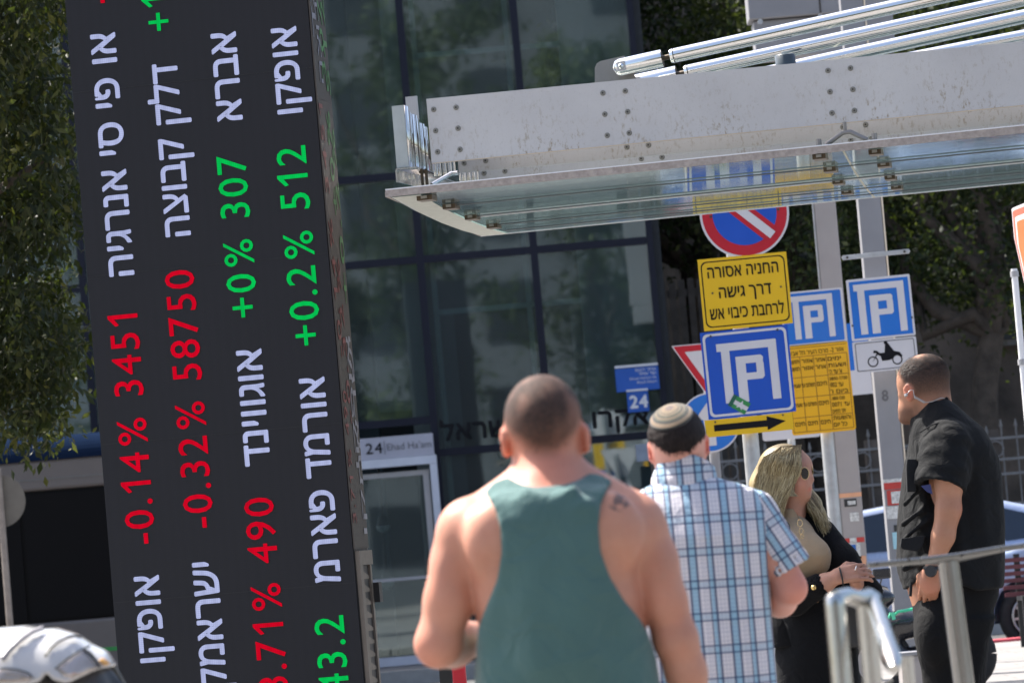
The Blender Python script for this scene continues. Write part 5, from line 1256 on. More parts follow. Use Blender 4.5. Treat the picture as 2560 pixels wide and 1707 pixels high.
    V, Q = cs.mesh(); oc = npobj('collar', V, Q, M_pl, o_shirt); attrv(oc, 'uvw', np.stack([V[:, 0] - x0 + 10.01, V[:, 2] * 1.0 + 10.04, 0 * V[:, 0]], 1))
    shoes_legs(None, root, (J(1750, 1400).x + .02, D, zg + .86), .19, zg, cloth('trousers_grey', (.06, .06, .07)), pbr('shoe_black', (.02, .02, .02), .5), (0, 1), .014, .095)
plaid_man()
# ------------------------------------------------------------------ man in black, looking away to the left
def black_man():
    D = 17.0; J = lambda u, v, dy=0.0: P(u, v, D + dy); zg = 0.0; h = .0075
    c0 = J(2380, 1500); root = thing('person', 'man in black shirt with a coiled earpiece, hand in pocket', 'person', (c0.x, D, zg)); z = lambda v, u=2380: J(u, v).z
    sd = SDF((J(2225, 1200).x - .02, D - .36, zg + .8), (J(2520, 1200).x + .04, D + .22, J(2310, 880).z + .02), h)
    # head: seen from behind-left, face to the left and slightly away
    hc = J(2302, 960, 0)
    Rz = np.array(Matrix.Rotation(math.radians(-12), 3, 'Z') @ Matrix.Rotation(math.radians(8), 3, 'Y'))
    sd.ell(J(2304, 952, .0), (.098, .079, .098), .02, R=Rz); sd.ell(J(2325, 935, .0), (.075, .07, .075), .03)
    sd.ell(J(2288, 1000, .02), (.062, .058, .070), .03); sd.ell(J(2275, 1030, .02), (.043, .045, .045), .03)       # face and jaw
    sd.ell(J(2259, 962, .03), (.022, .04, .02), .02)                                                               # brow
    sd.cone(J(2256, 985, .045), J(2252, 1002, .055), .008, .011, .012)                                              # nose
    sd.ell(J(2256, 1027, .035), (.014, .022, .010), .012); sd.ell(J(2262, 1047, .03), (.022, .028, .02), .02)       # lips and chin
    sd.ell(J(2251, 988, -.0), (.008, .012, .007), .01)
    sd.chain([J(2340, 1075, .0), J(2323, 1000, .0)], [.070, .062], .04); sd.cone(J(2340, 990, .0), J(2352, 1045, 0), .05, .055, .04)
    # ear
    Re = np.array(Matrix.Rotation(math.radians(14), 3, 'Y'))
    sd.ell(J(2272, 981, -.072), (.021, .011, .034), .008, R=Re); sd.ell(J(2270, 978, -.084), (.011, .008, .020), .004, 'd', R=Re)
    sd.ell(J(2276, 999, -.074), (.009, .008, .010), .008); sd.ell(J(2264, 984, -.082), (.005, .006, .008), .003)
    # torso core
    Lp = [J(*q) for q in ((2300, 1050), (2288, 1090), (2282, 1150), (2272, 1250), (2262, 1350), (2262, 1470), (2290, 1560))]; Rp = [J(*q) for q in ((2385, 1035), (2440, 1075), (2475, 1130), (2490, 1200), (2495, 1300), (2494, 1400), (2488, 1560))]
    Yc = [(z(1040), D, .09), (z(1100), D, .15), (z(1200), D, .17), (z(1400), D, .155), (z(1560), D, .15)]
    sd.loft(Lp, Rp, Yc, .03, -.008)
    # left arm (nearest the viewer)
    sd.chain([J(2368, 1125, -.135), J(2373, 1200, -.19), J(2371, 1272, -.20)], [.060, .053, .047], .03)
    sd.chain([J(2371, 1274, -.20), J(2358, 1340, -.20), J(2336, 1412, -.185)], [.049, .043, .031], .02)
    hand(sd, J(2334, 1420, -.185), (-.28, .25, -1), (.2, 1, .0), 1.0, .5, 1)
    sd.ell(J(2324, 1455, -.175), (.036, .024, .05), .02)
    V, Q = sd.mesh(); SK = skin('skin_tan', (.40, .20, .125), (.013, .010, .009), sss=.1); o = npobj('body', V, Q, SK, root)
    x, y, zz = V.T; hd = zz > z(1062, 2300)
    # hair line: sideburn in front of the ear, nape at v 1000, bald crown patch
    fr = np.interp(zz, [z(1035, 2280), z(1003, 2280), z(975, 2280), z(950, 2280), z(925, 2280)], [J(2300, 1030).x, J(2288, 1000).x, J(2262, 975).x, J(2254, 950).x, J(2244, 925).x])
    hr = smooth(x - fr + fbm(V, 50, 2) * .004, -.006, .012) * smooth(zz, z(1012, 2360), z(970, 2360)) * hd
    low = smooth(zz, z(1010, 2350), z(930, 2350)); hr = hr * (.62 + .38 * low)
    bp = np.array(J(2300, 893, -.02)); bald = np.exp(-((V - bp) ** 2).sum(1) / .020 ** 2); hr = hr * (1 - .8 * np.clip(bald * 1.2, 0, 1))
    beard = smooth(x, J(2295, 1030).x, J(2275, 1030).x) * smooth(-zz, -z(1008, 2270), -z(1030, 2270)) * hd * .62
    beard = np.maximum(beard, .4 * np.exp(-((x - J(2285, 1010).x) / .018) ** 2 - ((zz - z(1025, 2285)) / .035) ** 2) * hd)
    ear = np.exp(-(((V - np.array(J(2272, 981, -.08))) / np.array([.021, .02, .034])) ** 2).sum(1) ** 2); H_ = np.maximum(hr, beard) * (1 - np.clip(ear * 1.5, 0, 1))
    attr(o, 'hair', np.clip(H_, 0, 1)); bl = np.maximum(ear * .55, .35 * np.exp(-((V - np.array(J(2400, 1275, -.2))) ** 2).sum(1) / .035 ** 2)); bl = np.maximum(bl, .25 * np.exp(-((V - np.array(J(2325, 1470, -.19))) ** 2).sum(1) / .05 ** 2)); attr(o, 'blush_glow', bl)
    # longer top hair strands, combed forward
    M_hb = NT('hair_black'); M_hb.setp(Base_Color=(.006, .005, .005), Roughness=.6, Specular_IOR_Level=.25); M_hb = M_hb.m
    top = hr * smooth(zz, z(945, 2300), z(915, 2300)) * (1 - np.clip(bald * 1.2, 0, 1))
    strands(root, V, Q, J(2310, 965), M_hb, 26000, .022, .0012, seed=5, mask=top * 1.0, lift=.004, flow=lambda p: np.tile(np.array([-1., .1, -.15]), (len(p), 1)))
    strands(root, V, Q, J(2310, 965), M_hb, 16000, .006, .0009, seed=6, mask=np.clip(hr - .3, 0, 1) * .8, lift=.0015, flow=lambda p: np.tile(np.array([-.2, 0, -1.]), (len(p), 1)))
    # shirt
    M_sh = cloth('black_twill', (.0042, .0048, .0058), 900, .55, .8, .2, .03)
    sh = SDF((J(2225, 1200).x - .02, D - .36, z(1500)), (J(2520, 1200).x + .05, D + .25, z(985, 2360)), h)
    Ls = [J(*q) for q in ((2312, 1005), (2290, 1035), (2278, 1058), (2273, 1085), (2269, 1141), (2257, 1197), (2250, 1253), (2245, 1323), (2242, 1407), (2246, 1440), (2262, 1490))]
    Rs = [J(*q) for q in ((2372, 1000), (2392, 1014), (2421, 1040), (2460, 1072), (2482, 1107), (2497, 1145), (2503, 1197), (2506, 1267), (2512, 1355), (2507, 1460), (2498, 1495))]
    Ys = [(z(1000), D, .085), (z(1030), D, .12), (z(1070), D - .005, .145), (z(1120), D, .18), (z(1300), D, .175), (z(1500), D, .18)]
    fo = grid_fbm(11, .010, 12, .7, .35); fo3 = grid_fbm(26, .004, 4, .7, .4)
    sh.loft(Ls, Rs, Ys, .03, .0, 2.35, lambda x, y, zz: (fo(x, y, zz) + fo3(x, y, zz)) * np.clip((z(1040) - zz) / .12, .1, 1))
    # deep drag folds at the front below the arm
    for (u0, v0, u1, v1, r0) in ((2262, 1260, 2318, 1205, .010), (2258, 1310, 2322, 1262, .012), (2262, 1345, 2318, 1300, .010), (2262, 1420, 2330, 1395, .014)): sh.cone(J(u0, v0, -.155), J(u1, v1, -.165), r0, r0 * .5, .03)
    a = np.array(J(2368, 1108, -.135)); b = np.array(J(2350, 1218, -.195)); d = (b - a) / np.linalg.norm(b - a); L_ = np.linalg.norm(b - a); f2 = grid_fbm(24, .006, 9)
    def slv(x, y, zz):
        px, py, pz = (x - a[0]), y - a[1], zz - a[2]; t = px * d[0] + py * d[1] + pz * d[2]; tt = np.clip(t, -.03, L_); qx, qy, qz = px - t * d[0], py - t * d[1], pz - t * d[2]
        r = np.sqrt((qx * .93) ** 2 + (qy * 1.15) ** 2 + qz ** 2); return np.maximum(np.sqrt(r * r + np.minimum(0, t) ** 2) - (.092 + .006 * tt / L_) + f2(x, y, zz), t - L_)
    sh.put(slv, np.minimum(a, b) - .14, np.maximum(a, b) + .12, .02)
    sh.cone(b - d * .03, b + d * .06, .070, .072, .003, 'd')
    # hem: front tail corner falls lower
    zh = [(J(2241, 1400).x, z(1420, 2241)), (J(2262, 1478).x, z(1478, 2262)), (J(2285, 1450).x, z(1452, 2285)), (J(2340, 1440).x, z(1440, 2340)), (J(2470, 1490).x, z(1490, 2470)), (J(2520, 1470).x, z(1462, 2520))]
    xs_ = [q[0] for q in zh]; zs_ = [q[1] for q in zh]
    sh.clip(lambda x, y, zz: np.interp(x.ravel(), xs_, zs_).reshape(x.shape) + 0 * y - zz)
    # opening notch under the hand
    V, Q = sh.mesh(); so = npobj('shirt', V, Q, M_sh, root)
    # collar
    cs = SDF((J(2250, 1060).x, D - .14, z(1085, 2280)), (J(2400, 1060).x, D + .14, z(975, 2360)), .005)
    p0_, p1_ = np.array(J(2330, 1062, -.0)), np.array(J(2318, 1022, .0)); cs.cone(J(2338, 1075, 0), J(2322, 1000, .0), .094, .083, .01); cs.cone(J(2338, 1075, 0), J(2322, 990, 0), .084, .076, .004, 'd')
    xa, za, xb, zb = J(2266, 1052).x, z(1052, 2266), J(2372, 985).x, z(985, 2372); cs.clip(lambda x, y, zz: zz - (za + (x - xa) * (zb - za) / (xb - xa)) + 0 * y, .005); cs.clip(lambda x, y, zz: (za - .075 + (x - xa) * (zb - za) / (xb - xa)) - zz + 0 * y, .005)
    V, Q = cs.mesh(); npobj('collar', V, Q, M_sh, so)
    # flap pocket, chest pocket, seams
    def onsurf(u, v, off=-.19): return J(u, v, off)
    M_sh2 = cloth('black_twill_flap', (.009, .010, .012), 900, .4, .8, .1, .03)  # lighter copy of the shirt twill, offsetting shade on the flat pieces
    pk = [onsurf(*q) for q in ((2254, 1345), (2314, 1338), (2306, 1366), (2294, 1378), (2256, 1372), (2251, 1364))]
    MB().prism(pk, Y * .035).build('pocket_flap', M_sh2, so, bevel=.003)
    pk = [onsurf(*q, -.178) for q in ((2268, 1147), (2292, 1147), (2296, 1165), (2290, 1229), (2268, 1229), (2266, 1165))]; MB().prism(pk, Y * .035).build('chest_pocket', M_sh2, so, bevel=.003)
    MB().tube([J(2300, 1080, -.14), J(2330, 1062, -.165), J(2375, 1048, -.155), J(2415, 1052, -.10)], .0025, 6).build('yoke_seam', M_sh2, so)
    # blue lining peeping from the sleeve
    MB().add([J(2302, 1214, -.24), J(2326, 1210, -.25), J(2332, 1236, -.235), J(2316, 1228, -.235)], [(0, 1, 2, 3)]).build('sleeve_lining', pbr('lining_blue', (.02, .03, .12), .8), so)
    # trousers and shoes
    M_tr = cloth('black_trousers', (.0035, .0035, .004), 900, .5, .85, .2, .02)
    tr = SDF((J(2255, 1500).x - .05, D - .26, zg + .02), (J(2520, 1500).x + .05, D + .26, z(1440)), .009)
    tr.loft([J(*q) for q in ((2268, 1430), (2276, 1470), (2284, 1540), (2288, 1580))], [J(*q) for q in ((2500, 1430), (2496, 1490), (2482, 1530), (2474, 1580))], [(z(1430), D, .15), (z(1580), D, .15)], .03, 0, 2.3)
    gf = grid_fbm(15, .008, 21, .7, .5); tr.ell(J(2334, 1590, -.13), (.070, .085, .125), .06); tr.ell(J(2376, 1530, -.13), (.05, .06, .07), .05)
    for dy, us in ((-.07, 0), (.09, 14)): 
        tr.loft([J(*q) for q in ((2284 + us, 1540), (2290 + us, 1600), (2300 + us, 1700), (2312 + us, 1850), (2318 + us, 2010))], [J(*q) for q in ((2482, 1540), (2470, 1600), (2462, 1700), (2432, 1850), (2420, 2010))], [(z(1540), D + dy, .10), (z(1800), D + dy, .085), (z(2020), D + dy, .075)], .03, 0, 2.2, gf)
    V, Q = tr.mesh(); to = npobj('trousers', V, Q, M_tr, root)
    MB().tube([J(2278, 1455, -.165), J(2276, 1490, -.165)], .006, 6).build('belt_strap', M_sh2, to)
    for dy in (-.07, .09):
        q = SDF((J(2250, 2000).x - .1, D + dy - .1, zg), (J(2440, 2000).x + .05, D + dy + .1, zg + .2), .01); c = np.array([J(2380, 2030).x, D + dy, zg + .045]); q.chain([c + (.05, 0, 0), c + (-.09, 0, 0), c + (-.20, 0, -.008)], [.045, .045, .034], .03); q.clip(lambda x, y, zz: zg + .004 - zz); V, Q = q.mesh(); npobj('shoe', V, Q, M_black, root)
    # watch and earpiece (worn things, their own objects)
    w = J(2327, 1427, -.225); wt = thing('wrist_watch', 'black round watch on the left wrist of the man in black', 'watch', w)
    M_gl = pbr('watch_gloss', (.01, .01, .012), .12, coat=.5)
    nrm_ = Vector((-.35, -.93, .1)).normalized(); MB().tube([w - nrm_ * .006, w + nrm_ * .004, w + nrm_ * .006], [.023, .023, .019], 28).build('case', M_gl, wt)
    MB().tube([w + nrm_ * .004, w + nrm_ * .0075], [.0225, .0205], 28).build('bezel', M_black, wt)
    wc = J(2336, 1420, -.185); pts = [wc + Vector((.036 * math.cos(a_), .038 * math.sin(a_), -.004 * math.cos(a_))) for a_ in np.linspace(0, 2 * math.pi, 25)]
    MB().tube(pts, .0085, 8).build('strap', M_black, wt)
    ep = thing('earpiece', 'clear coiled security earpiece behind the ear of the man in black', 'earpiece', J(2283, 990, -.09)); M_clr = pbr('clear_plastic', (.42, .41, .40), .2)
    MB().tube([J(2264, 985, -.088), J(2266, 990, -.092)], .007, 10).build('ear_bud', M_clr, ep)
    path = [J(2281, 968, -.085), J(2285, 985, -.088), J(2287, 995, -.088), J(2311, 1005, -.092)]
    MB().tube([J(2268, 984, -.088), J(2276, 975, -.09), J(2283, 975, -.088), J(2286, 992, -.088)], .0016, 6).build('tube', M_clr, ep)
    coil = []; A_, B_ = J(2286, 992, -.09), J(2312, 1006, -.095); dd = (B_ - A_); dn = dd.normalized(); o1 = dn.cross(Vector((0, 1, 0))).normalized(); o2 = dn.cross(o1)
    for i in range(9 * 12): th = i / 12 * 2 * math.pi; coil.append(A_ + dd * (i / 108) + (o1 * math.cos(th) + o2 * math.sin(th)) * .0042)
    MB().tube(coil, .0014, 5).build('coil', M_clr, ep)
    MB().tube([B_, J(2330, 1004, -.09), J(2354, 994, -.075), J(2362, 996, -.07)], .0014, 6).build('lead', M_clr, ep)
black_man()

# ------------------------------------------------------------------ blonde woman with sunglasses
def woman():
    D = 17.6; J = lambda u, v, dy=0.0: P(u, v, D + dy); zg = 0.0; h = .007
    c0 = J(2030, 1500); root = thing('person', 'long-haired blonde woman in sunglasses and a black jacket over a beige top', 'person', (c0.x, D, zg)); z = lambda v, u=2010: J(u, v).z
    sd = SDF((J(1900, 1300).x, D - .36, z(1560)), (J(2190, 1300).x, D + .2, z(1100, 1960)), h)
    # head faces right and a little towards the viewer
    sd.ell(J(1972, 1172, .0), (.088, .078, .098), .02); sd.ell(J(1998, 1190, -.02), (.052, .056, .075), .03)
    sd.ell(J(2000, 1226, -.025), (.042, .045, .038), .03); sd.ell(J(2013, 1239, -.03), (.018, .02, .016), .02)
    sd.ell(J(2014, 1160, -.015), (.022, .045, .03), .02)
    sd.cone(J(2021, 1180, -.035), J(2029, 1199, -.042), .008, .0115, .010); sd.ell(J(2020, 1219, -.038), (.014, .019, .0085), .008); sd.ell(J(2019, 1226, -.038), (.012, .017, .0075), .006)
    sd.ell(J(1998, 1208, -.06), (.03, .02, .03), .03)
    sd.cone(J(1978, 1292, -.0), J(1985, 1235, -.0), .058, .054, .03)
    # right forearm and hands held in front
    sd.chain([J(2000, 1495, -.15), J(2060, 1458, -.22), J(2092, 1441, -.24)], [.044, .037, .028], .02)
    hand(sd, J(2094, 1440, -.245), (.95, 0, .12), (.15, 1, -.45), 1.0, .75, -1)
    sd.chain([J(2150, 1470, -.10), J(2140, 1452, -.16)], [.036, .028], .02)
    V, Q = sd.mesh(); o = npobj('body', V, Q, skin('skin_warm', (.50, .265, .185), (.2, .15, .08), sss=.12), root)
    attr(o, 'hair', np.zeros(len(V))); bl = .25 * np.exp(-((V - np.array(J(2004, 1212, -.07))) ** 2).sum(1) / .035 ** 2)
    lips = .85 * np.exp(-(((V - np.array(J(2023, 1222, -.05))) / np.array([.014, .022, .009])) ** 2).sum(1)); attr(o, 'blush_glow', np.maximum(bl, lips))
    # beige top
    tp = SDF((J(1900, 1300).x, D - .3, z(1500)), (J(2150, 1300).x, D + .2, z(1255, 1980)), h)
    tp.loft([J(*q) for q in ((1948, 1262), (1945, 1285), (1930, 1320), (1920, 1400), (1925, 1560))], [J(*q) for q in ((1998, 1268), (2001, 1285), (2030, 1315), (2062, 1380), (2066, 1420), (2040, 1462), (2030, 1490))], [(z(1265), D, .058), (z(1290), D - .005, .075), (z(1330), D - .03, .12), (z(1390), D - .055, .145), (z(1470), D - .03, .125), (z(1560), D - .02, .13)], .03, 0, 2.2, grid_fbm(22, .005, 17, .6, .3))
    tp.ell(J(2040, 1385, -.115), (.055, .05, .06), .05)
    V, Q = tp.mesh(); npobj('top', V, Q, cloth('beige_knit', (.40, .29, .18), 800, .3), root)
    # black jacket: back, far side and the near sleeve
    M_j = cloth('jacket_black', (.0035, .0035, .0045), 800, .5, .85, .2, .02)
    jk = SDF((J(1900, 1300).x - .02, D - .36, z(1640)), (J(2190, 1300).x, D + .26, z(1265, 1990)), h)
    gf = grid_fbm(17, .009, 31, .7, .5)
    jk.loft([J(*q) for q in ((1930, 1275), (1912, 1300), (1900, 1360), (1898, 1460), (1900, 1620))], [J(*q) for q in ((2004, 1262), (2040, 1292), (2066, 1322), (2094, 1352), (2120, 1385), (2146, 1410), (2150, 1450), (2130, 1500), (2100, 1620))], [(z(1265), D + .05, .05), (z(1310), D + .05, .11), (z(1400), D + .04, .14), (z(1620), D + .03, .15)], .03, 0, 2.3, gf)
    jk.chain([J(2060, 1330, .0), J(2110, 1400, -.06), J(2150, 1455, -.10), J(2176, 1478, -.10)], [.05, .055, .050, .05], .03)     # her left sleeve
    jk.chain([J(1940, 1330, -.10), J(1948, 1420, -.16), J(1985, 1500, -.17)], [.062, .060, .062], .03); jk.cone(J(1985, 1498, -.17), J(2050, 1463, -.215), .060, .050, .02)   # near sleeve
    dv = np.array(J(2058, 1459, -.22)) - np.array(J(2000, 1492, -.18)); dv /= np.linalg.norm(dv); jk.cone(np.array(J(2050, 1463, -.215)), np.array(J(2085, 1445, -.235)), .041, .041, .003, 'd')
    V, Q = jk.mesh(); jo = npobj('jacket', V, Q, M_j, root)
    c = J(2034, 1468, -.272); MB().tube([c, c - Y * .006, c - Y * .009], [.011, .010, .004], 16).build('cuff_button', pbr('brass', (.7, .5, .2), .25, metal=1), jo)
    # trousers, belt, shoes
    tr = SDF((J(1900, 1600).x - .04, D - .25, zg + .03), (J(2180, 1600).x, D + .22, z(1462)), .009)
    tr.loft([J(*q) for q in ((1922, 1478), (1936, 1560), (1945, 1640), (1950, 1720))], [J(*q) for q in ((2080, 1478), (2122, 1560), (2140, 1640), (2150, 1720))], [(z(1478), D - .01, .15), (z(1720), D - .01, .12)], .03, 0, 2.2, grid_fbm(14, .006, 3, .6, .4))
    for dx in (0, 1): tr.chain([J(1995 + dx * 85, 1640, -.03), J(1995 + dx * 95, 1830, -.03), J(2000 + dx * 95, 2040, -.02)], [.088, .066, .06], .03)
    V, Q = tr.mesh(); to = npobj('trousers', V, Q, cloth('black_denim', (.004, .0045, .006), 900, .5, .85, .25, .02), root)
    MB().tube([J(1975, 1512, -.15), J(2010, 1510, -.158), J(2045, 1500, -.15)], .008, 8).build('belt', pbr('belt_tan', (.35, .2, .09), .5), to)
    for dx in (0, 1):
        c = np.array(J(2005 + dx * 95, 2062, -.03)); c[2] = zg + .04; q = SDF(c - .28, c + .28, .012); q.chain([c, c + (.1, -.02, 0), c + (.17, -.03, -.008)], [.04, .038, .03], .02); q.clip(lambda x, y, zz: zg + .004 - zz); V, Q = q.mesh(); npobj('shoe', V, Q, M_black, root)
    # hair: volume under long ribbons
    M_bl = NT('hair_blonde'); r_ = M_bl.attr('rnd')
    cc = M_bl.ramp(r_, [(0, (.06, .045, .02)), (.3, (.22, .16, .075)), (.7, (.44, .35, .18)), (1, (.66, .57, .36))]); cc = M_bl.mix(M_bl.math('MULTIPLY', M_bl.attr('root'), .75), cc, (.07, .05, .028))
    M_bl.setp(Base_Color=cc, Roughness=.4, Specular_IOR_Level=.5); M_bl = M_bl.m
    hv = SDF((J(1870, 1200).x, D - .16, z(1345)), (J(2080, 1200).x + .02, D + .17, z(1098, 1960)), .006)
    hv.ell(J(1966, 1170, .012), (.090, .089, .098), .02); hv.chain([J(1946, 1170, -.0), J(1925, 1215, -.02), J(1925, 1270, -.03), J(1938, 1300, -.04)], [.085, .078, .068, .03], .03)
    hv.chain([J(2008, 1225, .06), J(2030, 1262, .05), J(2056, 1312, .03)], [.035, .036, .012], .03)
    fx = J(2004, 1180).x
    hv.clip(lambda x, y, zz: np.minimum(x - (J(1985, 1180).x + np.clip((zz - z(1165, 2000)) * .75, -.09, .03)), (y - (D + .03)) * -1 + 0 * x) * 1.0 + 0 * y, .02)
    V, Q = hv.mesh(); vo = npobj('hair', V, Q, M_bl, root); rr = .45 + fbm(V * np.array([1, 1, .12]), 70, 9) * .25; attr(vo, 'rnd', np.clip(rr, 0, 1)); attr(vo, 'root', smooth(V[:, 2], z(1125, 1970), z(1108, 1970)))
    r = np.random.default_rng(77); VV = []; TT = []; RN = []; RT_ = []; part = np.array(J(1985, 1118, -.01)); n = 0
    for i in range(7500):
        side = r.random() < .80
        rn = r.random() * .6 + .4 * (.5 + .5 * math.sin(i * 1.7)); 
        a0 = part + np.array([r.uniform(-.055, .03), r.uniform(-.05, .05), r.uniform(.002, .009)])
        if side:   # falls on the viewer's side and behind to the left shoulder
            f = r.random(); front = r.random()
            p1 = np.array(J(1908 + 92 * front, 1150 + r.normal(0, 4) - 6 * front, 0)); p1[1] = D - .06 - .035 * (1 - abs(front - .45) * 1.4) - .012 * r.random(); 
            p2 = np.array(J(1893 + 98 * front + r.normal(0, 2), 1190, 0)); p2[1] = D - .085 - .015 * r.random()
            p3 = np.array(J(1885 + 85 * front + r.normal(0, 3), 1235, 0)); p3[1] = D - .095 - .02 * r.random()
            p4 = np.array(J(1885 + 65 * front + r.normal(0, 4), 1285 + r.normal(0, 10), 0)); p4[1] = D - .10 - .03 * r.random()
            pts = [a0, p1, p2, p3, p4]
            if front > .93: pts = pts[:3] + [np.array(J(1975 + r.normal(0, 3), 1222, -.10)), np.array(J(1982 + r.normal(0, 4), 1240, -.11))]
        else:
            f = r.random(); p1 = np.array(J(2000 + r.normal(0, 3), 1200, .07)); p2 = np.array(J(2012 + 22 * f + r.normal(0, 3), 1238, .04 - .05 * r.random())); p3 = np.array(J(2030 + 24 * f + r.normal(0, 4), 1275, .02 - .07 * r.random())); p4 = np.array(J(2056 + 14 * f + r.normal(0, 4), 1318 + r.normal(0, 8), .0 - .07 * r.random())); pts = [p1, p2, p3, p4]
        pts = np.array(pts); m_ = 9; t = np.linspace(0, len(pts) - 1.001, m_); k = t.astype(int); fr_ = t - k
        g = lambda q: pts[np.clip(q, 0, len(pts) - 1)]
        f3 = fr_[:, None]; c_ = .5 * ((2 * g(k)) + (-g(k - 1) + g(k + 1)) * f3 + (2 * g(k - 1) - 5 * g(k) + 4 * g(k + 1) - g(k + 2)) * f3 ** 2 + (-g(k - 1) + 3 * g(k) - 3 * g(k + 1) + g(k + 2)) * f3 ** 3)
        ph = r.uniform(0, 6.28); c_[:, 0] += np.sin(t * 2.6 + ph) * .0035 * (t / 2)
        w = .0013 * np.clip(1.2 - np.abs(t / t[-1] - .4), .2, 1); sdv = np.array([math.cos(ph * .2), .25, 0.])
        VV.append(np.stack([c_ - sdv * w[:, None], c_ + sdv * w[:, None]], 1).reshape(-1, 3)); q_ = np.arange(m_ - 1) * 2 + n; TT.append(np.stack([q_, q_ + 1, q_ + 3, q_ + 2], 1)); n += m_ * 2
        RN.append(np.full(m_ * 2, rn)); RT_.append(np.repeat(np.clip(1 - t * 2.2, 0, 1), 2) if side else np.zeros(m_ * 2))
    so = npobj('hair_strands', np.concatenate(VV), np.concatenate(TT), M_bl, root); attr(so, 'rnd', np.concatenate(RN)); attr(so, 'root', np.concatenate(RT_)); tag(so, kind='stuff')
    # sunglasses (worn, its own thing)
    sg = thing('sunglasses', 'round dark sunglasses with thin gold rims on the blonde woman', 'sunglasses', J(2012, 1182, -.08)); M_gold = pbr('gold_wire', (.75, .55, .28), .2, metal=1); M_len = pbr('dark_lens', (.02, .014, .012), .08, coat=.6)
    for (u, v, dy, rx, rz, nx) in ((2012, 1183, -.088, .0165, .024, -.35), (2027, 1176, -.045, .0085, .022, .5)):
        c = J(u, v, dy); ax = Vector((1, nx * .6, 0)).normalized(); rim = [c + ax * rx * math.cos(t) + Z * rz * math.sin(t) for t in np.linspace(0, 2 * math.pi, 29)]; MB().tube(rim, .0012, 6, False).build('rim', M_gold, sg)
        MB().add(rim[:-1], [tuple(range(28))]).build('lens', M_len, sg)
    MB().tube([J(2018, 1180, -.075), J(2023, 1177, -.06)], .0015, 6).build('bridge', M_gold, sg); MB().tube([J(2004, 1178, -.09), J(1985, 1172, -.085)], .0018, 6).build('temple', M_gold, sg)
    # necklace, bracelet, ring, bag
    nk = thing('necklace', 'gold hoop-link necklace on the beige top', 'necklace', J(2000, 1310, -.17)); 
    for (u, v, r0) in ((2000, 1307, .012), (2003, 1327, .010), (2005, 1340, .007)):
        c = J(u, v, -.185); MB().tube([c + X * r0 * .8 * math.cos(t) + Z * r0 * 1.2 * math.sin(t) for t in np.linspace(0, 6.2832, 21)], .0013, 5, False).build('link', M_gold, nk)
    MB().tube([J(1992, 1280, -.085), J(1996, 1295, -.15), J(1999, 1299, -.182)], .001, 5).build('chain', M_gold, nk)
    br_ = thing('bracelet', 'thin black band on the wrist of the blonde woman', 'bracelet', J(2095, 1440, -.24)); c = J(2103, 1440, -.243); dd = Vector((.95, 0, .12)).normalized(); o1 = dd.cross(Y).normalized(); MB().tube([c + o1 * .034 * math.cos(t) + Y * .028 * math.sin(t) for t in np.linspace(0, 6.2832, 25)], .0036, 6, False).build('band', M_black, br_)
    rg = thing('ring', 'silver ring on the folded hand of the blonde woman', 'ring', J(2140, 1419, -.27)); c = J(2139, 1420, -.272); MB().tube([c + Vector((.3, 0, 1)).normalized() * .010 * math.cos(t) + Y * .010 * math.sin(t) for t in np.linspace(0, 6.2832, 17)], .002, 6, False).build('hoop', M_polish, rg)
    bg_ = thing('handbag', 'black shoulder bag with a tan strap hanging at the blonde woman\'s far side', 'bag', J(2150, 1560, -.0))
    q = SDF((J(2040, 1560).x, D - .22, z(1640)), (J(2215, 1560).x, D + .1, z(1440, 2150)), .009); q.loft([J(*w_) for w_ in ((2062, 1470), (2078, 1520), (2095, 1560), (2110, 1620))], [J(*w_) for w_ in ((2158, 1462), (2188, 1498), (2206, 1560), (2210, 1620))], [(z(1465), D - .08, .06), (z(1620), D - .06, .09)], .03, 0, 2.6); V, Q = q.mesh(); npobj('bag_body', V, Q, pbr('leather_black', (.009, .009, .010), .45, bump=.2), bg_)
    MB().tube([J(2150, 1400, -.0), J(2160, 1440, -.08), J(2176, 1470, -.11), J(2194, 1500, -.10)], .007, 8).build('strap', pbr('strap_tan', (.42, .26, .15), .6), bg_)
woman()
# ================================================================== STREET OBJECTS
M_tyre = pbr('tyre', (.015, .015, .016), .85); M_rim = pbr('alloy', (.35, .36, .38), .3, metal=.9)
M_tube = pbr('handrail_steel', (.27, .265, .255), .2, metal=1.0, var=.04, scale=6)
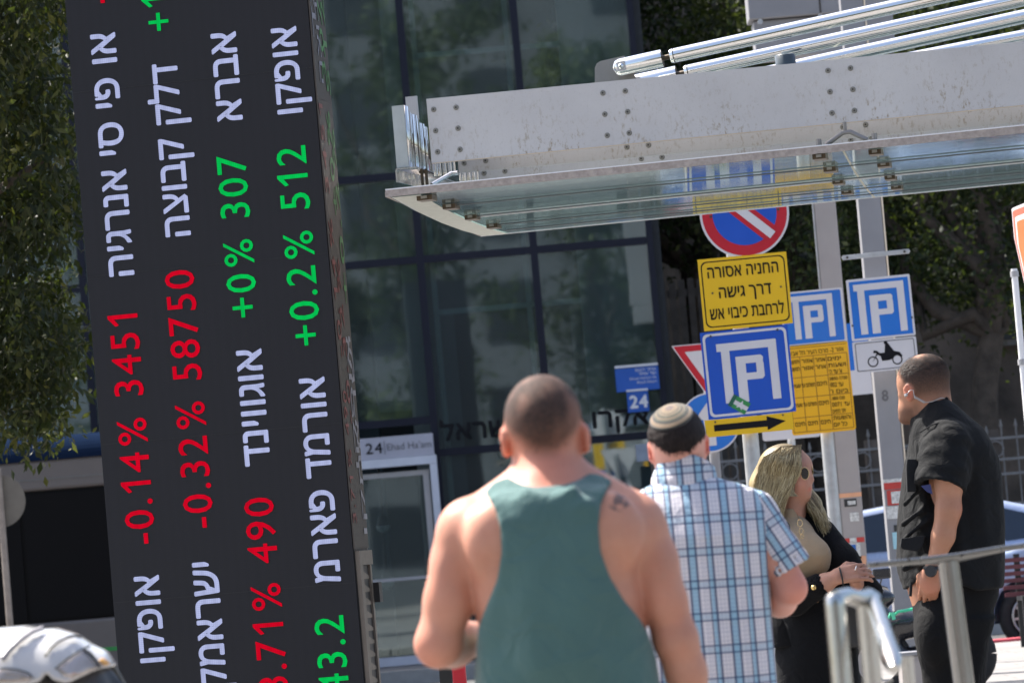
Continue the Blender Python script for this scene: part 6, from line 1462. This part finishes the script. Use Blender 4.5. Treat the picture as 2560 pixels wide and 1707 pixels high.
# ---- right handrail: flat oval rail on a round post
def rail_right():
    D = 11.0; J = lambda u, v, dy=0.0: P(u, v, D + dy); zg = -.25
    t = thing('handrail', 'flat steel handrail on a round post in front of the man in black', 'handrail', Vector((J(2440, 1707).x, D, zg)))
    up = Z; a = [J(2168, 1413), J(2300, 1400), J(2400, 1388), J(2500, 1371), J(2700, 1350)]
    mb = MB(); n = len(a)
    for p, q in zip(a, a[1:]):
        d = (q - p).normalized(); nn = Y * .028; w = d.cross(Y).normalized() * .0075
        mb.add([p + s * w + r * nn for s in (-1, 1) for r in (-1, 1)] + [q + s * w + r * nn for s in (-1, 1) for r in (-1, 1)], [(0, 1, 5, 4), (2, 6, 7, 3), (0, 4, 6, 2), (1, 3, 7, 5), (0, 2, 3, 1), (4, 5, 7, 6)])
    mb.build('rail', M_tube, t, bevel=.003)
    MB().prism([J(2266, 1412, .0) - Z * .0, J(2512, 1378) - Z * .0, J(2400, 1403), J(2345, 1411)], Y * .012).build('support_plate', M_tube, t)
    tp = J(2370, 1402); bt = J(2458, 1900); bt.z = zg
    bt = tp + (J(2410, 1707) - tp) * ((tp.z - zg) / (tp.z - J(2410, 1707).z)); bt.y = D
    MB().tube([tp, bt], .0262, 28).build('post', M_tube, t); MB().tube([Vector((bt.x, D, zg + .002)), Vector((bt.x, D, zg + .014))], .06, 24).build('base_flange', M_tube, t)
    for (u, v) in ((2192, 1409), (2272, 1399), (2405, 1386)): p = J(u, v, -.029); MB().tube([p + Y * .001, p - Y * .003], .004, 8).build('rivet', M_boltd, t)
rail_right()
M_tube_f = pbr('handrail_bright', (.52, .51, .48), .22, metal=1.0, var=.05, scale=6)
def rail_front():
    D = 8.7; J = lambda u, v, dy=0.0: P(u, v, D + dy); zg = -.25
    t = thing('handrail', 'blurred polished tubular handrail with an arched top at the bottom edge', 'handrail', Vector((J(2090, 1707).x, D, zg)))
    r = .0205
    def drop(u, v, dy=0): p = J(u, v, dy); return Vector((p.x, p.y, zg))
    a = J(2087, 1500); pts = [drop(2087, 1500), a, a + Vector((.003, 0, .015)), a + Vector((.010, .01, .022))]
    MB().tube([drop(2087, 1500), a - Z * .01, a + Z * .006, a + Z * .014], [r, r, r * .92, r * .6], 28).build('post', M_tube_f, t)
    c = J(2165, 1510, .15); MB().tube([Vector((c.x, c.y, zg)), c], r * .95, 28).build('post', M_tube_f, t)
    b0 = J(2090, 1498, .01); MB().tube([b0, J(2118, 1488, .05), J(2145, 1497, .09), J(2170, 1490, .14), J(2184, 1500, .15)], [r * .9, r * .8, r * .8, r * .85, r * .9], 20).build('arch', M_tube_f, t)
    MB().tube([J(2178, 1496, .15), J(2196, 1540, .05), J(2215, 1600, -.08), J(2232, 1655, -.2), J(2236, 1672, -.23)], [r * .8, r * .85, r * .9, r * .95, r * .5], 24).build('sloping_rail', M_tube_f, t)
    c = J(2268, 1640, .5); MB().tube([Vector((c.x + .0, c.y, zg)), c], r * .6, 18).build('post', M_tube_f, t)
rail_front()
# ---- white scooter (front fairing) cut by the lower left corner
def scooter():
    D = 10.0; J = lambda u, v, dy=0.0: P(u, v, D + dy); zg = -.25; t = thing('scooter', 'glossy white scooter fairing with smoky lamp, cut off by the lower left corner', 'scooter', Vector((J(60, 1700).x, D, zg)))
    M_wp = pbr('white_gloss', (.52, .51, .50), .18, coat=.8, var=.01)
    z = lambda v, u=140: J(u, v).z
    s = SDF((J(-330, 1600).x, D - .27, z(1900)), (J(330, 1600).x, D + .27, z(1550)), .006)
    top = [(-300, 1640), (-200, 1592), (-100, 1572), (0, 1567), (65, 1562), (112, 1570), (145, 1568), (196, 1584), (232, 1609), (267, 1625), (283, 1645), (290, 1662)]
    tp = sorted([(J(*q).x, J(*q).z) for q in top]); xs_ = [q[0] for q in tp]; zs_ = [q[1] for q in tp]; xl, xr = xs_[0], xs_[-1]; zb = z(1712, 140)
    def body(x, y, zz):
        zt = np.interp(x.ravel(), xs_, zs_).reshape(x.shape); w = .19 * np.clip(1 - ((x - J(20, 1600).x) / (.32)) ** 2, .06, 1) ** .5
        zc = zt - .165; qy = np.abs(y - D) / w; qz = np.clip((zz - zc) / .165, -9, 9); g = (np.abs(qy) ** 2.3 + np.abs(np.maximum(qz, 0)) ** 2.3) ** (1 / 2.3)
        return np.maximum(np.maximum((g - 1) * .12, zc - .10 - zz + np.clip((x - J(150, 1600).x) * 1.1, -.2, .3)), np.maximum(xl - x, x - xr - .0))
    s.put(body, (xl, D - .22, zb - .1), (xr, D + .22, max(zs_)), .01)
    bt = [(292, 1664), (250, 1671), (185, 1703), (152, 1694), (136, 1676), (118, 1699), (80, 1709), (-330, 1716), (-330, 1500), (330, 1500)]
    s.clip(poly_region([J(*q) for q in bt]), .006)
    V, Q = s.mesh(); o = npobj('fairing', V, Q, None, t); m = M_wp; o.data.materials.append(m)
    # project helper: find fairing surface towards the viewer at pixel (u, v)
    def onf(u, v, off=.003):
        r_ = ray(u, v); k = (np.array([r_.x, r_.y, r_.z])); c = np.array(CAM); q = V - c; tt = q @ k / k.dot(k); dist = np.linalg.norm(q - tt[:, None] * k, axis=1); near = tt[dist < .012]
        tmin = near[near < near.min() + .02].mean() if len(near) else D; return CAM + r_ * float(tmin - off * 1.0)
    M_st = pbr('stripe_grey', (.22, .21, .22), .4); M_gap = pbr('gap_black', (.02, .022, .022), .5)
    def strip(pts, w0, w1, name, mat, off=.004, sub=6):
        P_ = []
        for (a, b) in zip(pts, pts[1:]):
            for i in range(sub): t_ = i / sub; P_.append((a[0] + (b[0] - a[0]) * t_, a[1] + (b[1] - a[1]) * t_))
        P_.append(pts[-1]); vs = []; n = len(P_)
        for i, (u, v) in enumerate(P_):
            a = P_[max(i - 1, 0)]; b = P_[min(i + 1, n - 1)]; dx, dy = b[0] - a[0], b[1] - a[1]; L = math.hypot(dx, dy) + 1e-6; w = (w0 + (w1 - w0) * i / (n - 1)) / 2
            vs += [onf(u - dy / L * w, v + dx / L * w, off), onf(u + dy / L * w, v - dx / L * w, off)]
        o = newobj(name, vs, [(2 * i, 2 * i + 1, 2 * i + 3, 2 * i + 2) for i in range(n - 1)], mat, t, True)
        so = o.modifiers.new('solid', 'SOLIDIFY'); so.thickness = .004; return o
    strip([(4, 1648), (22, 1625), (50, 1600), (80, 1580), (108, 1570)], 16, 7, 'grey_stripe', M_st, .009)
    strip([(113, 1640), (125, 1622), (145, 1605), (168, 1594), (188, 1590), (204, 1594)], 5, 3, 'panel_gap', M_gap)
    strip([(138, 1671), (160, 1652), (185, 1635), (206, 1622), (225, 1615)], 3.4, 1.8, 'panel_gap', M_gap)
    strip([(208, 1624), (225, 1634), (238, 1650), (250, 1668)], 3.4, 5, 'panel_gap', M_gap)
    strip([(0, 1670), (40, 1672), (72, 1682), (84, 1694)], 2.5, 2, 'panel_gap', M_gap)
    # smoky lens and amber blinker
    def patch(poly, name, mat, off):
        cu = sum(p[0] for p in poly) / len(poly); cv = sum(p[1] for p in poly) / len(poly); vs = [onf(cu, cv, off)]; fs = []; n = len(poly); rings = 5
        for k in range(1, rings + 1):
            for (u, v) in poly: vs.append(onf(cu + (u - cu) * k / rings, cv + (v - cv) * k / rings, off if k < rings else off * .3))
        for i in range(n): fs.append((0, 1 + i, 1 + (i + 1) % n))
        for k in range(rings - 1):
            for i in range(n): a = 1 + k * n + i; b = 1 + k * n + (i + 1) % n; fs.append((a, a + n, b + n, b))
        return newobj(name, vs, fs, mat, t, True)
    M_lens = NT('smoky_lens'); M_lens.setp(Base_Color=M_lens.ramp(M_lens.noise(7, 2), [(.4, (.30, .25, .21)), (.6, (.52, .47, .45))]), Roughness=.12, Coat_Weight=1.0, Metallic=.35); M_lens = M_lens.m
    def dense(p):
        out = []
        for a, b in zip(p, p[1:] + p[:1]):
            for i in range(4): out.append((a[0] + (b[0] - a[0]) * i / 4, a[1] + (b[1] - a[1]) * i / 4))
        return out
    patch(dense([(142, 1672), (165, 1655), (190, 1636), (208, 1627), (222, 1636), (235, 1652), (246, 1668), (215, 1682), (185, 1696), (160, 1690)]), 'lens', M_lens, .006)
    patch(dense([(246, 1650), (256, 1643), (268, 1648), (278, 1658), (262, 1663)]), 'blinker', pbr('amber', (.62, .33, .08), .2, coat=.6), .006)
    patch(dense([(-10, 1674), (30, 1676), (60, 1682), (78, 1690), (78, 1706), (-10, 1706)]), 'lens', M_lens, .006)
    # dark lower body, legshield, wheel
    M_bk = pbr('scooter_black', (.03, .03, .032), .45)
    c = J(120, 1760); s2 = SDF((J(-330, 1700).x, D - .25, zg + .05), (J(420, 1700).x, D + .25, z(1680)), .012)
    s2.cone(J(-150, 1800), J(180, 1740), .13, .10, .05); s2.cone(J(262, 1680, 0), J(360, 1790, 0), .014, .020, .02); s2.cone(J(120, 1722), J(215, 1712), .018, .016, .03); s2.cone(J(330, 1800), J(360, 2050), .035, .03, .03); s2.cone(J(225, 1690, -.05), J(270, 1790, -.05), .02, .02, .02)
    V2, Q2 = s2.mesh(); npobj('body', V2, Q2, M_bk, t)
    for x_ in (J(-380, 1800).x, J(370, 1800).x):
        cc = Vector((x_, D, zg + .25)); MB().tube([cc + Vector((.19 * math.cos(a), 0, .19 * math.sin(a))) for a in np.linspace(0, 6.2832, 29)], .058, 12, False).build('tyre', M_tyre, t); MB().tube([cc - Y * .05, cc + Y * .05], .135, 24).build('rim', M_rim, t)
    MB().tube([J(228, 1684, -.02), J(275, 1750, -.02)], .011, 10).build('brake_pipe', pbr('pipe_tan', (.5, .36, .24), .5), t)
    MB().prism([J(230, 1680, .03), J(285, 1662, .03), J(330, 1740, .03), J(215, 1740, .03)], Y * .03).build('inner_panel', pbr('panel_sage', (.14, .14, .12), .6), t)
scooter()
# ---- minibus behind the left tree
def minibus():
    D = 45.0; J = lambda u, v: P(u, v, D); t = thing('minibus', 'beige minibus with a navy roof edge and black side windows parked at the left', 'bus', Vector((J(60, 1500).x, D, -.12)))
    M_bb = pbr('bus_beige', (.125, .105, .095), .5, coat=.1, var=.04); M_bn = pbr('bus_navy', (.008, .015, .034), .95, var=.05, spec=.0); M_bw = pbr('bus_glass', (.002, .002, .003), .4, var=.02, spec=.12)
    x0 = J(-420, 1500).x; x1 = J(560, 1500).x; zt = J(150, 1085).z; z1 = J(150, 1160).z; z2 = J(150, 1222).z; z3 = J(150, 1553).z
    def pr(zs, name, mat, yf, y2=2.2):
        MB().box((x0, D + yf, zs[0]), (x1, D + y2, zs[1])).build(name, mat, t, bevel=.03)
    pr((.25, z3), 'body_panel', M_bb, 0); pr((z2, z1 + .06), 'body_panel', M_bb, 0.0)
    mb = MB(); n = 10; prof = [(D + .02 - .0, z1 + .05)] + [(D + .34 - .36 * math.cos(a), z1 + .04 + (zt - z1 - .04) * math.sin(a)) for a in np.linspace(.05, math.pi / 2, n)] + [(D + 2.2, zt), (D + 2.2, z1)]
    mb.prism([Vector((x0, y, zz)) for y, zz in prof], X * (x1 - x0)); mb.build('roof', M_bn, t)
    MB().box((x0 + .05, D + .05, z3 - .02), (x1 - .05, D + 2.1, z2 + .02)).build('cabin_dark', M_bw, t)
    nW = 4
    for i in range(nW):
        a = x0 + .1 + (x1 - x0 - .2) * i / nW; MB().box((a + .02, D + .025, z3 + .03), (a + (x1 - x0 - .2) / nW - .02, D + .045, z2 - .03)).build('window', M_bw, t)
    MB().box((x0, D - .006, z3 - .34), (x1, D + .004, z3 - .30)).build('green_stripe', pbr('green', (.02, .25, .05), .4), t)
    MB().box((x0, D - .005, (z1 + z2) / 2 - .02), (x1, D + .004, (z1 + z2) / 2)).build('gutter_line', pbr('seam', (.13, .12, .11), .6), t)
    for u in (-300, 450): c = Vector((J(u, 1700).x, D + .1, .21)); MB().tube([c, c + Y * .22], .33, 28).build('wheel', M_tyre, t); MB().tube([c - Y * .01, c + Y * .01], .2, 20).build('rim', M_rim, t)
minibus()
# round sign seen from behind, on a thin pole
D = 40.0; k = 1 / S(D); rs = thing('round_sign', 'grey back of a round traffic sign on a thin pole at the left edge', 'sign', Vector((P(2, 1400, D).x, D, 0)))
c = P(-2, 1253, D); MB().tube([c, c - Y * .006], 66 * k, 40).build('disc', pbr('disc_grey', (.13, .115, .095), .6), rs); b = P(14, 1500, D)
MB().tube([Vector((P(2, 1253, D).x, D - .04, 0)), Vector((P(2, 1253, D).x, D - .04, c.z + .3))], .032, 14).build('pole', pbr('pole_worn', (.24, .20, .17), .6, var=.2, scale=12), rs)
# ---- cars
def car(name_label, xf, d, col, zg, L=4.3, flip=1):
    """side-on car facing left (nose at xf); smooth extruded body, glass band, wheels"""
    t = thing('parked_car', name_label, 'car', Vector((xf + L / 2, d + .85, zg)), 'parked cars')
    M_p = pbr('car_paint', col, .25, coat=1.0, var=.02); W_ = 1.72
    prof = [(0, .35), (.02, .62), (.12, .80), (.75, .95), (1.05, .99), (1.55, 1.32), (1.75, 1.40), (2.3, 1.46), (3.1, 1.43), (3.6, 1.30), (4.0, 1.02), (4.2, .92), (4.3, .75), (4.3, .38), (4.1, .27), (.2, .25)]
    s = SDF((xf - .1, d - .05, zg + .15), (xf + L + .1, d + W_ + .05, zg + 1.55), .03)
    P_ = [(xf + x * L / 4.3, 0, zg + z_) for x, z_ in prof]; reg = poly_region(P_)
    def fn(x, y, zz):
        r = reg(x, y, zz); yy = np.abs(y - d - W_ / 2); side = yy - (W_ / 2 - .04 - np.clip(zz - zg - .95, 0, 1) * .38); q = np.maximum(r, side); e = np.sqrt(np.maximum(r + .06, 0) ** 2 + np.maximum(side + .06, 0) ** 2) - .06; return np.maximum(e, np.minimum(q, 0) - .0)
    s.put(fn, (xf, d, zg + .2), (xf + L, d + W_, zg + 1.5), .01)
    for wx in (.82, 3.45): s.cone((xf + wx * L / 4.3, d - .1, zg + .31), (xf + wx * L / 4.3, d + .25, zg + .31), .36, .36, .02, 'd')
    V, Q = s.mesh(); npobj('body', V, Q, M_p, t)
    M_g = pbr('car_glass', (.008, .012, .02), .08, coat=.6)
    def win(pts, nm='window'): 
        vs = [Vector((xf + x * L / 4.3, d + .035 + max(0, z_ - .95) * .38, zg + z_)) for x, z_ in pts]; MB().prism(vs, -Y * .012).build(nm, M_g, t)
    win([(1.25, 1.0), (1.68, 1.33), (2.2, 1.39), (2.25, 1.0)]); win([(2.32, 1.0), (2.28, 1.39), (3.0, 1.36), (3.15, 1.0)]); win([(3.22, 1.0), (3.1, 1.355), (3.5, 1.24), (3.75, 1.03)], 'quarter_window')
    for wx in (.82, 3.45):
        c = Vector((xf + wx * L / 4.3, d + .04, zg + .31)); w = MB().tube([c + Vector((.25 * math.cos(a), .09, .25 * math.sin(a))) for a in np.linspace(0, 6.2832, 33)], .065, 12, False).build('tyre', M_tyre, t)
        MB().tube([c + Y * .12, c + Y * .16], .19, 24).build('hub_back', M_black, w); mb = MB()
        for k_ in range(10): 
            a = k_ * math.pi / 5; dr = Vector((math.cos(a), 0, math.sin(a))); tn = Vector((-math.sin(a), 0, math.cos(a))); MB().prism([c + dr * .03 + tn * .012 + Y * .03, c + dr * .185 + tn * .03 + Y * .03, c + dr * .185 + tn * .008 + Y * .03, c + dr * .03 - tn * .012 + Y * .03], Y * .02).build('spoke', M_rim, w)
        MB().tube([c + Vector((.19 * math.cos(a), .03, .19 * math.sin(a))) for a in np.linspace(0, 6.2832, 33)], .012, 8, False).build('rim', M_rim, w)
    MB().box((xf + 1.35, d - .0, zg + .72), (xf + 1.36, d + .02, zg + .73)).build('door_seam', M_black, t)
    for x_ in (2.0, 2.95): MB().box((xf + x_, d - .012, zg + .83), (xf + x_ + .16, d + .005, zg + .86)).build('door_handle', M_rim, t)
    MB().obox((xf + 1.42, d - .06, zg + 1.0), X * .07, Y * .06, Z * .05).build('mirror', M_p, t, bevel=.02)
    return t
car('pale blue-grey hatchback parked behind the grey posts', P(2095, 1500, 42).x - 1.35, 42.0, (.28, .33, .46), -.12, 4.0)
car('pale blue car with dark spoked wheels at the right edge', P(2330, 1500, 41).x, 40.3, (.26, .33, .48), -.12, 4.5)
# maroon slatted bench
D = 37.5; bn = thing('bench', 'maroon slatted bench between the man in black and the right edge', 'bench', Vector((P(2580, 1500, D).x, D, 0))); M_mar = pbr('maroon', (.10, .022, .03), .5)
pr0 = None
for i in range(6):
    a = P(2500, 1402 + i * 17, D); 
    if pr0 is None: pr0 = MB().box((a.x, D, a.z - .018), (a.x + 1.5, D + .02, a.z + .018)).build('slat', M_mar, bn); z0_ = a.z
    else: o = link(pr0.copy(), bn); o.location = (0, .0 if i < 4 else -.08 * (i - 3), a.z - z0_)
for dx in (.12, 1.38): a = P(2500, 1402, D); MB().box((a.x + dx, D + .022, 0), (a.x + dx + .05, D + .06, a.z + .05)).build('leg', M_black, bn); MB().box((a.x + dx, D - .38, .0), (a.x + dx + .05, D - .33, .4)).build('leg', M_black, bn); MB().box((a.x + dx, D - .38, .4), (a.x + dx + .05, D + .02, .44)).build('seat_bearer', M_black, bn)
# ---- black moped seen between the woman and the man
def moped():
    D = 29.0; J = lambda u, v, dy=0.0: P(u, v, D + dy); t = thing('moped', 'black moped with a green cable lock behind the man in black', 'moped', Vector((J(2240, 1600).x, D, 0))); M_b = pbr('moped_black', (.012, .012, .016), .25, coat=.6)
    s = SDF((J(2130, 1500).x - .3, D - .3, .1), (J(2420, 1500).x + .3, D + .3, J(2240, 1440).z), .01)
    s.ell(J(2262, 1560), (.16, .11, .10), .04); s.ell(J(2215, 1590), (.10, .10, .14), .04); s.chain([J(2195, 1500), J(2200, 1540), J(2235, 1640)], [.05, .06, .08], .04); s.chain([J(2235, 1640), J(2310, 1650), J(2370, 1590)], [.07, .09, .10], .05); s.ell(J(2205, 1496), (.085, .06, .06), .02); s.ell(J(2330, 1545), (.2, .12, .06), .03)
    V, Q = s.mesh(); npobj('body', V, Q, M_b, t)
    for u in (2190, 2400): c = Vector((J(u, 1600).x, D, .24)); MB().tube([c + Vector((.185 * math.cos(a), 0, .185 * math.sin(a))) for a in np.linspace(0, 6.2832, 29)], .05, 10, False).build('wheel', M_tyre, t)
    MB().tube([J(2160, 1478, -.3), J(2190, 1462, -.1), J(2215, 1470, .1), J(2225, 1485, .3)], .012, 8).build('handlebar', M_b, t); MB().tube([J(2200, 1462, -.12), J(2205, 1440, -.12)], .006, 6).build('mirror_stem', M_b, t)
    c = J(2204, 1433, -.12); MB().obox(c, X * .06, Y * .01, Z * .035).build('mirror', M_b, t, bevel=.01)
    lk = thing('cable_lock', 'bright green cable lock wound on the black moped', 'lock', J(2240, 1530, -.15)); MB().tube([J(2222, 1545, -.2), J(2226, 1532, -.2), J(2236, 1537, -.2), J(2245, 1528, -.2), J(2265, 1525, -.2), J(2290, 1520, -.18)], .0095, 8).build('cable', pbr('mint_green', (.05, .55, .30), .4), lk); MB().tube([J(2231, 1530, -.21), J(2235, 1548, -.21)], .012, 8).build('lock_body', pbr('mint_green2', (.10, .60, .36), .4), lk)
moped()
# grey service box
D = 26.0; a = P(2252, 1640, D); b = P(2345, 1640, D); sbx = thing('service_box', 'low grey service cabinet beside the legs of the man in black', 'cabinet', Vector(((a.x + b.x) / 2, D, 0)))
MB().box((a.x, D, 0), (b.x, D + .3, a.z)).build('cabinet', M_postt, sbx, bevel=.01); MB().box((a.x - .01, D - .01, a.z), (b.x + .01, D + .31, a.z + .02)).build('lid', M_postg, sbx); MB().box((a.x + .02, D - .006, .05), (b.x - .02, D - .002, a.z - .03)).build('door', M_postt, sbx)
# small red box low behind the tank top man
D = 24.0; a = P(1128, 1655, D); b = P(1168, 1720, D); rb = thing('red_box', 'small red litter box with a black side behind the crooked elbow', 'litter box', Vector(((a.x + b.x) / 2, D, 0)))
MB().box((a.x, D, .0), (b.x, D + .1, a.z)).build('box', pbr('red_enamel', (.5, .015, .03), .4), rb, bevel=.01); MB().box((a.x - .07, D + .01, .0), (a.x - .003, D + .1, a.z + .01)).build('side', M_black, rb); MB().box((a.x - .01, D - .008, a.z), (b.x + .01, D + .11, a.z + .015)).build('lid', M_black, rb)
# ---- white wrought-iron fence behind the car
def iron():
    D = 47.6; x0 = P(1660, 1200, D).x; x1 = P(2700, 1200, D).x; t = thing('iron_fence', 'pale wrought-iron fence with scrolls and diamonds behind the parked cars', 'fence', Vector(((x0 + x1) / 2, D, 0)))
    M_i = pbr('iron_pale', (.17, .165, .16), .6, var=.15)
    zr = [P(2500, v, D).z for v in (1095, 1148, 1185, 1260)]
    for z_ in zr + [.35]: MB().box((x0, D - .015, z_ - .014), (x1, D + .015, z_ + .014)).build('rail', M_i, t)
    n = int((x1 - x0) / .16); p0 = None; q0 = None
    for i in range(n + 1):
        x = x0 + i * .16
        if p0 is None: p0 = MB().tube([(x, D, 0), (x, D, zr[0] + .12)], .0085, 6).tube([(x, D, zr[0] + .10), (x, D, zr[0] + .13), (x, D, zr[0] + .2)], [.006, .02, .003], 6).build('bar', M_i, t)
        else: o = link(p0.copy(), t); o.location = (i * .16, 0, .05 * math.sin(i * .55) - (0 if i % 2 else .03))
    for i in range(int((x1 - x0) / .48)):
        x = x0 + .24 + i * .48; zc = (zr[0] + zr[1]) / 2; zd = zr[3] - .28
        if q0 is None:
            q0 = MB().tube([(x + .085 * math.cos(a), D - .02, zc + .085 * math.sin(a)) for a in np.linspace(0, 6.2832, 17)], .008, 5, False).tube([(x, D - .02, zd + .24), (x + .17, D - .02, zd), (x, D - .02, zd - .24), (x - .17, D - .02, zd), (x, D - .02, zd + .24)], .014, 5, False).build('scroll', M_i, t)
        else: o = link(q0.copy(), t); o.location = (i * .48, 0, 0)
    for k_, u in enumerate((1660, 1930, 2200, 2480, 2700)):
        x = P(u, 1200, D).x; MB().box((x - .12, D + .02, 0), (x + .12, D + .28, zr[0] + .1)).build('pier', M_darkwall, t)
iron()
